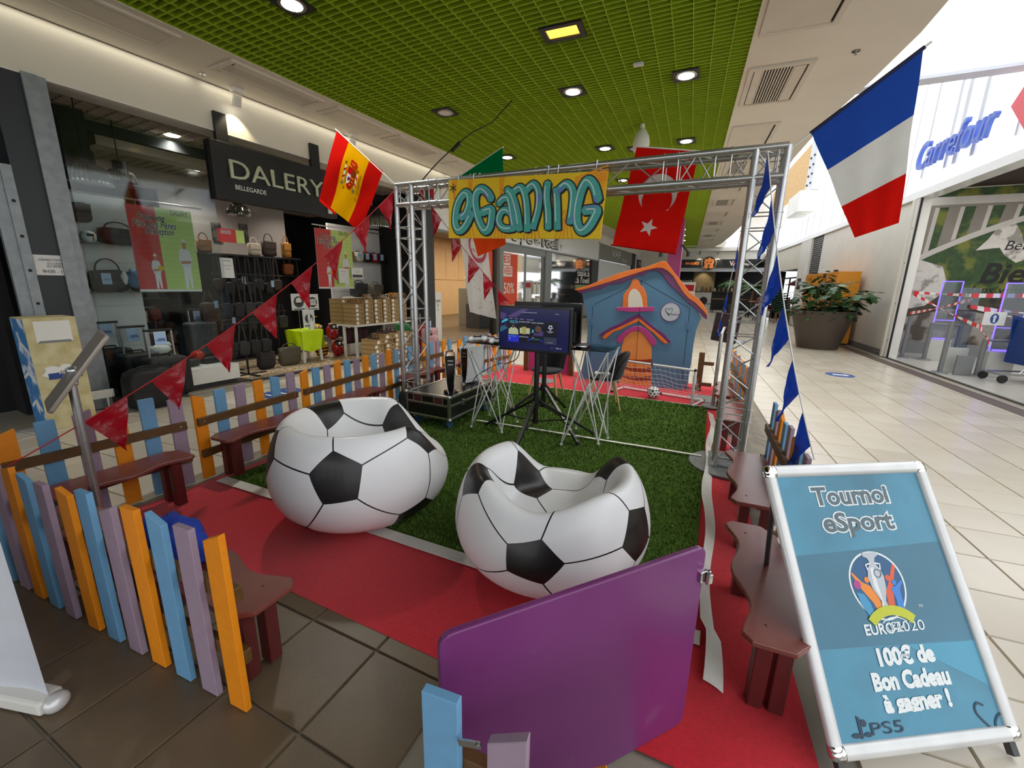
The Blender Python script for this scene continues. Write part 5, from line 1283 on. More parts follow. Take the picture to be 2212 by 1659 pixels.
B().poly(ribbon(smooth_line(hl, 4), .006), FP, .003).build('heart_mark', P_d, ps, world=True)

# ------------------------------------------------------------------ tablet stands
def tablet_stand(label, loc, top, tilt, rz, w, h, m, grp):
    t = thing('tablet_stand', label, 'stand', loc, rz, grp)
    B().lathe([(0, 0), (.13, 0), (.13, .006), (.03, .014), (0, .014)], 28).build('base_plate', M_grey, t, smooth=True)
    B().tube([(0, 0, .01), (0, 0, top)], .021, 16).build('pole', M_alu, t, smooth=True)
    B().tube([(0, 0, top), (.0, -.02, top + .04)], [.024, .018], 12).box((0, -.03, top + .05), (.07, .04, .03)).build('head_joint', M_alu, t, bevel=.004)
    R = Matrix.Translation((0, -.045, top + .07)) @ Matrix.Rotation(tilt, 4, 'X')
    b = B(); F = R @ Matrix(((1, 0, 0, 0), (0, 0, 1, 0), (0, 1, 0, 0), (0, 0, 0, 1)))
    b.prism(rrect(w, h, .015), F, .022, -.011); b.build('tablet_housing', m, t, bevel=.005)
    b = B(); b.prism(rrect(w - .03, h - .03, .008), F, .0012, -.0118); b.build('screen', M_gloss, t)
    return t
M_tabl = mat('taupe_panel', (168, 158, 146), .35, .3, noise=(5, .1))
k1 = thing('tablet_stand', 'silver tilted tablet panel on a pole at the left corner, seen from its side', 'stand', (-2.77, .885, .004))
B().lathe([(0, 0), (.12, 0), (.12, .006), (.03, .014), (0, .014)], 28).build('base_plate', M_grey, k1, smooth=True)
B().tube([(0, 0, .01), (-.01, .01, .84)], .018, 16).build('pole', M_alu, k1, smooth=True)
B().tube([(-.01, .01, .835), (-.02, .03, .90)], [.024, .016], 12).ell((-.025, .03, .90), .03, .03, .022, 12, 8).build('head_joint', M_alu, k1, bevel=.003)
_v = Vector((-.952, .304, 0)); _r2 = Vector((.304, .952, 0)); _a = _r2 * .25 + Vector((0, 0, .345)); _b = _v * .25 + Vector((0, 0, .02)); _c = Vector((-2.80, .93, .905))
FK = FR(_c, _a, _b); kb_ = B().prism([(x, y) for x, y in rrect(_a.length, _b.length, .02)], FK, .02, -.01); kb_.build('tablet_housing', M_tabl, k1, bevel=.006, world=True)
_s = 1 if (FK.to_3x3() @ Vector((0, 0, 1))).dot(Vector((0, 0, 1))) > 0 else -1
B().prism([(x, y) for x, y in rrect(_a.length - .04, _b.length - .04, .012)], FK, .0015, -.0117 if _s > 0 else .0102).build('screen', M_gloss, k1, world=True)
k2 = thing('tablet_stand', 'dark tilted tablet panel on a pole beside the right end of the goal', 'stand', (.12, 5.22, .02))
B().lathe([(0, 0), (.12, 0), (.12, .006), (.03, .014), (0, .014)], 28).build('base_plate', M_grey, k2, smooth=True)
B().tube([(0, 0, .01), (0, 0, .84)], .02, 14).build('pole', M_alu, k2, smooth=True)
FK2 = FR((.155, 5.31, .915), (.93, -.30, -.10), (-.25, .05, .75))
B().prism(rrect(.27, .32, .015), FK2, .02, -.01).build('tablet_housing', mat('dark_plum_panel', (62, 50, 54), .4, noise=(8, .08)), k2, bevel=.004, world=True)
B().prism(ribbon([(-.13, .0), (.13, .0)], .012), FK2, .004, .01).build('back_strip', M_bleg, k2, world=True)
B().tube([(0, 0, .83), (.02, .06, .90)], .016, 10).build('head_joint', M_alu, k2, smooth=True)
# ------------------------------------------------------------------ bag shop shell
M_bag = [mat('bag_' + n, c, .6, noise=(12, .2), bump=(60, .2)) for n, c in (('black', (24, 24, 25)), ('charcoal', (44, 43, 42)), ('brown', (66, 46, 38)), ('olive', (92, 86, 70)), ('tan', (150, 110, 70)), ('grey', (84, 88, 90)), ('navy', (30, 36, 56)), ('cream', (206, 194, 170)), ('ochre', (176, 118, 34)), ('red', (150, 26, 36)), ('rust', (150, 78, 30)), ('pink', (196, 152, 156)), ('plum', (70, 30, 40)), ('steelblue', (64, 118, 158)))]
BK = {m.name[4:]: m for m in M_bag}
M_shopfloor = mat('shop_floor', (92, 84, 74), .4, noise=(5, .1)); M_slat = mat('white_slatwall', (224, 224, 222), .5, noise=(4, .04)); M_shopw = mat('shop_wall_grey', (150, 140, 132), .7, noise=(3, .06)); M_shopb = mat('shop_black', (18, 18, 19), .8, noise=(4, .1)); M_lat = mat('shop_lattice', (186, 176, 160), .6, noise=(5, .06))
b = B(); LF.box(b, -.4, 5.3, 0.02, 5.2, -.005, .002); tag(b.build('floor_bag_shop', M_shopfloor), 'dark floor inside the bag shop', kind='structure')
b = B(); LF.box(b, -.5, -.42, .3, 5.2, 0, 3.3); LF.box(b, 5.55, 5.62, .3, 5.2, 0, 3.3); LF.box(b, 2.0, 5.62, 5.2, 5.3, 0, 3.3); LF.box(b, -.5, 2.0, 5.2, 5.3, 0, 3.3)
tag(b.build('wall_bag_shop', M_shopb), 'dark inner walls of the bag shop', kind='structure')
b = B(); LF.box(b, -.5, 5.6, .3, 5.2, 3.36, 3.4); sc_ = tag(b.build('ceiling_bag_shop', M_shopw), 'lattice ceiling of the bag shop', kind='structure')
b = B()
for k in range(52): LF.box(b, -.4, 5.5, .32 + k * .09, .328 + k * .09, 3.16, 3.20)
for k in range(40): LF.box(b, -.4 + k * .15, -.39 + k * .15, .3, 5.0, 3.16, 3.2)
tag(b.build('lattice', M_lat, sc_), kind='stuff')
b = B(); LF.box(b, .9, 5.5, 1.55, 1.85, 2.98, 3.2); LF.box(b, .2, 5.5, 3.4, 3.7, 2.85, 3.2); tag(b.build('trim_5', M_lat), 'pale ceiling beams in the bag shop', kind='structure')
b = B(); LF.box(b, .55, 5.3, 1.0, 1.08, 2.98, 3.1); tag(b.build('trim_6', M_shopb), 'black lighting track under the bag shop ceiling', kind='structure')
b = B(); LF.box(b, .08, .62, .95, 1.5, 2.0, 3.2); tag(b.build('pillar_black', M_shopb), 'black box column inside the bag shop', kind='structure')
b = B(); LF.box(b, 2.2, 4.5, 3.2, 3.26, 0, 2.85); tag(b.build('wall_back_white', M_shopw), 'pale panelled back wall of the bag shop', kind='structure')
for i, (s0, z0) in enumerate(((2.98, 2.06), (3.5, 2.1))):
    b = B(); LF.box(b, s0, s0 + .16, 3.17, 3.195, z0, z0 + .34)
    o = b.build('photo_print', mat('photo_print_%d' % i, (96, 84, 74), .5, mix=((30, 26, 24), 9, .45, .55), noise=(14, .3))); tag(o, ('dark photo print, left of two on the back wall of the bag shop', 'dark photo print, right of two on the back wall of the bag shop')[i], 'picture')
def slatwall(name, s0, s1, d, z0, z1, label, n, along=True):
    b = B(); LF.box(b, s0, s1, d, d + .03, z0, z1); o = tag(b.build(name, M_slat), label, kind='structure')
    h = (z1 - z0) / n
    p0 = None
    for k in range(n):
        b = B(); LF.box(b, s0, s1, d - .012, d, z0 + k * h + .004, z0 + (k + 1) * h - .004); b.build('slat_board', M_slat, o, bevel=.002, seg=1)
    return o
slatwall('wall_slat_left', .17, .74, .66, .3, 2.24, 'white slatted wall with bags at the left of the shop', 8)
slatwall('wall_slat_right', 4.15, 5.5, 1.42, .5, 2.45, 'white slatted wall with vanity cases behind the shoe boxes', 9)
b = B(); LF.box(b, 5.28, 5.56, -.06, .35, 0, 3.3); tag(b.build('pillar_dark', M_anthracite, bevel=.004), 'dark steel clad pillar between the bag shop and the clothes shop', kind='structure')
for s, d in ((1.48, .95), (1.5, 2.2), (3.6, 1.2), (4.4, 2.4), (2.6, 2.6)):
    p = LF.P(s, d, 3.155)
    o = B().lathe([(0, -.006), (.05, -.008), (.075, -.002), (.075, 0), (0, 0)], 20, (0, 0, 0)).build('downlight', M_lamp, None, True); o.location = p
    tag(o, 'round white downlight in the bag shop lattice ceiling, %s' % {(1.48, .95): 'nearest the front', (1.5, 2.2): 'behind the front one on the left', (3.6, 1.2): 'hidden above the shop sign', (4.4, 2.4): 'deep in the right half', (2.6, 2.6): 'deep in the middle'}[(s, d)], 'lamp', 'downlights inside the bag shop')
    L = bpy.data.lights.new('shop_beam', 'SPOT'); L.energy = 75; L.spot_size = 2.2; L.spot_blend = .8; L.shadow_soft_size = .07; L.color = (1, .93, .85); lo = bpy.data.objects.new('beam', L); COL.objects.link(lo); lo.location = p - Vector((0, 0, .03)); lo.parent = None; lo['label'] = 'beam of a shop downlight'; lo['category'] = 'light'
# pebble rug and plinth
M_rug = mat('pebble_rug', (206, 186, 154), .9, mix=((132, 108, 80), 38, .46, .56), noise=(20, .1))
b = B(); LF.box(b, 1.55, 3.7, -.05, 1.5, .0, .008); tag(b.build('pebble_mat', M_rug), 'pebble patterned beige mat at the bag shop entrance', 'mat')
b = B(); LF.box(b, 1.5, 3.75, -.09, -.05, .0, .02); tag(b.build('trim_7', M_darkgrey), 'dark threshold strip of the bag shop', kind='structure')
b = B(); LF.box(b, .62, 1.42, .02, .85, .06, .26); o = b.build('plinth', M_white, None, bevel=.004); tag(o, 'low white display plinth at the front of the bag shop', 'plinth')
b = B(); LF.box(b, .62, 1.42, .1, .8, .0, .06); b.build('recess', M_darkgrey, o)
M_glassp = glass('shop_glass', (238, 244, 244), .03)
b = B(); LF.box(b, .08, 1.38, -.008, .0, .27, 2.9); tag(b.build('window_1', M_glassp), 'glass pane at the left of the bag shop', kind='structure')
# hanging sign
sg = thing('hanging_sign', 'black hanging shop sign with pale metal capital letters', 'sign', LF.P(2.24, -.02, 2.64)); 
b = B(); LF.box(b, 1.37, 3.14, -.08, .06, 2.31, 2.97); b.build('board', M_black, sg, world=True, bevel=.006)
b = B(); LF.box(b, 1.48, 1.62, -.04, .02, 2.97, 3.3); LF.box(b, 2.78, 2.92, -.04, .02, 2.97, 3.3); b.build('brackets', M_black, sg, world=True)
M_letter = mat('pale_gilt', (196, 198, 170), .3, .5, noise=(9, .05))
text('DALERY', .31, LF.face(2.21, 2.665, -.085), M_letter, 'lettering', sg, ext=.012, fit=1.34)
text('BELLEGARDE', .075, LF.face(1.80, 2.475, -.085), M_paper, 'lettering', sg, bold=.001, fit=.40)
o = B(); LF.box(o, 2.96, 3.02, -.11, -.085, 2.36, 2.52); o.build('label_plate', M_paper, sg, world=True)
# ribbed dome lamps
M_dome = mat('ribbed_glass', (150, 150, 140), .15, .75, noise=(9, .1)); M_domein = mat('dome_inner_glow', (250, 235, 225), .5, emit=((250, 230, 215), 1.1), noise=(9, .05))
def dome(s, d, z, r, label):
    p = LF.P(s, d, z); t = thing('dome_lamp', label, 'lamp', p, 0, 'ribbed dome lamps in the bag shop')
    pr = [(r, 0), (r * 1.0, .02), (r * .97, r * .35), (r * .86, r * .62), (r * .66, r * .85), (r * .42, r * .97), (r * .4, r * 1.0)]
    B().lathe(pr, 72, wob=lambda k, i: 1 + (.035 if k % 2 else -.01) * (1 if i < 5 else .3)).build('shade', M_dome, t)
    B().lathe([(0, .03), (r * .95, .025)], 36).build('diffuser', M_domein, t)
    B().lathe([(r * .42, r * .97), (r * .42, r * 1.55), (r * .3, r * 1.62), (0, r * 1.62)], 24).build('cap', M_shopb, t, True)
    B().tube([(0, 0, r * 1.6), (0, 0, 3.16 - z)], .006, 8).build('cord', M_shopb, t)
    return t
dome(.34, .35, 2.30, .205, 'ribbed dome pendant lamp nearest the galvanised post'); dome(.88, 1.0, 2.48, .15, 'ribbed dome pendant lamp just behind the nearest one'); dome(2.60, 1.6, 2.38, .17, 'ribbed dome pendant lamp low behind the shop sign'); dome(4.75, .7, 2.40, .24, 'ribbed dome pendant lamp beside the left truss tower')

# posters
PC = {k: mat('print_' + k, c, .5, noise=(5, .05)) for k, c in dict(coral=(206, 62, 62), lime=(196, 222, 124), skin=(186, 128, 96), shirt=(226, 224, 226), trouser=(236, 236, 238), hat=(232, 230, 220), gold=(222, 182, 40), limed=(178, 206, 106), corald=(184, 50, 52), skyt=(136, 176, 222), sea=(58, 120, 180)).items()}
def man(b, x, y, s, F, z):
    return [('trouser', [(-.10, .0), (-.02, .0), (.02, .30), (.06, .0), (.12, .02), (.13, .46), (-.1, .46)]), ('shirt', [(-.13, .44), (.15, .44), (.20, .62), (.15, .78), (.05, .82), (-.05, .82), (-.14, .78), (-.19, .60)]), ('skin', [(-.03, .80), (.06, .80), (.07, .93), (-.04, .93)]), ('hat', [(-.08, .93), (.11, .93), (.06, .955), (.05, 1.0), (-.03, 1.0), (-.04, .955)]), ('skin', [(-.14, .50), (.16, .52), (.16, .57), (-.14, .56)])]
def dad_poster(label, s0, s1, d, z0, z1, rail):
    w, h = s1 - s0, z1 - z0; t = thing('poster', label, 'poster', LF.P((s0 + s1) / 2, d, z0), 0)
    b = B(); LF.box(b, s0, s1, d, d + .006, z0, z1); b.build('sheet', M_paper, t, world=True)
    F = LF.face(s0, z0, d)
    def rc(x0, y0, x1, y1): return [(x0 * w, y0 * h), (x1 * w, y0 * h), (x1 * w, y1 * h), (x0 * w, y1 * h)]
    B().poly(rc(0, .03, .42, 1), F, .002).build('red_half', PC['coral'], t, world=True); B().poly(rc(.42, .03, 1, 1), F, .002).build('green_half', PC['lime'], t, world=True)
    for nm, mm, a, e in (('board_line', 'corald', 0, .42), ('board_line', 'limed', .42, 1)):
        l = B()
        for k in range(1, 14): l.poly(rc(a, .03 + k * .069, e, .036 + k * .069), F, .0024)
        tag(l.build('board_lines', PC[mm], t, world=True), kind='stuff')
    for ox, oy, sc in ((.79, .035, .62 * h), (.30, .035, .42 * h)):
        for c, p in man(None, 0, 0, 1, None, 0): B().poly([(ox * w + x * sc * .62, oy * h + y * sc) for x, y in p], F, .003 + .0003 * ['trouser', 'shirt', 'skin', 'hat'].index(c)).build('figure_' + c, PC[c], t, world=True)
    B().poly(circ(.37 * w, .035 * h + .25 * h, .055 * w, .03 * h, 12), F, .0042).build('yellow_hat', PC['gold'], t, world=True)
    text('DALERY', .075 * w / .62, F @ Matrix.Translation((.79 * w, .955 * h, 0)), M_ink, 'lettering', t, z=.004, fit=.28 * w)
    for s, y, f, x in (('Pour une', .875, .40, .34), ('Fête des Pères', .795, .66, .38), ("d'exception", .72, .44, .44)):
        text(s, .11 * w / .62, F @ Matrix.Translation((x * w, y * h, 0)), M_paper, 'lettering', t, z=.0036, fit=f * w * 1.02, shear=.3, bold=.004); text(s, .11 * w / .62, F @ Matrix.Translation((x * w, y * h, 0)), M_ink, 'lettering', t, z=.0044, fit=f * w, shear=.3, bold=.0006)
    B().tube([LF.P(rail[0], d, z1 + .05), LF.P(rail[1], d, z1 + .05)], .010, 8).build('rail', M_steel, t, True, world=True)
    b = B()
    for u in (.15, .85): b.tube([LF.P(lerp(s0, s1, u), d, z1), LF.P(lerp(s0, s1, u), d, z1 + .05)], .003, 6)
    b.build('hooks', M_steel, t, world=True)
dad_poster('large red and green fathers day poster in the left shop window', .50, 1.12, .05, 1.2, 2.12, (-.02, 1.24))
dad_poster('red and green fathers day poster partly hidden behind the pennants', 3.34, 4.12, .75, 1.22, 2.24, (3.3, 4.9))
def notice(label, s0, s1, d, z0, z1, lines, m=M_paper, cat='notice'):
    t = thing('paper_notice', label, cat, LF.P((s0 + s1) / 2, d, z0))
    b = B(); LF.box(b, s0, s1, d, d + .004, z0, z1); b.build('sheet', m, t, world=True)
    F = LF.face((s0 + s1) / 2, z0, d); w, h = s1 - s0, z1 - z0
    for txt, v, f, sz in lines: text(txt, sz, F @ Matrix.Translation((0, v * h, 0)), M_ink, 'lettering', t, z=.002, fit=f * w)
    return t
notice('white opening hours notice on the anthracite pillar', -.285, -.015, -.006, 1.36, 1.545, [('HORAIRES D\'OUVERTURE', .76, .76, .03), ('DU LUNDI', .58, .36, .03), ('AU SAMEDI', .44, .42, .03), ('9H30 - 19H', .18, .68, .045)])
notice('small printed notice on the glass beside the left fathers day poster', 1.40, 1.56, .1, 1.37, 1.62, [('INFORMATION', .86, .6, .02), ('AVIS AUX CLIENTS', .62, .6, .014), ('MERCI', .45, .3, .014)])
notice('white notice hanging below the second fathers day poster', 3.72, 3.92, .68, 1.32, 1.58, [('INFORMATION', .8, .6, .02), ('MERCI', .55, .3, .014)])
nt = notice('white notice with a grey band right of the second fathers day poster', 4.05, 4.33, .72, 1.41, 1.61, [('LES SACS', .6, .3, .024)])
B().poly([(-.12, .02), (.12, .02), (.12, .07), (-.12, .07)], LF.face(4.19, 1.41, .72), .002).build('grey_band', M_darkgrey, nt, world=True)
# red price card on the racks
t = thing('promo_card', 'small red and green promotion card standing over the bag racks', 'sign', LF.P(2.3, 1.4, 1.9))
b = B(); LF.box(b, 2.12, 2.52, 1.4, 1.41, 1.92, 2.12); b.build('sheet', PC['coral'], t, world=True)
F = LF.face(2.12, 1.92, 1.4); B().poly([(.27, 0), (.40, 0), (.40, .2), (.27, .2)], F, .001).build('green_part', PC['lime'], t, world=True); B().poly([(.04, .12), (.2, .12), (.2, .18), (.04, .18)], F, .001).build('pink_label', BK['pink'], t, world=True)

# ------------------------------------------------------------------ bags, cases, boxes
M_tag = mat('blue_price_tag', (176, 204, 236), .5, noise=(9, .05)); M_tagt = mat('tag_blue_ink', (40, 70, 140), .5, noise=(9, .05)); M_hand = mat('trolley_tube', (170, 170, 168), .3, .8, noise=(9, .05))
def lfrz(): return -math.radians(2.9)
def place(s, d, z): return LF.P(s, d, z)
RZ = pi / 2 - math.radians(2.9)      # local x along the facade, local -y towards the hall
def softbox(w, dp, h, r, puff=.0, seed=0.0):
    b = B(); nx, ny, nz = 5, 3, 4
    bm = bmesh.new(); bmesh.ops.create_cube(bm, size=1)
    bmesh.ops.subdivide_edges(bm, edges=bm.edges[:], cuts=3, use_grid_fill=True)
    for v in bm.verts:
        p = Vector((v.co.x * 2, v.co.y * 2, v.co.z * 2)); q = p.normalized(); k = max(abs(p.x), abs(p.y), abs(p.z)); e = 6.0
        n = (abs(p.x) ** e + abs(p.y) ** e + abs(p.z) ** e) ** (1 / e); p = p / n
        s_ = 1 + puff * noise.noise(Vector((p.x * 1.7 + seed, p.y * 1.7, p.z * 1.7 + seed)))
        v.co = Vector((p.x * w / 2 * s_, p.y * dp / 2 * s_, p.z * h / 2 * s_ + h / 2))
    bm.verts.index_update(); b.v = [v.co.copy() for v in bm.verts]; b.f = [tuple(v.index for v in f.verts) for f in bm.faces]; b.mi = [0] * len(b.f); bm.free(); return b
def handbag(label, s, d, z, w, h, dp, m, grp=None, strap=.6, tagged=False, rz=0.0, cat='bag', seed=0.0, flap=True):
    t = thing('handbag' if cat == 'bag' else cat.replace(' ', '_'), label, cat, place(s, d, z), RZ + rz, grp)
    softbox(w, dp, h, 0, .10, seed).build('body', m, t, smooth=2)
    if flap: B().box((0, -dp / 2 - .002, h * .72), (w * .9, .01, h * .45)).build('flap', m, t, bevel=.004)
    if strap:
        n = 10; B().tube([(w * .32 * math.cos(pi * i / n), 0, h * .96 + h * strap * math.sin(pi * i / n)) for i in range(n + 1)], .008, 6).build('handle', m if flap else BK['black'], t, True)
    if tagged:
        B().box((-.05, -dp / 2 - .012, h * .6), (.085, .003, .12)).build('price_tag', M_tag, t)
        text('-30%', .035, FR((-.05, -dp / 2 - .0145, h * .56), (1, 0, 0), (0, 0, 1)), M_tagt, 'lettering', t, world=False)
    return t
G = 'bags on the left slatted wall'
bb = []
for (s0, s1, z) in ((.2, .76, 1.71), (.2, .76, 1.19)):
    b = B(); LF.box(b, s0, s1, .40, .655, z - .012, z); o = tag(b.build('shelf', M_glassp), 'glass shelf on the left slatted wall, %s' % ('upper' if z > 1.5 else 'lower'), 'shelf', 'glass shelves on the left slatted wall')
handbag('black overnight bag with white labels on the upper glass shelf', .58, .54, 1.711, .36, .19, .16, BK['black'], G, .35)
handbag('brown satchel hanging high on the left slatted wall', .30, .58, 1.93, .18, .2, .08, BK['brown'], G, .0)
handbag('black briefcase with blue price tag on the lower glass shelf', .42, .54, 1.191, .34, .24, .14, BK['black'], G, .55, True)
handbag('dark narrow bag at the right end of the lower glass shelf', .68, .54, 1.191, .13, .2, .13, BK['charcoal'], G, .3)
t = thing('scarf', 'blue and white scarf draped over the briefcase', 'scarf', place(.62, .46, 1.25), RZ)
blob((0, 0, .09), .07, .03, .10, 4.4, .4, 16, 8, False).build('blue_end', BK['steelblue'], t, smooth=2); blob((-.09, 0, .10), .03, .025, .08, 1.4, .4, 12, 8, False).build('white_end', M_paper, t, smooth=2)
t = thing('helmet', 'white ball-shaped helmet on the upper shelf by the post', 'helmet', place(.30, .50, 1.711), RZ)
B().ell((0, 0, .065), .07, .07, .065, 18, 10).build('shell', M_paper, t, smooth=2); B().box((0, -.062, .08), (.06, .02, .03)).build('visor', M_ink, t, bevel=.005); B().box((.02, -.066, .045), (.012, .012, .05)).build('stripe', BK['ochre'], t)
def suitcase(label, s, d, z, w, h, dp, m, grp, handle=.28, tagged=True, rz=0.0, hcol=None, tilt=0):
    t = thing('suitcase', label, 'suitcase', place(s, d, z), RZ + rz, grp)
    b = B().box((0, 0, h / 2 + .04), (w, dp, h)); b.build('shell', m, t, bevel=min(w, dp) * .16, seg=3)
    r = B()
    for k in (-.25, 0, .25): r.box((k * w, -dp / 2 - .003, h / 2 + .04), (w * .06, .008, h * .8))
    tag(r.build('ribs', m, t, bevel=.003), kind='stuff')
    for x in (-1, 1): B().lathe([(.0, -.012), (.02, -.012), (.02, .012), (0, .012)], 12, (x * (w / 2 - .04), 0, .02), Matrix.Rotation(pi / 2, 3, 'Y')).build('wheel', M_ink, t, True)
    B().tube([(-.06, 0, h + .045), (-.05, 0, h + .07), (.05, 0, h + .07), (.06, 0, h + .045)], .009, 6).build('grip', M_ink, t, True)
    if handle:
        q = w * .3; hz = h + .04
        for x in (-1, 1): B().tube([(x * q, .03, hz), (x * q, .03, hz + handle)], .011, 8).build('handle_tube', hcol or M_hand, t, True)
        B().box((0, .03, hz + handle), (2 * q + .04, .03, .025)).build('handle_bar', M_ink, t, bevel=.008)
        if tagged:
            B().box((0, .012, hz + handle - .09), (.115, .003, .15)).build('price_tag', M_tag, t)
            text('-30%', .045, FR((0, .0095, hz + handle - .11), (1, 0, 0), (0, 0, 1)), M_tagt, 'lettering', t, world=False, bold=.001)
            text('TB', .022, FR((0, .0095, hz + handle - .03), (1, 0, 0), (0, 0, 1)), M_paper, 'lettering', t, world=False)
    return t
G = 'suitcases at the front of the bag shop'
suitcase('black trolley case with a blue sale tag, closest to the hall', .55, -.10, .0, .4, .44, .3, BK['black'], G, .30)
suitcase('black trolley case with a blue sale tag, middle of the three tagged handles', .46, .30, .0, .36, .46, .26, BK['black'], G, .30)
suitcase('black trolley case with a blue sale tag, leftmost of the three tagged handles', .33, .62, .0, .36, .50, .24, BK['black'], G, .30)
suitcase('black laptop trolley standing behind the tagged cases', .42, 1.0, .4, .36, .40, .2, BK['black'], G, 0)
suitcase('grey ribbed suitcase with a blue tag beside the left poster', 1.42, .85, .26, .36, .46, .22, BK['grey'], G, .17)
suitcase('dark red suitcase with a bare handle behind the black cases', .82, .8, .26, .26, .38, .2, BK['plum'], G, .3, False, hcol=BK['plum'])
handbag('large black bag slumped on the floor at the shop corner', .27, -.38, 0, .42, .42, .34, BK['black'], G, .1, seed=3.3)
handbag('dark bag lying on the white plinth left of the red ball', .92, .3, .261, .3, .09, .2, BK['charcoal'], 'goods on the white plinth', .2)
handbag('black wallet case on the white plinth by the grey suitcase', 1.25, .35, .261, .24, .08, .16, BK['black'], 'goods on the white plinth', .2)
t = thing('toy_ball', 'orange red ball on the white plinth', 'ball', place(1.13, .42, .262)); B().ell((0, 0, .085), .085, .085, .085, 20, 12).build('ball', mat('orange_red_rubber', (204, 60, 36), .3, noise=(6, .05)), t, smooth=2); B().lathe([(.0, .166), (.012, .17), (0, .173)], 10).build('valve', M_ink, t)
t = thing('folded_cloth', 'white folded cloth between the tagged suitcases', 'cloth', place(.74, .45, .44), RZ); blob((0, 0, .05), .12, .09, .06, 6.1, .3, 18, 8).build('fold', M_paper, t, smooth=2); blob((.06, .02, .1), .08, .06, .04, 2.6, .3, 14, 8).build('fold', M_paper, t, smooth=2)
# bag racks
rk = thing('bag_rack', 'tall black metal rack hung with dark shoulder bags', 'rack', place(2.2, 1.0, 0), RZ)
b = B()
for x in (-.35, .45): b.tube([(x, 0, 0), (x, 0, 1.72)], .014, 8); b.tube([(x - .0, -.3, .012), (x, .3, .012)], .014, 8)
B_ = [b.build('posts', M_black, rk, True)]
tag(B_[0], kind='stuff')
for z in (1.70, 1.42, .85): B().tube([(-.5, -.06, z), (.6, -.06, z)], .009, 8).build('rail', M_black, rk, True)
rk2 = thing('bag_rack', 'black metal rack nearer the hall with a flat foot, hung with bags', 'rack', place(1.72, .35, 0), RZ)
b = B(); b.tube([(0, 0, 0), (0, 0, 1.45)], .014, 8); b.box((0, 0, .01), (.5, .05, .02)); b.box((0, 0, .01), (.05, .5, .02)); b.build('post', M_black, rk2, True)
for z in (1.42, .75): B().tube([(-.3, -.05, z), (.3, -.05, z)], .009, 8).build('rail', M_black, rk2, True)
random.seed(11)
def hung(label, s, d, zr, w, h, m, drop, grp, tagc=False):
    t = thing('shoulder_bag', label, 'bag', place(s, d, zr - drop - h), RZ, grp)
    softbox(w, .09, h, 0, .1, s * 7).build('body', m, t, smooth=2)
    B().box((0, -.05, h * .7), (w * .92, .012, h * .5)).build('flap', m, t, bevel=.004)
    b = B(); zt = h + drop - .01
    for x in (-1, 1): b.bar((x * w * .36, 0, h * .9), (x * .02, 0, zt), .022, .006, (0, 1, 0))
    b.build('strap', m, t)
    if tagc: B().box((w * .3, -.06, h * .9), (.05, .003, .1)).build('price_tag', M_tag, t)
row = ['first', 'second', 'third', 'fourth', 'fifth', 'sixth', 'seventh', 'eighth']
for i in range(7): hung('dark shoulder bag on the top rail of the tall rack, %s from the left' % row[i], 1.78 + i * .15, .93, 1.70, .13, .17, BK[('black', 'charcoal', 'black', 'black', 'charcoal', 'black', 'brown')[i]], .34 + .05 * (i % 2), 'shoulder bags on the top rail of the tall rack', i in (2, 5))
for i in range(6): hung('dark shoulder bag on the middle rail of the tall rack, %s from the left' % row[i], 1.82 + i * .17, .88, .98, .16, .2, BK[('brown', 'black', 'charcoal', 'black', 'black', 'charcoal')[i]], .2, 'shoulder bags on the middle rail of the tall rack', i in (0, 3))
for i in range(4): hung('black bag on the upper rail of the front rack, %s from the left' % row[i], 1.5 + i * .15, .28, 1.42, .14, .2, BK[('black', 'black', 'charcoal', 'black')[i]], .38, 'bags on the upper rail of the front rack')
for i in range(4): hung('black bag on the lower rail of the front rack, %s from the left' % row[i], 1.48 + i * .16, .26, .75, .15, .2, BK[('black', 'charcoal', 'black', 'black')[i]], .24, 'bags on the lower rail of the front rack')
hung('brown satchel with blue tag hanging left of the front rack', 1.42, .55, 1.2, .22, .26, BK['brown'], .16, 'bags on the upper rail of the front rack', True)
handbag('olive messenger bag standing on the mat by the yellow stool', 2.52, .55, .01, .36, .30, .13, BK['olive'], 'messenger bags on the mat', .2)
handbag('dark grey messenger bag left of the olive one on the mat', 2.12, .55, .01, .26, .28, .12, BK['charcoal'], 'messenger bags on the mat', .7)
for i, (s, d, z, w, h, m, lab) in enumerate(((1.62, 1.42, 1.55, .2, .15, 'pink', 'pale pink handbag on the rack end below the red card'), (2.72, 1.5, 1.75, .2, .2, 'cream', 'cream handbag right of the red promotion card'), (2.98, 1.5, 1.75, .24, .26, 'brown', 'dark brown handbag with tall handles on the rack top'), (3.3, 1.5, 1.75, .15, .26, 'ochre', 'ochre handbag on the rack top by the pale wall'), (2.0, 1.6, 1.75, .2, .2, 'tan', 'tan handbag left of the red promotion card'), (1.78, 1.75, 1.75, .22, .2, 'olive', 'khaki handbag at the left end of the rack top'), (3.36, 1.6, 1.45, .2, .2, 'rust', 'rust brown handbag in the lit alcove'))):
    handbag(lab, s, d, z, w, h, .1, BK[m], 'handbags on the upper shelves', .5, seed=i * 1.3)
b = B(); LF.box(b, 1.5, 3.5, 1.4, 1.75, 1.72, 1.745); LF.box(b, 3.2, 3.5, 1.5, 1.75, 1.42, 1.44); LF.box(b, 1.5, 1.52, 1.5, 1.75, 0, 1.72); LF.box(b, 3.48, 3.5, 1.5, 1.75, 0, 1.72); LF.box(b, 1.5, 3.5, 1.74, 1.76, 0, 1.72); tag(b.build('shelf_unit', M_shopb), 'black shelf unit behind the bag racks', 'shelf')
b = B(); LF.box(b, 1.5, 1.6, 1.3, 1.75, 1.53, 1.545); tag(b.build('ledge', M_shopb), 'small ledge carrying the pink handbag', 'shelf')
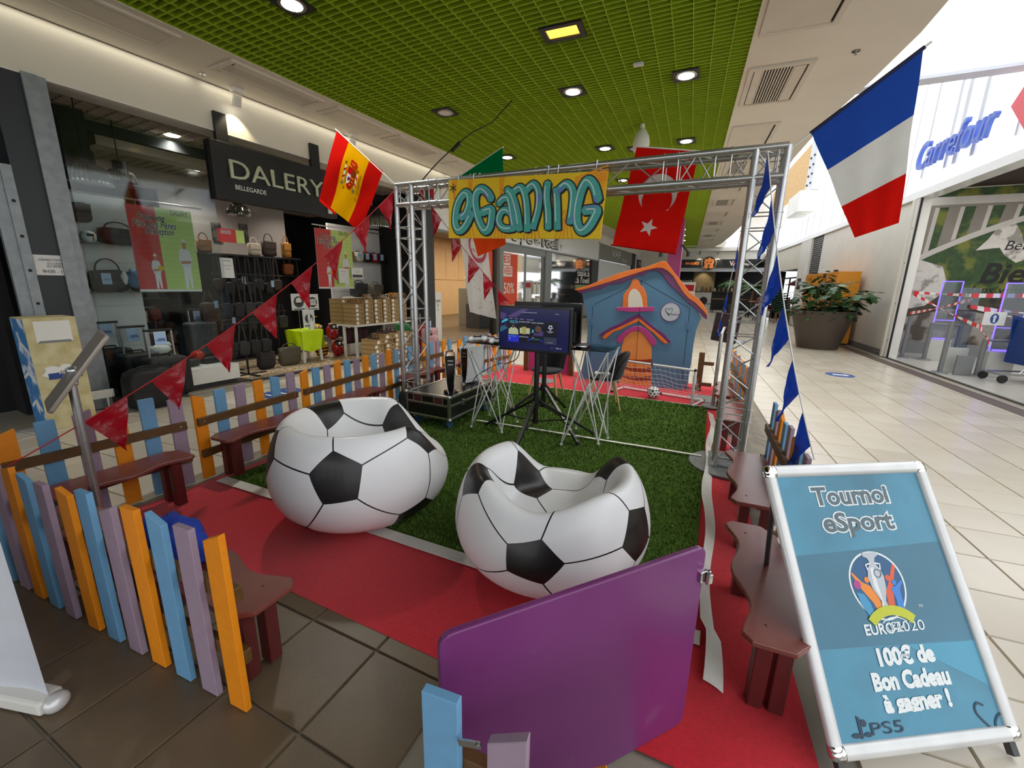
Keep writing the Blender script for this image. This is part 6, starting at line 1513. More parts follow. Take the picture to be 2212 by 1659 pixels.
# goods deep on the left: shelf with red, brown and blue goods under the poster
sh = thing('goods_shelf', 'low shelf of small leather goods seen under the left poster', 'shelf', place(1.05, 2.0, 0), RZ)
for z in (.35, .7, 1.05): B().box((0, 0, z), (1.3, .3, .02)).build('board', M_shopb, sh)
for x in (-.65, .65): B().box((x, 0, .55), (.02, .3, 1.1)).build('side', M_shopb, sh)
for r_, z in enumerate((.36, .71, 1.06)):
    for i in range(7):
        handbag('small %s bag on the %s board under the left poster, %s from the left' % (('red', 'brown', 'dark blue', 'black', 'tan', 'plum', 'cream')[(i + r_ * 2) % 7], ('lower', 'middle', 'upper')[r_], row[i]), .52 + i * .17, 1.98, z, .13, .14 + .03 * (i % 3), .1, BK[('red', 'brown', 'navy', 'black', 'tan', 'plum', 'cream')[(i + r_ * 2) % 7]], 'small bags on the low shelf', .3, seed=i + r_ * 9)
# yellow draped stool with three notices
M_yel = mat('fluorescent_yellow', (206, 240, 10), .45, noise=(6, .06), bump=(20, .3))
sx0, sd0 = 2.90, .66
t = thing('stool', 'white stool draped in fluorescent yellow film', 'stool', place(sx0, sd0, .009), RZ)
for a, c in ((-.17, -.17), (.17, -.17), (-.17, .17), (.17, .17)): B().tube([(a, c, 0), (a * .85, c * .85, .5)], .026, 12).build('leg', M_white, t, True)
B().box((0, 0, .52), (.42, .42, .03)).build('seat', M_yel, t, bevel=.01)
for a, (u, nn, ln) in enumerate((((1, 0, 0), (0, -1, 0), .30), ((0, 1, 0), (1, 0, 0), .26), ((0, 1, 0), (-1, 0, 0), .30))):
    u, nn = Vector(u), Vector(nn)
    B().grid(lambda p, q: nn * (.215 + .02 * math.sin(p * 7) * q) + u * lerp(-.21, .21 - .08 * q, p) + Vector((0, 0, .53 - q * ln - .05 * q * math.sin(p * 3))), 8, 6).build('drape', M_yel, t, smooth=2)
def icon_sign(label, s0, s1, d, z0, z1, kind):
    t = thing('icon_sign', label, 'sign', place((s0 + s1) / 2, d, z0), 0, 'safety notices over the yellow stool'); TM[t.name] = Matrix.Translation(place((s0 + s1) / 2, d, z0))
    b = B(); LF.box(b, s0, s1, d, d + .008, z0, z1); b.build('sheet', M_paper, t, world=True)
    F = LF.face((s0 + s1) / 2, (z0 + z1) / 2, d); w = s1 - s0
    B().poly(circ(0, .0, w * .36, None, 24), F, .002).build('disc', M_darkgrey, t, world=True)
    if kind == '10': B().poly([(-.06, -.05), (.06, -.05), (.06, .05), (-.06, .05)], F, .003).build('tile', M_paper, t, world=True); text('10', .08, F, M_ink, 'lettering', t, z=.004)
    elif kind == 'mask': B().poly(circ(0, .02, w * .2, None, 16), F, .003).build('face', M_paper, t, world=True); B().poly(circ(0, -.01, w * .17, w * .12, 16, pi, 2 * pi), F, .004).build('mask', M_ink, t, world=True)
    else: B().poly([(-.02, -.09), (.02, -.09), (.025, .06), (0, .10), (-.025, .06)], F, .003).build('bottle', M_paper, t, world=True)
    B().poly([(-w * .4, -.125), (w * .4, -.125), (w * .4, -.11), (-w * .4, -.11)], F, .002).build('text_bar', M_ink, t, world=True)
    B().tube([place((s0 + s1) / 2, d + .02, .54), place((s0 + s1) / 2, d + .02, z1 - .05)], .006, 6).build('post', M_steel, t, world=True)
icon_sign('white face mask notice above the yellow stool', 2.72, 2.98, .66, .87, 1.14, 'mask'); icon_sign('white notice with the number ten above the yellow stool', 2.99, 3.23, .66, .86, 1.13, '10'); icon_sign('white hand gel notice standing on the yellow stool', 2.83, 3.05, .56, .58, .88, 'gel')
t = thing('gel_bottle', 'clear gel bottle standing before the notice on the stool', 'bottle', place(2.94, .50, .545)); B().lathe([(.03, 0), (.03, .12), (.012, .15), (.012, .18), (0, .19)], 14).build('bottle', M_paper, t, True); B().box((.01, 0, .195), (.04, .012, .012)).build('pump', M_paper, t)
# animal shaped children's cases
M_lred = mat('ladybird_red', (176, 16, 26), .2, coat=.4, noise=(5, .05)); M_bee = mat('bee_yellow', (214, 162, 20), .25, coat=.3, noise=(5, .05))
def bug(label, s, d, z, kind):
    t = thing('childs_suitcase', label, 'suitcase', place(s, d, z), RZ, 'animal shaped childrens suitcases')
    m = M_lred if kind == 'l' else M_bee
    b = B(); b.ell((0, 0, .15), .125, .09, .15, 24, 14); b.build('shell', m, t, smooth=2)
    h = B(); h.ell((0, -.035, .235), .085, .07, .065, 18, 10); h.build('head', M_gloss if kind == 'l' else m, t, smooth=2)
    for x in (-.035, .035): B().ell((x, -.098, .25), .026, .012, .026, 12, 8).build('eye', M_paper, t, smooth=2); B().ell((x + .004, -.11, .246), .011, .005, .011, 8, 6).build('pupil', M_ink, t, smooth=2)
    if kind == 'l':
        for x, zz in ((-.07, .12), (.07, .12), (-.06, .06), (.065, .055), (-.1, .17), (.1, .17)): B().ell((x, -.088 * math.sqrt(max(0.05, 1 - (x / .125) ** 2 - ((zz - .15) / .15) ** 2)), zz), .02, .008, .02, 10, 6).build('spot', M_gloss, t, smooth=2)
        B().box((0, -.089, .1), (.005, .006, .13)).build('wing_line', M_gloss, t)
        B().tube([(-.03, -.1, .20), (0, -.106, .19), (.03, -.1, .20)], .004, 6).build('smile', M_paper, t)
    else:
        for zz in (.06, .115, .17):
            k = math.sqrt(1 - ((zz - .15) / .152) ** 2); B().lathe([(.127 * k, -.014), (.128 * k, .0), (.127 * k, .014)], 28, (0, 0, zz), Matrix.Diagonal((1, .72, 1))).build('stripe', M_gloss, t, True)
    return t
bug('red ladybird case on top of the pile beside the shoe box table', 3.44, .62, .31, 'l'); bug('red ladybird case at the bottom by the table leg', 3.50, .58, .009, 'l'); bug('yellow bee case at the bottom beside the yellow stool', 3.26, .72, .009, 'b')
b_ = bug('yellow bee case on top behind the upper ladybird', 3.24, .80, .31, 'b'); B().tube([(0, .03, .28), (0, .03, .42)], .008, 8).box((0, .03, .42), (.12, .02, .02)).build('pull_handle', M_bee, b_)
# shoe boxes
M_kraft = mat('kraft_card', (172, 142, 94), .7, noise=(8, .08)); M_lid = mat('kraft_lid', (150, 122, 78), .7, noise=(8, .08)); M_lab = mat('white_label', (238, 236, 230), .6, noise=(9, .03))
tbl = thing('display_table', 'white table loaded with stacked shoe boxes', 'table', place(4.2, .42, 0), RZ)
B().box((0, 0, .585), (1.42, .72, .03)).build('tabletop', M_white, tbl, bevel=.004)
for x, y in ((-.67, -.3), (-.67, .0), (.6, -.3), (.6, .3), (-.67, .32)): B().box((x, y, .285), (.04, .04, .57)).build('leg', M_white, tbl, bevel=.004)
sbw, sbl, sbh = .205, .33, .074
def shoebox_proto():
    t = thing('shoe_box', 'x', 'box')
    B().box((0, 0, .026), (sbw - .012, sbl - .012, .052)).build('base', M_kraft, t)
    B().box((0, 0, .0615), (sbw - .004, sbl - .004, .023)).build('lid', M_lid, t)
    l = B().box((-.055, -sbl / 2 + .003, .035), (.05, .004, .05)); l.build('label', M_lab, t); B().box((.05, -sbl / 2 + .004, .034), (.022, .003, .02)).build('hole', M_ink, t)
    return t
proto = shoebox_proto(); ptree = tree_of(proto); first = True
def put_box(s, d, z, label, grp, rz=0.0):
    global first
    if first: o = proto; first = False; o.location = place(s, d, z); o.rotation_euler = (0, 0, RZ + rz); o['label'] = label; o['group'] = grp
    else: o = dup(proto, place(s, d, z), RZ + rz, label, grp, ptree)
    return o
ordn = ['first', 'second', 'third', 'fourth', 'fifth', 'sixth', 'seventh']
random.seed(4)
for c in range(6):
    for dpt in range(2):
        nl = 6 if (c, dpt) != (0, 0) else 5
        for k in range(nl):
            put_box(3.525 + sbw / 2 + c * .222, .10 + sbl / 2 + dpt * .335, .6005 + k * sbh, 'kraft shoe box on the white table, %s column, %s row, %s layer from below' % (ordn[c], ('front', 'back')[dpt], ordn[k]), 'shoe boxes on the white table', random.uniform(-.03, .03))
for c in range(4):
    for k in range(7 if c else 6):
        put_box(3.2 + c * .215, -.62 + random.uniform(-.02, .02), .0005 + k * sbh, 'floor shoe box before the white table, %s column from left, %s layer up' % (ordn[c], ordn[k]), 'shoe boxes on the floor', random.uniform(-.06, .06))
def sandal(label, s, d, z, rz, m, grp):
    t = thing('sandal', label, 'shoe', place(s, d, z), rz, grp)
    B().prism([(-.035, -.11), (.03, -.11), (.042, -.03), (.045, .06), (.02, .12), (-.02, .12), (-.042, .06), (-.036, -.03)], Matrix.Identity(4), .018).build('sole', m, t, bevel=.003)
    b = B()
    for y, h in ((.06, .05), (-.0, .06), (-.07, .075)): b.tube([(.042 * math.cos(pi * i / 8), y, .012 + h * math.sin(pi * i / 8)) for i in range(9)], .007, 6)
    b.build('straps', m, t, True)
zt = .6005 + 6 * sbh + .001
for i in range(9): sandal('%s sandal on the shoe boxes, %s from the left' % (('tan', 'white', 'brown')[i % 3], ['first', 'second', 'third', 'fourth', 'fifth', 'sixth', 'seventh', 'eighth', 'ninth'][i]), 3.86 + i * .125, .22 + .08 * (i % 2), zt, RZ + (i * .9) % 1.5 - .7, BK[('tan', 'cream', 'brown')[i % 3]], 'sandals on the shoe boxes')
sandal('tan sandal on the lower corner box of the table stack', 3.63, .2, zt - sbh, RZ + .4, BK['tan'], 'sandals on the shoe boxes')
for i in range(3): sandal('brown sandal on the floor stack of shoe boxes, %s from the left' % ordn[i], 3.21 + i * .2, -.62, .0005 + (6 if i == 0 else 7) * sbh + .001, RZ + .3 * i, BK['brown'], 'sandals on the floor stack')
# vanity cases on the shelf
b = B(); LF.box(b, 4.2, 5.48, 1.14, 1.41, 1.735, 1.75); tag(b.build('shelf', M_glassp), 'glass shelf of vanity cases on the right slatted wall', 'shelf')
for i, (m, w) in enumerate((('tan', .3), ('cream', .2), ('black', .2), ('red', .18), ('black', .18))):
    s = (4.45, 4.74, 4.96, 5.17, 5.37)[i]
    handbag('%s vanity case with blue tag, %s from the left on the glass shelf' % (('tan', 'cream', 'black', 'red', 'black')[i], ordn[i]), s, 1.28, 1.751, w, .2, .18, BK[m], 'vanity cases on the glass shelf', .12, True, flap=False)
suitcase('mustard yellow suitcase on the shoe table beside the left truss tower', 5.1, .6, .6, .34, .50, .2, BK['ochre'], 'suitcases by the truss tower', 0)
handbag('olive travel bag behind the sandals on the shoe table', 4.9, 1.0, 1.05, .3, .26, .2, BK['olive'], 'bags behind the sandals', .2); handbag('grey backpack behind the sandals on the shoe table', 4.45, 1.0, 1.05, .34, .28, .2, BK['charcoal'], 'bags behind the sandals', .2)
b = B(); LF.box(b, 4.2, 5.3, .84, 1.2, 1.02, 1.05); LF.box(b, 4.2, 4.23, .84, 1.2, 0, 1.02); LF.box(b, 5.27, 5.3, .84, 1.2, 0, 1.02); tag(b.build('side_shelf', M_white), 'white shelf behind the shoe table', 'shelf')
b = B(); LF.box(b, 3.7, 4.15, .5, .8, .009, .22); tag(b.build('box_plinth', M_white, None, bevel=.004), 'white plinth under the shoe table', 'plinth')
for i in range(4): handbag('plum rucksack under the shoe table, %s from the left' % ordn[i], 3.72 + i * .13, .58, .221, .12, .28, .14, BK['plum'], 'rucksacks under the shoe table', .1, seed=i * 2.2)
G = 'suitcases by the truss tower'
suitcase('pink suitcase with a bare handle right of the left truss tower', 3.92, -1.25, 0, .27, .44, .2, BK['pink'], G, .26, True, rz=.5)
suitcase('pink suitcase behind the other pink one', 4.25, -.95, 0, .3, .52, .22, BK['pink'], G, .2, False, rz=.3)
suitcase('dark red suitcase seen through the left truss tower', 4.35, -.6, 0, .3, .55, .22, BK['red'], G, .2, False)
suitcase('green and white striped suitcase seen through the left truss tower', 4.0, -.55, 0, .2, .6, .2, mat('bag_green', (30, 120, 60), .4, noise=(6, .05)), G, 0, False)
# cardboard display and low barrier at the left edge
M_straw = mat('straw_print', (214, 204, 160), .7, mix=((190, 176, 124), 7, .4, .6), noise=(9, .08)); M_bluep = mat('blue_print', (70, 130, 186), .6, mix=((220, 228, 236), 6, .5, .6), noise=(9, .06))
ds = thing('display_stand', 'pale straw printed cardboard display stand with blue side at the left edge', 'display stand', place(-.40, -.36, 0), RZ)
b = B(); b.box((0, 0, .5), (.33, .3, 1.0)); b.build('carcass', M_straw, ds, bevel=.002, seg=1)
B().prism([(-.15, .0), (.15, .0), (.15, .985), (-.15, .985)], FR((-.166, 0, .005), (0, -1, 0), (0, 0, 1)), .003).build('blue_side', M_bluep, ds)
for i in range(7): B().prism(ribbon([(-.14 + .03 * (i % 3), .06 + i * .13), (.0, .12 + i * .13), (.13, .05 + i * .13)], .03), FR((-.1692, 0, .005), (0, -1, 0), (0, 0, 1)), .001).build('wave', M_paper if i % 2 else M_bluep, ds)
Fd = FR((0, -.1505, .0), (1, 0, 0), (0, 0, 1))
B().poly([(-.11, .78), (.12, .78), (.12, .97), (-.11, .97)], Fd, .001).build('niche', M_white, ds); B().poly([(-.11, .78), (.12, .78), (.10, .80), (-.09, .80)], Fd, .002).build('niche_floor', M_grey, ds)
for i, (x, z, r, c) in enumerate(((-.06, .54, .05, 'white'), (.03, .55, .045, 'white'), (.10, .53, .05, 'white'), (-.08, .50, .04, 'white'), (.05, .49, .05, 'white'))): B().poly([(x + r * (1 + .3 * math.sin(k * 2.3 + i)) * math.cos(k * pi / 5), z + r * .7 * math.sin(k * pi / 5)) for k in range(10)], Fd, .002 + i * .0003).build('shell_print', M_paper, ds)
B().poly([(-.09, .455), (.13, .455), (.13, .51), (-.09, .51)], Fd, .004).build('blue_label', M_tagt, ds); text('Merci\nMo', .036, Fd @ Matrix.Translation((.02, .485, 0)), M_paper, 'lettering', ds, world=False, z=.006)
br = thing('low_barrier', 'low white board on two short legs before the anthracite pillar', 'barrier', place(-.12, -.12, 0), RZ)
B().box((0, 0, .17), (.34, .02, .085)).build('board', M_white, br, bevel=.004)
for x in (-.11, .11): B().tube([(x, 0, 0), (x, 0, .13)], .009, 8).build('leg', M_white, br, True)
B().prism([(.17, .0), (.2, .0), (.2, .06), (.17, .06)], FR((0, -.0, .14), (1, 0, 0), (0, 0, 1)), .03, -.015).build('end_block', M_black, br)
# white roll-up banner at the lower left corner
rb_ = thing('rollup_banner', 'white fabric banner edge at the lower left corner of the picture', 'banner', (-1.97, .30, 0), .28)
B().grid(lambda u, v: Vector((lerp(-.85, .2 - .02 * v, u), .006 * math.sin(u * 22) * (1 - v), lerp(.05, 1.0, v))), 20, 8).build('fabric', cloth('banner_fabric', (236, 240, 248), .2), rb_, smooth=2)
B().box((-.32, 0, .028), (1.06, .07, .05)).build('base', M_white, rb_, bevel=.01); B().ell((.225, 0, .03), .03, .035, .03, 12, 8).build('end_cap', M_rail, rb_, smooth=2)
# blue floor sticker on the left, round white/blue one on the right
M_stick = mat('blue_sticker', (34, 78, 150), .5, noise=(9, .05))
b = B(); st_ = thing('floor_sticker', 'blue square floor sticker behind the left fence', 'sticker', (-4.7, 3.35, .001)); b.box((0, 0, .0005), (.34, .5, .001)); b.build('vinyl', M_stick, st_)
for i in range(3): B().box((.02, -.15 + .14 * i, .0014), (.2, .03, .0006)).build('text_bar', M_paper, st_)
st_ = thing('floor_sticker', 'round blue and white floor sticker on the beige tiles', 'sticker', (2.0, 8.39, .001)); B().lathe([(0, .001), (.20, .001), (.20, 0)], 32).build('vinyl', M_stick, st_)
B().prism(ribbon([(-.1, 0), (.08, .0)], .09), Matrix.Identity(4), .0006, .0012).prism([(.06, -.08), (.13, 0), (.06, .08)], Matrix.Identity(4), .0006, .0013).build('arrow', M_paper, st_)
st_ = thing('floor_sticker', 'round blue floor sticker farther off, seen through the right tower', 'sticker', (.7, 12.5, .001)); B().lathe([(0, .001), (.20, .001), (.20, 0)], 28).build('vinyl', M_stick, st_); B().lathe([(0, .0016), (.11, .0016), (.11, .001)], 20).build('disc', M_paper, st_)
# track spots on the bulkhead
def spot(s, label, on=True):
    t = thing('track_spot', label, 'lamp', LF.P(s, -.16, 3.6), RZ, 'white spotlights under the ceiling strip')
    B().box((0, 0, -.03), (.12, .09, .06)).build('gear_box', M_white, t, bevel=.006)
    R = Matrix.Rotation(.35, 3, 'X'); B().lathe([(.0, .05), (.045, .05), (.05, -.02), (.052, -.07), (.04, -.068), (.0, -.05)], 20, (.0, .02, -.13), R).build('head', M_white, t, True)
    B().lathe([(0, -.058), (.042, -.062)], 16, (0, .02, -.13), R).build('lens', M_lamp, t, True)
    L = bpy.data.lights.new('spot_beam', 'SPOT'); L.energy = 9; L.spot_size = 1.7; L.spot_blend = .5; L.color = (1, .84, .55); L.shadow_soft_size = .02
    lo = bpy.data.objects.new('beam', L); COL.objects.link(lo); lo.parent = t; lo.location = (0, .04, -.22); lo.rotation_euler = (.30, 0, 0)
spot(1.72, 'white spotlight over the black hanging sign'); spot(3.48, 'white spotlight above the striped flag'); spot(7.8, 'white spotlight beyond the left truss tower'); 
for i, (x, y, z, lab) in enumerate(((-5.5, 3.4, 3.6, 'small sprinkler left of the first wall spotlight'), (-2.98, 7.02, 3.6, 'small sprinkler in the strip behind the green flag'), (.97, 5.65, 3.6, 'sprinkler with a round rose in the right ceiling strip'))):
    if i == 1: x, y = -5.15, 6.2
    t = thing('sprinkler', lab, 'sprinkler', (x, y, z)); B().lathe([(.0, -.004), (.035, -.006), (.03, 0)], 18).build('rose', M_chrome, t, True); B().tube([(0, 0, 0), (0, 0, -.03)], .006, 8).lathe([(0, -.03), (.014, -.032), (.014, -.034), (0, -.034)], 10).build('head', M_steel, t, True)
# dome camera
t = thing('dome_camera', 'white dome security camera hanging from the green ceiling', 'camera', (-1.2, 6.82, 3.6))
B().lathe([(.0, 0), (.03, 0), (.03, -.06), (.05, -.08), (.1, -.16), (.115, -.25), (.11, -.33), (.1, -.35), (0, -.35)], 28).build('housing', M_white, t, True); B().ell((0, 0, -.36), .075, .075, .075, 20, 12).build('dome', M_gloss, t, smooth=2); B().box((-.05, -.09, -.27), (.03, .01, .01)).build('logo_bar', M_ink, t)
# ------------------------------------------------------------------ children's clothes shop
M_warm = mat('warm_wall', (232, 200, 156), .6, noise=(3, .05)); M_fasc = mat('glossy_fascia', (232, 234, 234), .25, coat=.3, noise=(2, .03)); M_doorp = mat('grey_door_profile', (138, 142, 142), .4, .3, noise=(6, .06)); M_sale = mat('sale_coral', (238, 84, 52), .6, noise=(4, .05)); M_unit = mat('grey_counter', (142, 146, 138), .5, noise=(5, .05)); M_brownp = mat('brown_panel', (112, 92, 76), .5, noise=(4, .08))
b = B(); LF.box(b, 5.6, 17.3, 0.02, 6.2, -.005, .002); tag(b.build('floor_clothes_shop', mat('brown_shop_floor', (98, 88, 74), .35, noise=(4, .08))), 'brown floor of the clothes shop', kind='structure')
b = B(); LF.box(b, 5.62, 17.3, 5.6, 5.7, 0, 3.3); LF.box(b, 17.2, 17.3, .3, 5.6, 0, 3.3); LF.box(b, 5.62, 5.68, .5, 5.6, 0, 3.3); wb_ = tag(b.build('wall_clothes_shop', M_warm), 'warm lit panelled walls of the clothes shop', kind='structure')
for k in range(12):
    b = B(); LF.box(b, 5.9 + k * .95, 6.82 + k * .95, 5.57, 5.6, 1.5, 2.75); b.build('wall_panel', M_warm, wb_, bevel=.004, seg=1)
b = B(); LF.box(b, 5.62, 17.3, .3, 5.7, 3.16, 3.2); tag(b.build('ceiling_clothes_shop', M_shopw), 'ceiling of the clothes shop', kind='structure')
for s in (6.6, 8.4, 10.2, 12.2, 14.4, 16.2):
    L = bpy.data.lights.new('shop_glow', 'AREA'); L.shape = 'DISK'; L.size = .5; L.energy = 34; L.color = (1, .82, .6); lo = bpy.data.objects.new('shop_glow', L); COL.objects.link(lo); lo.location = LF.P(s, 3.2, 3.1); tag(lo, 'warm ceiling light inside the clothes shop', 'light')
for i, (s, d) in enumerate(((6.0, 1.6), (6.5, 2.4), (7.0, 3.2), (9.2, 2.2))):
    t = thing('track_spot', 'warm glowing spotlight inside the clothes shop, %s from the entrance' % ordn[i], 'lamp', LF.P(s, d, 3.1), RZ, 'spotlights inside the clothes shop')
    B().lathe([(0, 0), (.05, 0), (.055, -.12), (.04, -.12), (0, -.1)], 14, (0, 0, -.1)).box((0, 0, -.03), (.05, .05, .08)).build('head', M_darkgrey, t, True); B().lathe([(0, -.218), (.045, -.219)], 14).build('lens', mat('warm_lamp_%d' % i, (255, 236, 200), .4, emit=((255, 224, 170), 7)), t)
# fascia and portal frames
b = B(); LF.box(b, 5.6, 17.25, -.03, .12, 2.45, 3.18); fs_ = tag(b.build('wall_fascia', M_fasc, bevel=.004), 'glossy white fascia of the clothes shop', kind='structure')
b = B(); LF.box(b, 5.6, 17.25, -.045, .13, 2.42, 2.46); LF.box(b, 17.17, 17.27, -.05, .2, 2.42, 3.22); b.build('edge_trim', M_doorp, fs_)
lt = thing('shop_lettering', 'white and black shop lettering on the glossy fascia, mostly behind the painted banner', 'sign', LF.P(10.6, -.06, 2.65)); TM[lt.name] = Matrix.Translation(LF.P(10.6, -.06, 2.65))
F = LF.face(10.7, 2.68, -.04); text("tape à l'oeil", .42, F, M_ink, 'lettering', lt, bold=.035, z=.004, fit=3.5); text("tape à l'oeil", .42, F, M_paper, 'lettering', lt, bold=.006, z=.012, fit=3.4); text('!!', .3, LF.face(12.65, 2.62, -.04), BK['red'], 'lettering', lt, z=.01)
for i, (s0, s1, nm) in enumerate(((8.10, 8.24, 'left'), (8.40, 8.60, 'l'), (11.45, 11.95, 'r'))):
    b = B(); LF.box(b, s0, s1, -.02, .12, 0, 2.42); tag(b.build('trim_%d' % (8 + i), M_doorp if i else M_black, bevel=.004), ('dark upright', 'grey upright left of the sliding door', 'grey upright right of the sliding door')[i] + ' of the clothes shop front', kind='structure')
b = B(); LF.box(b, 8.55, 11.5, .0, .1, 2.24, 2.42); tag(b.build('trim_11', M_doorp), 'grey door header of the clothes shop', kind='structure')
b = B(); LF.box(b, 8.6, 10.0, .05, .056, .02, 2.24); LF.box(b, 10.05, 11.45, .07, .076, .02, 2.24); dr_ = tag(b.build('door_1', M_glassp), 'glass sliding door of the clothes shop', kind='structure')
for s in (10.0, 11.32): b = B(); LF.box(b, s, s + .12, .04, .09, 0, 2.24); b.build('stile', M_doorp, dr_)
b = B(); LF.box(b, 11.95, 16.4, .05, .056, .02, 2.42); tag(b.build('window_2', M_glassp), 'shop window of the clothes shop', kind='structure')
b = B(); LF.box(b, 16.4, 17.3, -.02, .3, 0, 2.45); tag(b.build('pillar_end', M_black), 'black pillar at the far end of the clothes shop', kind='structure')
def hall_print(label, nm, s0, s1, d, z0, z1, m, lines, cat='poster', ink=M_paper):
    t = thing(nm, label, cat, LF.P((s0 + s1) / 2, d, z0)); TM[t.name] = Matrix.Translation(LF.P((s0 + s1) / 2, d, z0))
    b = B(); LF.box(b, s0, s1, d, d + .008, z0, z1); b.build('sheet', m, t, world=True); F = LF.face(s0, z0, d); w, h = s1 - s0, z1 - z0
    for txt, u, v, f, sz, box in lines:
        if box: B().poly([((u - f / 2 - .04) * w, v * h - sz * .55), ((u + f / 2 + .04) * w, v * h - sz * .55), ((u + f / 2 + .04) * w, v * h + sz * .55), ((u - f / 2 - .04) * w, v * h + sz * .55)], F, .002).build('text_block', M_paper, t, world=True)
        text(txt, sz, F @ Matrix.Translation((u * w, v * h, 0)), M_sale if box else ink, 'lettering', t, z=.004, fit=f * w, bold=.004)
    return t
hall_print('coral sale poster reading fifty percent in the glass door', 'sale_poster', 8.66, 9.5, .02, .78, 2.18, M_sale, [('ES', .22, .88, .42, .26, True), ('VÉES', .30, .66, .56, .26, True), ('50%', .40, .32, .74, .42, False)])
hall_print('narrow coral sale poster beside the hanging white cloth', 'sale_poster', 7.60, 8.08, .02, .8, 2.18, M_sale, [('-50%', .5, .3, .8, .2, False)])
wl = thing('window_lettering', 'white and black shop lettering on the window right of the glass door', 'sign', LF.P(15.4, .0, 1.65)); TM[wl.name] = Matrix.Translation(LF.P(15.4, .0, 1.65))
for s, dz in (('tape à', .13), ("à l'oeil", -.15)):
    text(s, .32, LF.face(15.4, 1.70 + dz, .02), M_ink, 'lettering', wl, bold=.03, fit=1.6, z=.002); text(s, .32, LF.face(15.4, 1.70 + dz, .02), M_paper, 'lettering', wl, bold=.004, fit=1.54, z=.008)
B().poly([(-.8, -.12), (.6, -.12), (.6, .02), (-.8, .02)], LF.face(15.4, 1.36, .02), .003).build('green_label', mat('label_green', (128, 150, 90), .6, noise=(5, .05)), wl, world=True)
for i, (s, z0, z1) in enumerate(((10.75, 1.05, 1.45), (11.05, 1.05, 1.45), (11.05, .62, 1.0), (11.05, .3, .6))):
    hall_print('white paper notice on the glass door, %s' % ('upper left', 'upper right', 'middle right', 'lowest right')[i], 'paper_notice', s - .1, s + .1, .03, z0, z1, M_paper, [('HORAIRES', .5, .85, .7, .04, False)] , 'notice', M_ink)
b = B(); LF.box(b, 10.1, 11.3, 1.4, 1.46, .0, 2.1); tag(b.build('brown_board', M_brownp), 'tall brown panel behind the glass door', 'panel')
hall_print('small white card with a red ring in the shop window', 'window_card', 12.05, 12.75, .3, 1.55, 2.0, M_paper, [('SOLDES', .5, .2, .6, .07, True)], 'card')
b = B(); LF.box(b, 12.0, 12.8, .3, .6, 1.5, 1.545); tag(b.build('ledge', M_paper), 'white ledge under the ringed card in the shop window', 'shelf')
# garments on rails
GC = {k: mat('cloth_' + k, c, .8, noise=(9, .15), bump=(50, .2)) for k, c in dict(coral=(222, 92, 72), cream=(226, 210, 180), rose=(224, 160, 150), red=(190, 30, 42), black=(30, 28, 30), mustard=(206, 156, 70), grey=(120, 116, 118), blush=(232, 190, 176), orange=(230, 130, 60)).items()}
def garment(label, s, d, zr, m, h=.42, w=.34, grp=''):
    t = thing('garment', label, 'garment', LF.P(s, d, zr), RZ + pi / 2 * .82, grp)
    b = B(); pts = [(-w * .5, -h), (w * .5, -h), (w * .36, -.12), (w * .5, -.2), (w * .56, -.14), (w * .3, -.02), (.06, .0), (-.06, 0), (-w * .3, -.02), (-w * .56, -.14), (-w * .5, -.2), (-w * .36, -.12)]
    F = FR((0, 0, -.05), (1, 0, 0), (0, 0, 1)); b.prism(pts, F, .05, -.025); b.build('cloth', GC[m], t, bevel=.008, seg=1)
    B().tube([(-.14, 0, -.06), (0, 0, -.015), (.14, 0, -.06)], .005, 5).tube([(0, 0, -.015), (0, 0, .02)], .004, 5).build('hanger', M_steel, t)
def rail_of(label, s0, s1, d, z, n, cols, where, h=.42):
    t = thing('clothes_rail', label, 'rail', LF.P((s0 + s1) / 2, d, 0)); TM[t.name] = Matrix.Translation(LF.P((s0 + s1) / 2, d, 0))
    B().tube([LF.P(s0 - .1, d, z), LF.P(s1 + .1, d, z)], .014, 8).build('bar', M_steel, t, True, world=True)
    for s in (s0 - .1, s1 + .1): B().tube([LF.P(s, d, 0.002), LF.P(s, d, z)], .014, 8).build('upright', M_steel, t, True, world=True)
    for i in range(n): garment('%s garment on the %s, %s from the left' % (cols[i % len(cols)], where, 'first second third fourth fifth sixth seventh eighth ninth tenth eleventh twelfth thirteenth fourteenth'.split()[i]), lerp(s0, s1, i / max(1, n - 1)), d, z - .015, cols[i % len(cols)], h + .04 * ((i * 7) % 3), .34, 'garments on the ' + where)
rail_of('upper clothes rail in the shop window by the lettering', 12.5, 14.4, 1.0, 1.52, 11, ['coral', 'red', 'rose', 'coral', 'cream', 'blush', 'coral', 'cream'], 'upper rail of the window')
rail_of('lower clothes rail in the shop window', 12.9, 14.6, .75, .72, 10, ['coral', 'black', 'orange', 'blush', 'red', 'black', 'cream', 'grey'], 'lower rail of the window', .44)
rail_of('clothes rail deep in the shop entrance on the left', 7.0, 9.2, 4.6, 1.5, 10, ['mustard', 'cream', 'rose', 'black', 'coral', 'orange'], 'rail deep in the entrance', .5)
rail_of('second clothes rail on the left of the entrance', 6.4, 7.3, 3.0, 1.25, 6, ['cream', 'mustard', 'grey'], 'rail left of the entrance')
b = B(); LF.box(b, 6.6, 9.0, 5.2, 5.55, 1.62, 1.66); tag(b.build('wall_shelf', M_warm), 'wall shelf with folded clothes in the clothes shop', 'shelf')
for i in range(7):
    o = B(); LF.box(o, 6.7 + i * .32, 6.95 + i * .32, 5.25, 5.5, 1.661, 1.74 + .03 * (i % 2)); tag(o.build('folded_garment', GC[('orange', 'cream', 'coral')[i % 3]], None, bevel=.015), 'folded %s garment on the wall shelf, %s from the left' % (('orange', 'cream', 'coral')[i % 3], ordn[i]), 'garment', 'folded garments on the wall shelf')
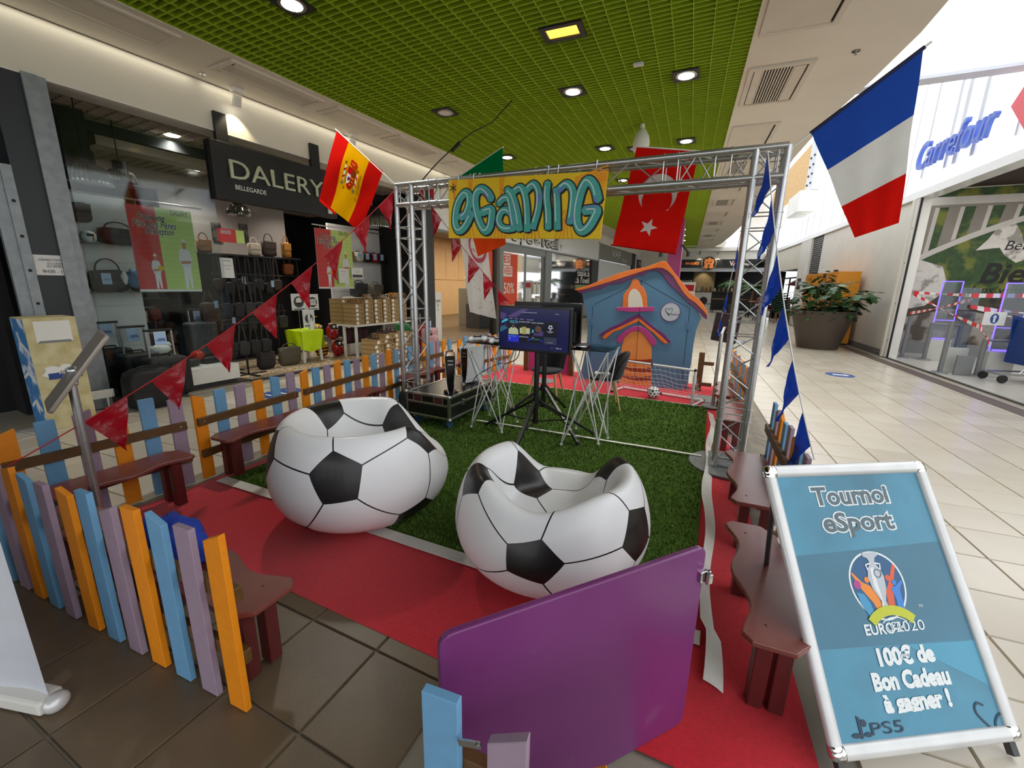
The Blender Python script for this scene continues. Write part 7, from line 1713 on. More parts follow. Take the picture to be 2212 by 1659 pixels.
# grey counter with cubbies
ct = thing('shop_counter', 'grey counter with open cubbies in the clothes shop entrance', 'counter', LF.P(7.6, 2.2, .003), RZ + .3)
B().box((-.55, 0, .55), (.9, .5, 1.1)).build('body', M_unit, ct, bevel=.004)
for x in (-.08, .40, .92): B().box((x, 0, .5), (.03, .5, 1.0)).build('upright', M_unit, ct)
for z in (.1, .4, .7, .98): B().box((.42, 0, z), (1.0, .5, .025)).build('shelf', M_unit, ct)
B().box((.42, .24, .5), (1.0, .02, 1.0)).build('back', M_darkgrey, ct)
for i, (x, z, m) in enumerate(((.05, .415, 'steelblue'), (.2, .415, 'grey'), (.6, .415, 'black'), (.75, .115, 'cream'), (.1, .115, 'steelblue'), (.65, .715, 'grey'))):
    o = B(); o.box((0, 0, .1), (.09, .2, .2)); w = o.build('storage_box', BK[m], None, bevel=.004); M_ = TM[ct.name]; w.matrix_world = M_ @ Matrix.Translation((x, -.06, z)); tag(w, '%s box in the counter cubbies, %s of the row' % (m.replace('steelblue', 'blue'), ordn[i]), 'box', 'boxes in the counter cubbies')
for i in range(5):
    o = B(); o.box((0, 0, .14), (.17, .22, .28)); w = o.build('paper_bag', BK['olive'] if i % 2 else M_unit, None, bevel=.006); w.matrix_world = TM[ct.name] @ Matrix.Translation((-.85 + .2 * i, 0, 1.101)); tag(w, 'tall khaki paper bag on the grey counter, %s from the left' % ordn[i], 'bag', 'paper bags on the counter')
t = thing('tote_bag', 'cream tote bags with black handles hanging on the counter side', 'bag', TM[ct.name] @ Vector((-.55, -.34, .42)), RZ + .3); B().box((0, 0, .18), (.36, .06, .36)).build('body', BK['cream'], t, bevel=.015); blob((0, 0, .42), .1, .05, .1, 3.3, .2, 14, 8).build('black_handles', BK['black'], t, smooth=2)
o = B(); LF.box(o, 6.02, 6.30, .35, .38, .003, 1.15); w = o.build('floor_totem', M_paper, None, bevel=.003); tag(w, 'white floor totem with black letters beside the dark pillar', 'sign')
text('TAPE\nÀ\nL', .09, LF.face(6.17, .85, .348), M_ink, 'lettering', w, world=False)
o = B(); LF.box(o, 9.3, 10.0, 1.2, 1.7, .003, .75); tag(o.build('display_cube', BK['grey'], None, bevel=.006), 'grey display cube behind the sale poster', 'furniture')
t = thing('mannequin', 'pale child mannequin torso on a box behind the glass door', 'mannequin', LF.P(10.3, 2.3, 1.2)); B().lathe([(.0, 0), (.12, 0), (.10, .12), (.13, .26), (.12, .34), (.04, .38), (.04, .42), (0, .42)], 18).build('torso', BK['cream'], t, True)
o = B(); LF.box(o, 10.05, 10.6, 2.1, 2.5, .003, 1.2); tag(o.build('display_box', M_unit, None, bevel=.004), 'pale box carrying the mannequin torso', 'furniture')

# ------------------------------------------------------------------ closed shop with roller shutter
b = B(); LF.box(b, 17.3, 23.9, -.02, .1, 2.52, 3.2); vs_ = tag(b.build('wall_shutter_sign', mat('taupe_board', (120, 118, 110), .5, noise=(3, .05))), 'taupe sign board over the shutter', kind='structure')
text('VAP', .5, LF.face(20.2, 2.9, -.03), M_mull, 'lettering', vs_, world=False, fit=1.7); text('boutique', .2, LF.face(22.0, 2.72, -.03), M_mull, 'lettering', vs_, world=False, fit=1.2)
b = B(); n = 34
for k in range(n): LF.box(b, 17.4, 23.7, .02 + (.02 if k % 2 else 0), .1, k * 2.5 / n + .004, (k + 1) * 2.5 / n)
tag(b.build('door_2', mat('shutter_white', (214, 216, 214), .45, noise=(4, .04))), 'white roller shutter', kind='structure')
b = B(); LF.box(b, 23.7, 24.5, -.04, .3, 0, 3.2); tag(b.build('pillar_black_far', M_black), 'black pillar beyond the shutter', kind='structure')
b = B(); LF.box(b, 24.5, 29, .0, .1, 0, 3.2); wf_ = tag(b.build('wall_left_far', M_mull), 'pale wall beyond the shutter', kind='structure')
t = thing('door_sign', 'small plum sign with white figures on the pale far wall', 'sign', LF.P(25.8, -.03, 2.6)); TM[t.name] = Matrix.Translation(LF.P(25.8, -.03, 2.6)); b = B(); LF.box(b, 25.0, 26.6, -.03, -.005, 2.2, 2.95); b.build('plate', BK['plum'], t, world=True); text('WC', .3, LF.face(25.8, 2.72, -.032), M_paper, 'lettering', t)

# ------------------------------------------------------------------ far end
FE = 28.2
def fbox(b, x0, x1, y0, y1, z0, z1): return b.box(((x0 + x1) / 2, (y0 + y1) / 2, (z0 + z1) / 2), (x1 - x0, y1 - y0, z1 - z0))
tag(fbox(B(), -5.2, 1.3, FE, FE + .15, 2.96, 3.42).build('wall_far', M_cream), 'cream wall above the far restaurant', kind='structure')
tag(fbox(B(), -5.2, 2.4, FE - .3, FE + .2, 3.42, 3.62).build('trim_12', M_white), 'white bulkhead edge at the far end', kind='structure')
tag(fbox(B(), 1.3, 3.4, FE - .1, FE + .2, 2.96, 7.4).build('wall_far_right', M_white), 'white wall at the far right end', kind='structure')
tag(fbox(B(), -5.2, -2.75, FE, FE + .15, 0, 2.96).build('wall_far_left', M_cream), 'cream wall left of the magenta column', kind='structure')
tag(fbox(B(), -2.8, 2.6, FE - .05, FE + .1, 2.28, 2.5).build('trim_13', M_mull), 'pale lintel under the far sign board', kind='structure')
sb_ = thing('restaurant_sign', 'long black sign board with a round bear badge over the far restaurant', 'sign', (0, FE - .12, 2.5)); TM[sb_.name] = Matrix.Translation((0, FE - .12, 2.5))
fbox(B(), -2.7, 2.0, FE - .15, FE - .05, 2.5, 2.96).build('board', M_black, sb_, world=True)
M_cop = mat('copper_print', (226, 138, 70), .5, noise=(5, .1), emit=((226, 120, 50), .25))
Fx = FR((-.51, FE - .16, 2.74), (1, 0, 0), (0, 0, 1))
B().prism(circ(0, 0, .40, None, 32), Fx, .08).build('round_badge', M_black, sb_, world=True); B().poly(ribbon([(.385 * math.cos(a), .385 * math.sin(a)) for a in [2 * pi * i / 32 for i in range(33)]], .02), Fx, .082).build('badge_rim', BK['cream'], sb_, world=True)
bear = [(-.22, -.10), (-.26, .05), (-.25, .18), (-.20, .26), (-.12, .24), (-.05, .30), (0, .33), (.05, .30), (.12, .24), (.20, .26), (.25, .18), (.26, .05), (.22, -.10), (.26, -.24), (.10, -.30), (0, -.22), (-.10, -.30), (-.26, -.24)]
B().poly(bear, Fx, .084).build('bear_head', M_cop, sb_, world=True)
for p in ([(-.14, .10), (-.04, .06), (-.06, .02), (-.13, .05)], [(.14, .10), (.04, .06), (.06, .02), (.13, .05)], [(-.05, -.06), (.05, -.06), (.03, -.13), (-.03, -.13)], [(-.1, -.17), (0, -.14), (.1, -.17), (0, -.2)]): B().poly(p, Fx, .086).build('bear_feature', M_ink, sb_, world=True)
text('PAPA MEDNCO', .2, FR((-1.42, FE - .155, 2.73), (1, 0, 0), (0, 0, 1)), M_cop, 'lettering', sb_, fit=.75, bold=.004, z=.006); text('cafe', .2, FR((-2.1, FE - .155, 2.73), (1, 0, 0), (0, 0, 1)), BK['ochre'], 'lettering', sb_, fit=.35, z=.006); text('VAP', .34, FR((.85, FE - .155, 2.74), (1, 0, 0), (0, 0, 1)), M_paper, 'lettering', sb_, bold=.012, z=.006, fit=.6); text('otage', .2, FR((1.42, FE - .155, 2.70), (1, 0, 0), (0, 0, 1)), M_paper, 'lettering', sb_, z=.006, fit=.42); B().poly([(-.05, -.02), (.0, -.02), (.06, .26), (.02, .26)], FR((.72, FE - .155, 2.62), (1, 0, 0), (0, 0, 1)), .012).build('accent', M_cop, sb_, world=True)
b = B(); fbox(b, -2.8, 3.2, 33, 33.1, 0, 3.3); fbox(b, -2.85, -2.75, FE, 33, 0, 3.3); fbox(b, -2.8, 3.4, FE + .2, 33, 3.0, 3.05); tag(b.build('wall_restaurant', M_shopb), 'dark walls of the far restaurant', kind='structure')
tag(fbox(B(), -1.6, -.1, 32.6, 32.7, .9, 2.5).build('wall_panel_gold', mat('bronze_panel', (150, 132, 100), .45, .3, noise=(3, .15))), 'bronze wall panel in the far restaurant', 'panel')
for x in (-.85, 1.0):
    L = bpy.data.lights.new('far_spot', 'SPOT'); L.energy = 60; L.spot_size = 1.1; L.spot_blend = .6; L.color = (1, .85, .6); lo = bpy.data.objects.new('far_spot', L); COL.objects.link(lo); lo.location = (x, 31.8, 2.9); lo.rotation_euler = (.45, 0, 0); tag(lo, 'warm spotlight in the far restaurant', 'light')
for i, x in enumerate((-1.05, -.08, 1.15)):
    t = thing('track_spot', 'small spotlight above the far sign board, %s from the left' % ordn[i], 'lamp', (x, FE - .35, 3.42), 0, 'spotlights above the far sign board'); B().box((0, 0, -.03), (.1, .1, .06)).lathe([(0, 0), (.05, 0), (.06, -.14), (0, -.12)], 12, (0, .03, -.06)).build('head', M_grey, t)
    L = bpy.data.lights.new('spot_beam', 'SPOT'); L.energy = 30; L.spot_size = 1.2; L.spot_blend = .4; L.color = (1, .86, .6); lo = bpy.data.objects.new('beam', L); COL.objects.link(lo); lo.parent = t; lo.location = (0, .02, -.2); lo.rotation_euler = (.45, 0, 0)
cn = thing('restaurant_counter', 'white counter front with a round dark logo in the far restaurant', 'counter', (-.65, 30.2, .003)); TM[cn.name] = Matrix.Translation((-.65, 30.2, .003))
fbox(B(), -1.2, -.18, 30.0, 30.6, .003, 1.05).build('white_front', M_white, cn, world=True); B().prism(circ(-.62, .55, .24, None, 24), Matrix(((1, 0, 0, 0), (0, 0, -1, 29.995), (0, 1, 0, 0), (0, 0, 0, 1))), .01).build('round_logo', BK['brown'], cn, world=True); fbox(B(), -.18, 2.0, 30.1, 30.6, .003, 1.1).build('dark_front', M_black, cn, world=True); fbox(B(), -1.25, 2.05, 29.95, 30.65, 1.1, 1.14).build('worktop', M_darkgrey, cn, world=True)
for i in range(12):
    x = -1.0 + i * .24; o = B().lathe([(.05, 0), (.06, .1 + .05 * (i % 3)), (.03, .2 + .06 * (i % 2)), (0, .24 + .06 * (i % 2))], 10, (x, 30.3, 1.141)).build('jar', BK[('cream', 'grey', 'rust', 'olive')[i % 4]], None, True); tag(o, 'small jar on the far counter, %s from the left' % 'first second third fourth fifth sixth seventh eighth ninth tenth eleventh twelfth'.split()[i], 'jar', 'jars on the far counter')
t = thing('shelf_unit', 'dark shelf unit with white packets in the far restaurant', 'shelf', (-2.0, 32.4, .003))
for z in (.5, 1.0, 1.5, 2.0): B().box((0, 0, z), (1.1, .4, .04)).build('board', M_darkgrey, t)
B().box((0, .2, 1.2), (1.1, .04, 2.4)).build('back', M_black, t)
for i in range(6): tag(fbox(B(), -2.5 + i * .17, -2.38 + i * .17, 32.25, 32.45, 1.523, 1.85).build('packet', M_paper), 'white packet on the dark shelf, %s from the left' % ordn[i], 'packet', 'packets on the dark shelf')
# foliage helper
def leafy(parent, stems, mleaf, n, size, seed, drop=.3, stemm=None, lobed=True):
    random.seed(seed); b = B(); st = B()
    for s in stems: st.tube(s, [.012 - .006 * k / (len(s) - 1) for k in range(len(s))], 6)
    for _ in range(n):
        s = random.choice(stems); k = random.randrange(1, len(s)); w = random.random(); p = Vector(s[k - 1]).lerp(Vector(s[k]), w)
        a = random.uniform(0, 2 * pi); el = random.uniform(-.5, .5); L = size * random.uniform(.6, 1.2)
        d = Vector((math.cos(a) * math.cos(el), math.sin(a) * math.cos(el), math.sin(el))); sd = d.cross(Vector((0, 0, 1))).normalized(); up = sd.cross(d)
        p = p + d * L * .35
        pts = [(0, 0), (.22, .30), (.35, .18), (.52, .42), (.62, .22), (.80, .30), (1.0, 0)] if lobed else [(0, 0), (.3, .2), (.65, .16), (1, 0)]
        o = len(b.v); bend = lambda u: -drop * u * u * L
        top = [p + d * (u * L) + sd * (v * L) + up * (bend(u) - .12 * v * L) for u, v in pts]; bot = [p + d * (u * L) - sd * (v * L) + up * (bend(u) - .12 * v * L) for u, v in pts[1:-1]]
        mid = [p + d * (u * L) + up * bend(u) for u, v in pts[1:-1]]
        b.v += top + bot + mid; nT = len(pts); nb_ = nT - 2; b.m = random.randrange(len(mleaf))
        for i in range(nb_ - 1):
            b.f += [(o + 1 + i, o + 2 + i, o + nT + nb_ + i + 1, o + nT + nb_ + i), (o + nT + i, o + nT + nb_ + i, o + nT + nb_ + i + 1, o + nT + i + 1)]; b.mi += [b.m, b.m]
        b.f += [(o, o + 1, o + nT + nb_), (o, o + nT + nb_, o + nT), (o + nT - 2, o + nT - 1, o + nT + 2 * nb_ - 1), (o + nT + 2 * nb_ - 1, o + nT - 1, o + nT + nb_ - 1)]; b.mi += [b.m] * 4
    st.build('stems', stemm or BK['olive'], parent, True)
    return tag(b.build('leaves', mleaf, parent, smooth=2), kind='stuff')
M_leaf = [mat('leaf_%d' % i, c, .4, noise=(6, .15)) for i, c in enumerate(((40, 74, 34), (58, 94, 46), (84, 116, 78)))]
M_palm = [mat('palm_%d' % i, c, .5, noise=(6, .15)) for i, c in enumerate(((58, 92, 48), (80, 116, 62)))]
def palm(label, x, y, z0, h, r, seed):
    t = thing('potted_palm', label, 'plant', (x, y, .003)); B().lathe([(.0, 0), (.22, 0), (.28, .5), (.25, .5), (0, .46)], 20).build('pot', M_darkgrey, t, True)
    B().tube([(0, 0, .46), (.03, 0, h)], .06, 10).build('trunk', BK['tan'], t, True); random.seed(seed); b = B()
    for i in range(26):
        a = random.uniform(0, 2 * pi); e0 = random.uniform(.2, 1.3); L = r * random.uniform(.7, 1.1); pts = []
        for k in range(7): u = k / 6; pts.append(Vector((math.cos(a) * L * u * math.cos(e0 * (1 - u * .5)), math.sin(a) * L * u * math.cos(e0 * (1 - u * .5)), h + L * (u * math.sin(e0) - .75 * u * u))))
        sdir = Vector((-math.sin(a), math.cos(a), 0)); b.m = i % 2
        for k in range(6):
            for q in (-1, 1): p = pts[k]; e = pts[k + 1]; b.add([p, e, e + sdir * q * .13 * r * (1.2 - k / 6) + Vector((0, 0, -.06)), p + sdir * q * .12 * r * (1 - k / 7) + Vector((0, 0, -.05))], [(0, 1, 2, 3)])
    tag(b.build('fronds', M_palm, t), kind='stuff')
palm('potted palm in the far restaurant left of the right truss tower', .95, 26.5, 0, 1.5, .9, 2); palm('potted palm seen through the right truss tower', 1.75, 25.5, 0, 1.3, 1.0, 5)
for i, (x, y) in enumerate(((.3, 27.0), (1.4, 27.2), (1.9, 23.6))):
    t = thing('cafe_table', 'dark cafe table before the far restaurant, %s from the left' % ordn[i], 'table', (x, y, .003), 0, 'cafe tables at the far end'); B().box((0, 0, .74), (.8, .7, .04)).build('top', BK['tan'], t); 
    for a in (-.33, .33):
        for c in (-.28, .28): B().box((a, c, .36), (.04, .04, .72)).build('leg', M_black, t)
    for q in (-1, 1):
        c_ = thing('cafe_chair', 'dark cafe chair on the %s side of the %s far cafe table' % ('left' if q < 0 else 'right', ordn[i]), 'chair', (x + q * .6, y, .003), -q * pi / 2, 'cafe chairs at the far end'); B().box((0, 0, .45), (.4, .4, .03)).build('seat', M_black, c_); B().box((0, -.19, .68), (.38, .03, .4)).build('backrest', M_black, c_)
        for a in (-.17, .17):
            for e in (-.17, .17): B().box((a, e, .22), (.03, .03, .44)).build('leg', M_black, c_)
# magenta column, totem
o = fbox(B(), -1.60, -1.18, 16.0, 16.4, 0.003, 3.6).build('column_magenta', M_hk, None, bevel=.01); tag(o, 'square magenta column in the hall', kind='structure')
t = thing('track_spot', 'pair of dark spotlights on arms at the magenta column', 'lamp', (-1.39, 15.95, 2.5));
for q in (-1, 1): B().tube([(q * .2, 0, .25), (q * .42, -.1, .0)], .03, 8).build('arm', M_darkgrey, t, True); B().lathe([(0, 0), (.06, 0), (.07, -.16), (0, -.14)], 12, (q * .44, -.1, .02)).build('head', M_darkgrey, t, True)
t = thing('info_totem', 'white framed notice board with a red header behind the playhouse roof', 'sign', (-1.06, 20.0, .003)); B().box((0, 0, .82), (.55, .06, 1.5)).build('frame', M_white, t, bevel=.01); B().box((0, -.032, 1.33), (.45, .006, .26)).build('red_header', GC['red'], t); B().box((0, -.032, .9), (.45, .006, .5)).build('sheet', M_paper, t); B().box((0, 0, .035), (.6, .3, .07)).build('foot', M_grey, t)

# ------------------------------------------------------------------ right side of the hall
def rbox(b, t0, t1, d0, d1, z0, z1): return RF.box(b, t0, t1, d0, d1, z0, z1)
b = rbox(B(), .28, 6.2, 0, .15, 0, 3.1); tag(b.build('wall_right', M_white), 'white wall behind the locker and planter', kind='structure')
b = rbox(B(), 0, .28, -.05, .15, 0, 3.1); rbox(b, .12, .2, -.08, -.05, 0, 3.1); fr_ = tag(b.build('trim_14', M_white, bevel=.004), 'white frame post of the supermarket entrance', kind='structure')
for z in (.35, 1.1, 1.9, 2.55): B().lathe([(0, 0), (.016, -.001), (.016, 0)], 10, RF.P(.05, -.052, z), Matrix.Rotation(-pi / 2, 3, 'Y')).build('bolt_hole', M_ink, fr_)
b = rbox(B(), -.02, 0, -.03, .0, 0, 3.1); tag(b.build('trim_15', M_ink), 'black seal strip of the entrance frame', kind='structure')
b = rbox(B(), .28, 6.2, -.02, 0, 0, .12); tag(b.build('baseboard_right', M_grey), 'grey skirting of the white right wall', kind='structure')
b = rbox(B(), 7.4, 8.8, -.05, .4, 0, 3.1); pl_ = tag(b.build('pillar_white', M_white), 'white pillar beyond the parcel locker', kind='structure')
o = rbox(B(), 8.0, 8.5, -.06, -.052, 1.35, 1.75).build('wall_label', BK['plum']); tag(o, 'small plum label on the white pillar beyond the locker', 'sign')
b = rbox(B(), 6.2, 7.4, .02, .1, 1.9, 3.1); vn = tag(b.build('vent_panel', M_darkgrey), 'grey louvred vent beside the white pillar', 'vent')
for k in range(16): rbox(B(), 6.25, 7.35, .0, .02, 1.94 + k * .071, 1.97 + k * .071).build('louvre', M_grey, vn)
b = rbox(B(), 6.2, 7.4, .1, .2, 0, 1.9); tag(b.build('wall_right_low', M_white), 'white wall under the louvred vent', kind='structure')
b = rbox(B(), 8.8, 16.8, 0, .15, 2.15, 3.1); tag(b.build('wall_right_far', M_cream), 'cream wall over the dark far right opening', kind='structure')
b = rbox(B(), 12.6, 13.2, -.02, .3, 0, 2.15); rbox(b, 8.8, 16.8, 3.0, 3.1, 0, 2.3); rbox(b, 8.8, 8.9, .2, 3, 0, 2.3); rbox(b, 8.8, 16.8, .15, 3, 2.3, 2.34); tag(b.build('wall_cafe_right', M_shopb), 'dark recess of the far right opening', kind='structure')
b = rbox(B(), 8.9, 12.6, .05, .1, 1.78, 1.84); rbox(b, 10.4, 10.46, .05, .1, 0, 1.8); tag(b.build('trim_16', M_black), 'black window bars of the far right opening', kind='structure')
# clerestory
b = rbox(B(), -9, 17, .02, .1, 3.22, 7.4); cw = tag(b.build('window_3', M_clear), 'bright translucent clerestory above the supermarket entrance', kind='structure')
b = rbox(B(), -9, 17, -.06, .2, 3.1, 3.24); tag(b.build('trim_17', M_fasc), 'white ledge under the clerestory', kind='structure')
random.seed(9)
for s, w in ((-5.2, .07), (-4.3, .05), (-3.2, .07), (-2.3, .05), (-1.3, .11), (-.80, .12), (-.52, .09), (.28, .07), (.85, .04), (2.2, .06), (3.4, .05), (4.6, .06), (5.8, .05), (7.0, .06), (7.9, .05), (8.7, .06), (9.5, .05), (10.4, .06), (11.2, .05), (12.0, .05), (12.9, .06), (13.8, .05), (14.8, .05)):
    b = rbox(B(), s - w / 2, s + w / 2, -.005, .02, 3.5 if s < .5 else 3.26, 7.4); b.build('mullion', M_mull, cw)
M_osb = mat('osb_board', (226, 190, 130), .7, mix=((196, 146, 84), 26, .48, .56), noise=(40, .12))
for i, (s0, s1, z0, z1) in enumerate(((8.6, 13.4, 5.15, 6.7), (14.1, 16.6, 4.7, 6.3))):
    o = rbox(B(), s0, s1, -.12, -.02, z0, z1).build('osb_board', M_osb); tag(o, ('strand board panel under the roof left of the tricolour flag', 'strand board panel farther off, seen through the right truss tower')[i], 'panel', 'strand boards under the roof'); 
for i, (s0, s1) in enumerate(((7.6, 8.5), (13.45, 13.9))):
    t = thing('steel_bracket', ('white steel beam end with bolts beside the near strand board', 'white steel beam end with bolts beside the far strand board')[i], 'bracket', RF.P(s0, -.3, 5)); TM[t.name] = Matrix.Translation(RF.P(s0, -.3, 5))
    rbox(B(), s0, s1, -.3, -.02, 4.75, 6.6).build('plate', M_mull, t, world=True); rbox(B(), s0 + .05, s1 + .9, -.6, -.05, 4.05, 4.75).build('white_box', M_white, t, world=True, bevel=.01)
    bo = B()
    for k in range(4):
        for q in (.2, .7): bo.ell(RF.P(lerp(s0, s1, q), -.31, 5.0 + k * .3), .04, .04, .04, 8, 5)
    tag(bo.build('bolts', M_darkgrey, t, world=True), kind='stuff')
# supermarket name
sm = thing('supermarket_sign', 'blue italic supermarket name with a red and blue emblem on the bright band', 'sign', RF.P(-1.1, -.1, 3.7)); TM[sm.name] = Matrix.Translation(RF.P(-1.1, -.1, 3.7))
M_cb = mat('sign_blue', (74, 104, 196), .4, noise=(5, .05)); M_crr = mat('sign_red', (226, 60, 74), .4, noise=(5, .05))
text('Carrefour', .66, RF.face(-.92, 3.80, -.12), M_cb, 'lettering', sm, ext=.03, shear=.22, bold=.006, fit=2.25)
Fe = RF.face(-3.0, 3.85, -.12); B().prism([(.62, .0), (.20, .42), (-.02, .42), (.16, .12), (.16, -.12), (-.02, -.42), (.20, -.42)][:7], Fe @ Matrix.Rotation(pi, 4, 'Z'), .05).build('red_arrow', M_crr, sm, world=True); B().prism([(-.05, .35), (.5, .1), (.5, -.2), (-.05, -.35)], Fe, .04).build('blue_shape', M_cb, sm, world=True)
# roof bulkhead across the right aisle
tag(fbox(B(), 1.52, 6.5, 8.4, 8.6, 4.24, 8.2).build('wall_bulkhead', M_white), 'white roof bulkhead across the right aisle', kind='structure')
tag(fbox(B(), 1.52, 6.5, 8.38, 8.62, 4.20, 4.24).build('trim_18', M_mull), 'grey lower edge of the roof bulkhead', kind='structure')
# entrance recess with mural
MY = 12.4
M_mur = mat('mural_forest', (52, 80, 36), .6, mix=((112, 116, 40), 2.6, .50, .60), noise=(9, .5)); M_rock = mat('mural_rock', (214, 208, 198), .6, mix=((150, 144, 134), 4, .52, .60), noise=(9, .1)); M_arch = mat('mural_bridge', (198, 192, 182), .6, noise=(4, .08)); M_archd = mat('mural_pier_shade', (136, 128, 116), .6, noise=(4, .1)); M_moss = mat('mural_undergrowth', (72, 66, 46), .6, mix=((34, 34, 24), 5, .5, .58), noise=(12, .4)); M_water = mat('mural_water', (158, 152, 142), .6, mix=((84, 74, 62), 3, .5, .6), noise=(6, .2))
tag(fbox(B(), 3.45, 8.5, MY, MY + .1, 0, 3.9).build('wall_mural', M_cream), 'end wall of the supermarket entrance', kind='structure')
tag(fbox(B(), 3.92, 8.5, 4.5, MY, 3.45, 3.5).build('ceiling_entrance', mat('dark_brown_ceiling', (58, 36, 28), .6, noise=(3, .1))), 'dark brown ceiling of the entrance', kind='structure')
tag(fbox(B(), 8.5, 8.6, 4.5, MY, 0, 3.5).build('wall_entrance_right', M_cream), 'side wall of the supermarket entrance', kind='structure')
b = rbox(B(), -9, 3, 0.02, 5.2, -.01, .002); tag(b.build('floor_entrance', mat('entrance_tiles', (206, 202, 192), .2, noise=(2, .05))), 'pale floor of the supermarket entrance', kind='structure')
mu = thing('mural', 'large printed mural of a white bridge over a wooded gorge', 'mural', (6, MY - .01, 0)); TM[mu.name] = Matrix.Translation((6, MY - .01, 0))
FM = FR((3.45, MY - .012, 0), (1, 0, 0), (0, 0, 1))
def mp(nm, pts, m, z): return B().poly(pts, FM, z).build(nm, m, mu, world=True)
mp('forest', [(0, .25), (5, .25), (5, 3.3), (0, 3.3)], M_mur, .001)
mp('undergrowth', [(0, .9), (.5, 1.35), (1.1, 1.5), (1.5, 1.2), (2.4, 1.3), (5, 1.1), (5, .6), (0, .5)], M_moss, .002)
mp('water', [(0, .25), (5, .25), (5, .95), (2.2, .85), (1.2, 1.0), (.5, .8), (0, .75)], M_water, .003)
mp('rock', [(0, .85), (0, 2.25), (.18, 2.42), (.34, 2.38), (.34, 2.1), (.55, 2.0), (.9, 1.88), (1.0, 1.6), (.98, 1.3), (.75, 1.05), (.4, .95)], M_rock, .004); mp('rock', [(1.35, 2.2), (1.5, 2.42), (1.6, 2.66), (1.82, 2.75), (1.95, 2.55), (2.05, 2.3), (2.2, 2.05), (2.0, 1.95), (1.8, 2.1), (1.7, 2.25)], M_rock, .004); mp('rock', [(2.4, 1.9), (2.8, 2.5), (3.4, 2.3), (3.9, 1.7), (3.2, 1.4)], M_rock, .004)
arc_ = [(.42 + 4.2 * u, 2.02 + 1.25 * (1 - (1 - u) ** 2.2)) for u in [i / 16 for i in range(17)]]
for x in (.32, .72, 1.14, 1.58, 2.0): z0 = [p[1] for p in arc_ if p[0] >= x][0] - .06; mp('pier_shade', [(x, min(z0, 3.1)), (x + .2, min(z0 + .12, 3.1)), (x + .24, 3.18), (x + .06, 3.18)], M_archd, .005); mp('pier', [(x + .2, min(z0 + .12, 3.1)), (x + .27, min(z0 + .16, 3.1)), (x + .31, 3.18), (x + .24, 3.18)], M_arch, .0055)
mp('arch', ribbon(arc_, .11), M_arch, .006); mp('deck', [(0, 3.12), (5, 3.12), (5, 3.26), (0, 3.28)], M_arch, .007); mp('deck_shade', [(0, 3.07), (5, 3.07), (5, 3.12), (0, 3.12)], M_archd, .007); mp('tree_line', [(.05, 3.28), (5, 3.27), (5, 3.44), (.05, 3.42)], M_mur, .006)
text('Bellegarde', .26, FM @ Matrix.Translation((1.76, 2.28, 0)), M_ink, 'lettering', mu, 'LEFT', shear=.2, z=.008, sx=.95); text('Bienvenue', .56, FM @ Matrix.Translation((1.50, 1.72, 0)), M_ink, 'lettering', mu, 'LEFT', shear=.2, bold=.012, z=.008, sx=.95); text('dans votre magasin', .24, FM @ Matrix.Translation((1.36, 1.40, 0)), M_ink, 'lettering', mu, 'LEFT', shear=.2, z=.008, sx=.95)
tag(fbox(B(), 3.45, 8.5, MY - .06, MY, 0, .25).build('baseboard_mural', M_grey), 'grey plinth under the mural', kind='structure')
L = bpy.data.lights.new('entrance_light', 'AREA'); L.shape = 'RECTANGLE'; L.size = 3; L.size_y = 3; L.energy = 60; lo = bpy.data.objects.new('entrance_light', L); COL.objects.link(lo); lo.location = (5.6, 9.6, 3.4); tag(lo, 'ceiling light of the supermarket entrance', 'light')
b = rbox(B(), -9, 2.6, -.42, -.20, .0, .003); tag(b.build('trim_19', mat('brown_strip', (96, 82, 72), .5, noise=(6, .1))), 'brown floor strip along the entrance', kind='structure'); b = rbox(B(), -9, .3, -.05, -.02, 0, .004); tag(b.build('trim_20', M_ink), 'dark shutter rail in the floor', kind='structure')
# security gates
M_acry = glass('acrylic', (226, 232, 240), .05); M_led = mat('violet_led', (90, 70, 255), .4, emit=((96, 74, 255), 2.6)); M_gatep = mat('gate_base', (204, 204, 194), .5, noise=(5, .05))
def sec_gate(label, x, y, w, h, rz, lit=True):
    t = thing('security_gate', label, 'gate', (x, y, .003), rz, 'security gates at the supermarket entrance')
    B().box((0, 0, .21), (w, .12, .42)).build('base', M_gatep, t, bevel=.006); B().box((0, -.0, (h + .42) / 2), (w * .9, .012, h - .42)).build('acrylic_panel', M_acry, t)
    if lit:
        for q in (-1, 1): B().box((q * w * .45, 0, (h + .42) / 2), (.014, .016, h - .42)).build('led_edge', M_led, t)
        B().box((0, 0, h), (w * .9, .016, .014)).build('led_edge', M_led, t); B().box((0, 0, .80), (w * .9, .016, .012)).build('led_edge', M_led, t); B().box((0, -.055, .44), (w * .85, .02, .02)).build('led_edge', M_led, t)
    return t
sec_gate('violet lit security gate at the back left of the entrance', 4.18, 11.3, .34, 1.55, .1); sec_gate('violet lit security gate beside the blue trolley', 4.32, 9.55, .34, 1.5, .1)
sec_gate('unlit clear security gate in the middle with taped post', 3.86, 9.75, .28, 1.42, .1, False)
def bar_post(label, x, y, h, lean=0.0):
    t = thing('barrier_post', label, 'post', (x, y, .003), 0, 'grey steel posts at the entrance'); B().tube([(0, 0, 0), (lean, 0, h)], .035, 12).build('tube', M_grey, t, True); B().lathe([(0, 0), (.12, 0), (.1, .02), (0, .02)], 18).build('foot', M_grey, t, True)
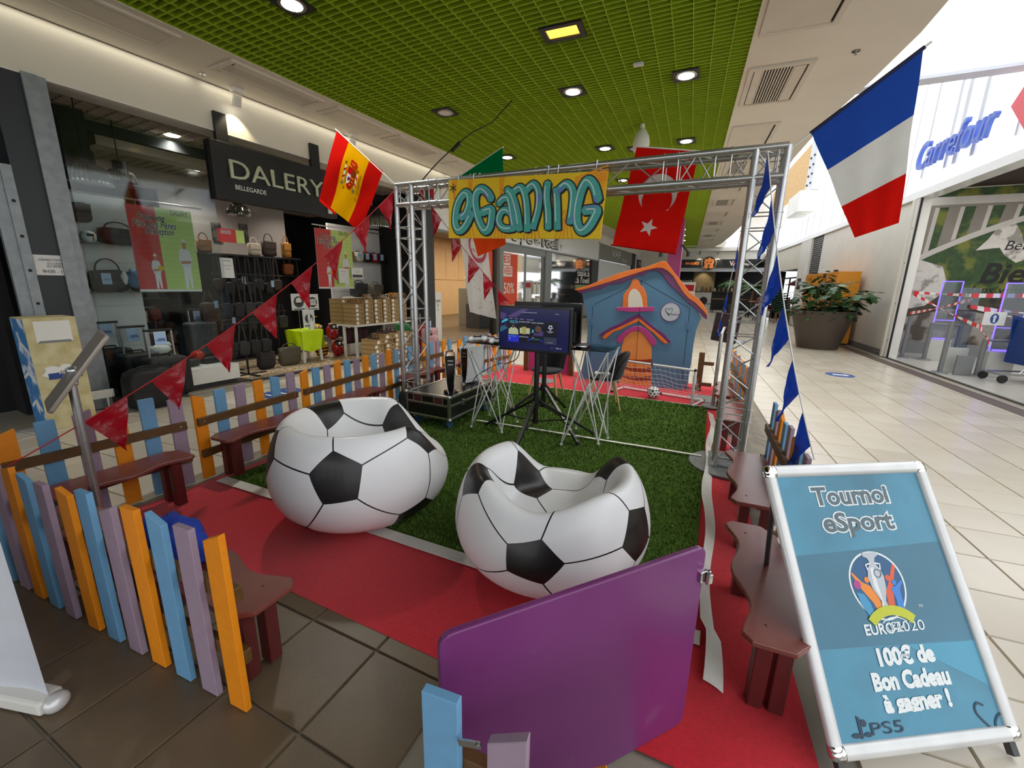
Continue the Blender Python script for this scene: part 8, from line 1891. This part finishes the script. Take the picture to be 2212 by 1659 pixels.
bar_post('grey steel post nearest the white frame', 3.68, 11.36, .85); bar_post('grey steel post left of the back gate', 3.98, 11.2, .75); bar_post('grey steel post right of the back gate', 4.46, 11.3, .72); bar_post('grey steel post in front beside the clear gate', 3.62, 9.5, .88); bar_post('grey steel post left of the gate by the trolley', 4.06, 9.45, .62)
for i, (a, c) in enumerate(((Vector((3.98, 11.2, .73)), Vector((4.46, 11.3, .71))), (Vector((4.06, 9.45, .60)), Vector((4.6, 9.5, .60))))):
    o = B().tube([a, c], .022, 10).build('crossbar', M_grey, None, True); tag(o, ('grey crossbar before the back gate', 'grey crossbar before the front gate')[i], 'bar', 'grey crossbars at the entrance')
o = fbox(B(), 3.76, 3.98, 9.4, 9.44, .003, .33).build('foot_plate', M_grey, None, bevel=.004); tag(o, 'grey base box of the clear gate', 'box')
t = thing('direction_sign', 'white card with a blue round arrow on the entrance gates', 'sign', (4.07, 9.4, .84)); B().box((0, 0, .11), (.26, .01, .21)).build('card', M_paper, t); Fq = FR((0, -.006, .11), (1, 0, 0), (0, 0, 1)); B().poly(circ(0, 0, .05, .08, 20), Fq, .001).build('disc', M_stick, t); B().poly([(-.012, -.06), (.012, -.06), (.012, .02), (.026, .02), (0, .06), (-.026, .02), (-.012, .02)], Fq, .002).build('arrow', M_paper, t)
def tape(label, a, c, sag, w=.06, tw=1.0):
    t = thing('barrier_tape', label, 'tape', a, 0, 'red and white barrier tapes'); TM[t.name] = Matrix.Translation(a); a, c = Vector(a), Vector(c); n = max(8, int((c - a).length / .075)); n -= n % 2
    for m, ph, nm in ((M_crr, 0, 'red_bands'), (M_paper, 1, 'white_bands')):
        b = B()
        for i in range(ph, n, 2):
            q = []
            for k in (i, i + 1):
                u = k / n; p = a.lerp(c, u) - Vector((0, 0, sag * 4 * u * (1 - u))); an = tw * u * pi; ww = Vector((0, math.sin(an) * .3, math.cos(an))) * w / 2; q += [p + ww, p - ww]
            b.add(q, [(0, 1, 3, 2)])
        tag(b.build(nm, m, t, world=True), kind='stuff')
tape('red and white tape across the top of the gates on the left', (3.30, 10.3, 1.33), (3.86, 9.72, 1.30), .0); tape('red and white tape across the top of the gates on the right', (3.86, 9.7, 1.30), (5.2, 9.3, 1.36), .01, .07, .3); tape('red and white tape falling to the right from the frame', (3.30, 10.3, 1.31), (3.95, 9.4, .80), .02); tape('red and white tape rising from the back post', (3.6, 11.2, .92), (3.88, 9.72, 1.24), .02); tape('red and white tape hanging to the floor gate', (3.92, 9.4, .84), (4.12, 9.42, .52), .0, .09); tape('red and white tape in the second row to the right', (3.88, 9.72, 1.12), (5.2, 9.3, 1.02), .03); tape('red and white tape sloping down to the trolley', (3.88, 9.7, 1.12), (4.9, 9.3, .85), .02)
# blue trolley
M_blu = mat('trolley_blue', (20, 60, 130), .4, noise=(5, .08)); tr_ = thing('shopping_trolley', 'blue plastic shopping trolley cut by the right edge', 'trolley', (4.55, 9.15, .003), .2)
B().prism([(-.22, .28), (.4, .30), (.42, .88), (.1, .90), (-.30, 1.02)], FR((0, -.2, 0), (1, 0, 0), (0, 0, 1)), .02).build('side_panel', M_blu, tr_, bevel=.005); B().prism([(-.22, .28), (.4, .30), (.42, .88), (.1, .90), (-.30, 1.02)], FR((0, .2, 0), (1, 0, 0), (0, 0, 1)), .02).build('side_panel', M_blu, tr_, bevel=.005); B().box((-.24, 0, .62), (.02, .4, .66)).build('end_panel', M_blu, tr_); B().box((.08, 0, .29), (.6, .4, .02)).build('floor_panel', M_blu, tr_)
for k in range(4): B().box((-.12 + k * .12, -.215, .6), (.03, .01, .4)).build('slot', M_ink, tr_)
f_ = B()
for y in (-.18, .18): f_.tube([(-.5, y, .13), (.5, y, .16)], .014, 8)
f_.tube([(-.5, -.18, .13), (-.5, .18, .13)], .014, 8); f_.tube([(-.3, -.18, .15), (-.2, -.18, .3)], .012, 6); f_.build('chassis', M_steel, tr_, True)
for x, y in ((-.48, -.18), (-.48, .18), (.48, -.18), (.48, .18)): B().lathe([(0, -.016), (.06, -.016), (.065, 0), (.06, .016), (0, .016)], 18, (x, y, .066), Matrix.Rotation(pi / 2, 3, 'X')).build('wheel', M_ink, tr_, True)
# parcel locker
M_lock = mat('locker_orange', (232, 150, 24), .35, noise=(4, .05)); lk = thing('parcel_locker', 'long orange parcel locker of many small doors on the right wall', 'locker', (2.75, 13.8, 0)); TM[lk.name] = Matrix.Translation((2.75, 13.8, 0))
LK = Fac((2.49, 16.05), -3.7, 1)
LK.box(B(), -2.9, 0, .02, .5, .04, 1.80).build('carcass', M_lock, lk, world=True, bevel=.004); LK.box(B(), -2.85, -.05, .05, .48, .001, .05).build('plinth', M_ink, lk, world=True)
cols_ = 12; cw_ = 2.87 / cols_
for c in range(cols_):
    z = .07; hs_ = [.24, .24, .2, .2, .2, .2, .2, .2] if c not in (6, 7) else [.24, .24, .2, .2]
    for h in hs_: LK.box(B(), -2.885 + c * cw_ + .008, -2.885 + (c + 1) * cw_ - .008, .0, .02, z + .006, z + h - .006).build('door', M_lock, lk, world=True); z += h
LK.box(B(), -2.0, -1.8, -.01, .02, 1.66, 1.76).build('display', M_ink, lk, world=True)
for k, (s_, z_) in enumerate((('livraison', 1.12), ('retrait', .95), ('24h/24', .78), ('7j/7', .62))): text(s_, .13, LK.face(-.55, z_ + .03, -.004), BK['tan'], 'lettering', lk, fit=.75)
text('colis', .16, LK.face(-.5, 1.66, -.004), BK['tan'], 'lettering', lk, fit=.5); B().poly(ribbon(arc(0, 0, .14, pi * 1.15, pi * 1.85, 8), .03), LK.face(-.5, 1.56, -.004), .002).build('smile_mark', BK['tan'], lk, world=True)
for s in (-1.6, -2.3): o = LK.box(B(), s, s + .08, .1, .18, 1.801, 1.86).build('camera_knob', M_ink); tag(o, 'small black knob on the locker top, %s' % ('nearer the hall end' if s < -2 else 'farther from the camera'), 'knob', 'knobs on the locker top')
# planter
M_pot = mat('taupe_planter', (74, 64, 54), .45, noise=(20, .06)); pt_ = thing('planter', 'large tapered brown planter with a leafy plant by the white wall', 'planter', (2.34, 12.15, .003))
B().lathe([(.0, 0), (.40, 0), (.41, .02), (.63, .86), (.635, .88), (.60, .88), (.57, .80), (0, .78)], 48).build('pot', M_pot, pt_, smooth=60); B().lathe([(0, .80), (.58, .79)], 24).build('soil', BK['brown'], pt_)
random.seed(21); stems = []
for i in range(15):
    a = random.uniform(0, 2 * pi); r = random.uniform(.05, .5); h = random.uniform(.3, .75); sp = random.uniform(.1, .5)
    if i < 3: a, r, h, sp = (-.6, .40, .55, .35) if i == 0 else ((-.9, .4, .5, .4) if i == 1 else (1.8, .1, 1.0, .1))
    stems.append([Vector((r * math.cos(a), r * math.sin(a), .78)), Vector(((r + sp * .3) * math.cos(a), (r + sp * .3) * math.sin(a), .78 + h * .5)), Vector(((r + sp * .7) * math.cos(a), (r + sp * .7) * math.sin(a), .78 + h * .9)), Vector(((r + sp) * math.cos(a), (r + sp) * math.sin(a), .78 + h))])
leafy(pt_, stems, M_leaf, 320, .26, 8)
leafy_low = [[Vector((.5 * math.cos(a), .5 * math.sin(a), .79)), Vector((.64 * math.cos(a), .64 * math.sin(a), .92))] for a in [2 * pi * i / 14 for i in range(14)]]
leafy(pt_, leafy_low, M_leaf[:2], 110, .17, 9)
# stacked chairs by the far opening
for st_i, (x, y, n, m, lab, nm) in enumerate(((2.62, 20.0, 9, 'green', 'dark green', 'green'), (2.2, 21.6, 4, 'red', 'dark red', 'red'))):
    mm = mat('chair_' + nm, (24, 64, 58) if nm == 'green' else (120, 26, 40), .4, noise=(6, .1))
    for k in range(n):
        t = thing('stacked_chair', '%s plastic chair in the tilted stack, %s from below' % (lab, 'first second third fourth fifth sixth seventh eighth ninth'.split()[k]), 'chair', (x - .035 * k, y, .003 + .085 * k), .5, lab + ' chairs in the stack')
        b = B(); b.grid(lambda u, v: Vector((lerp(-.27, .27, u), lerp(-.25, .25, v), .46 + .05 * abs(lerp(-1, 1, u)) ** 3 - .12 * (v - .5))), 6, 6); o = b.build('seat', mm, t, smooth=2); q = o.modifiers.new('t', 'SOLIDIFY'); q.thickness = .02
        b = B(); b.grid(lambda u, v: Vector((lerp(-.27, .27, u), .25 + .10 * v, .44 + .30 * v - .08 * abs(lerp(-1, 1, u)) ** 3)), 6, 4); o = b.build('backrest', mm, t, smooth=2); q = o.modifiers.new('t', 'SOLIDIFY'); q.thickness = .02
        if k == 0:
            for a in (-.22, .22):
                for c in (-.2, .2): B().tube([(a, c, .46), (a * 1.2, c * 1.2, 0)], .02, 8).build('leg', BK['tan'], t, True)
for i in range(5):
    t = thing('folded_chair', 'tan folding wooden chair leaning in the far right opening, %s from the left' % ordn[i], 'chair', (2.75 + .02 * i, 20.4 + i * .35, .003), .3, 'folding chairs in the far right opening')
    for q in (-.16, .16): B().tube([(q, 0, 0), (q, .35, 1.0)], .02, 6).build('rail', BK['tan'], t); 
    for z in (.3, .55, .8): B().box((0, z * .35, z), (.32, .02, .06)).build('slat', BK['tan'], t)
t = thing('parasol', 'rolled dark red parasol lying over the stacked chairs in the opening', 'parasol', (2.95, 20.6, 1.55), .2); B().tube([(-.1, -1.0, 0), (0, 0, .06), (.05, 1.0, 0)], [.06, .14, .04], 12).build('canopy', mat('parasol_red', (92, 22, 34), .7, noise=(9, .1)), t, True); B().tube([(.05, 1.0, 0), (.08, 1.5, -.02)], .02, 8).build('pole', BK['tan'], t, True)
t = thing('stroller_pile', 'dark folded furniture piled before the far opening behind the right tower', 'furniture', (1.85, 20.6, .003));
for i in range(6): B().tube([(-.3 + .1 * i, 0, .02), (-.1 + .05 * i, .2, .5 + .06 * i), (.2, .3, .8)], .018, 6).build('frame_tube', M_black, t, True)
B().box((0, .2, .7), (.5, .4, .04)).build('pink_tray', BK['pink'], t)
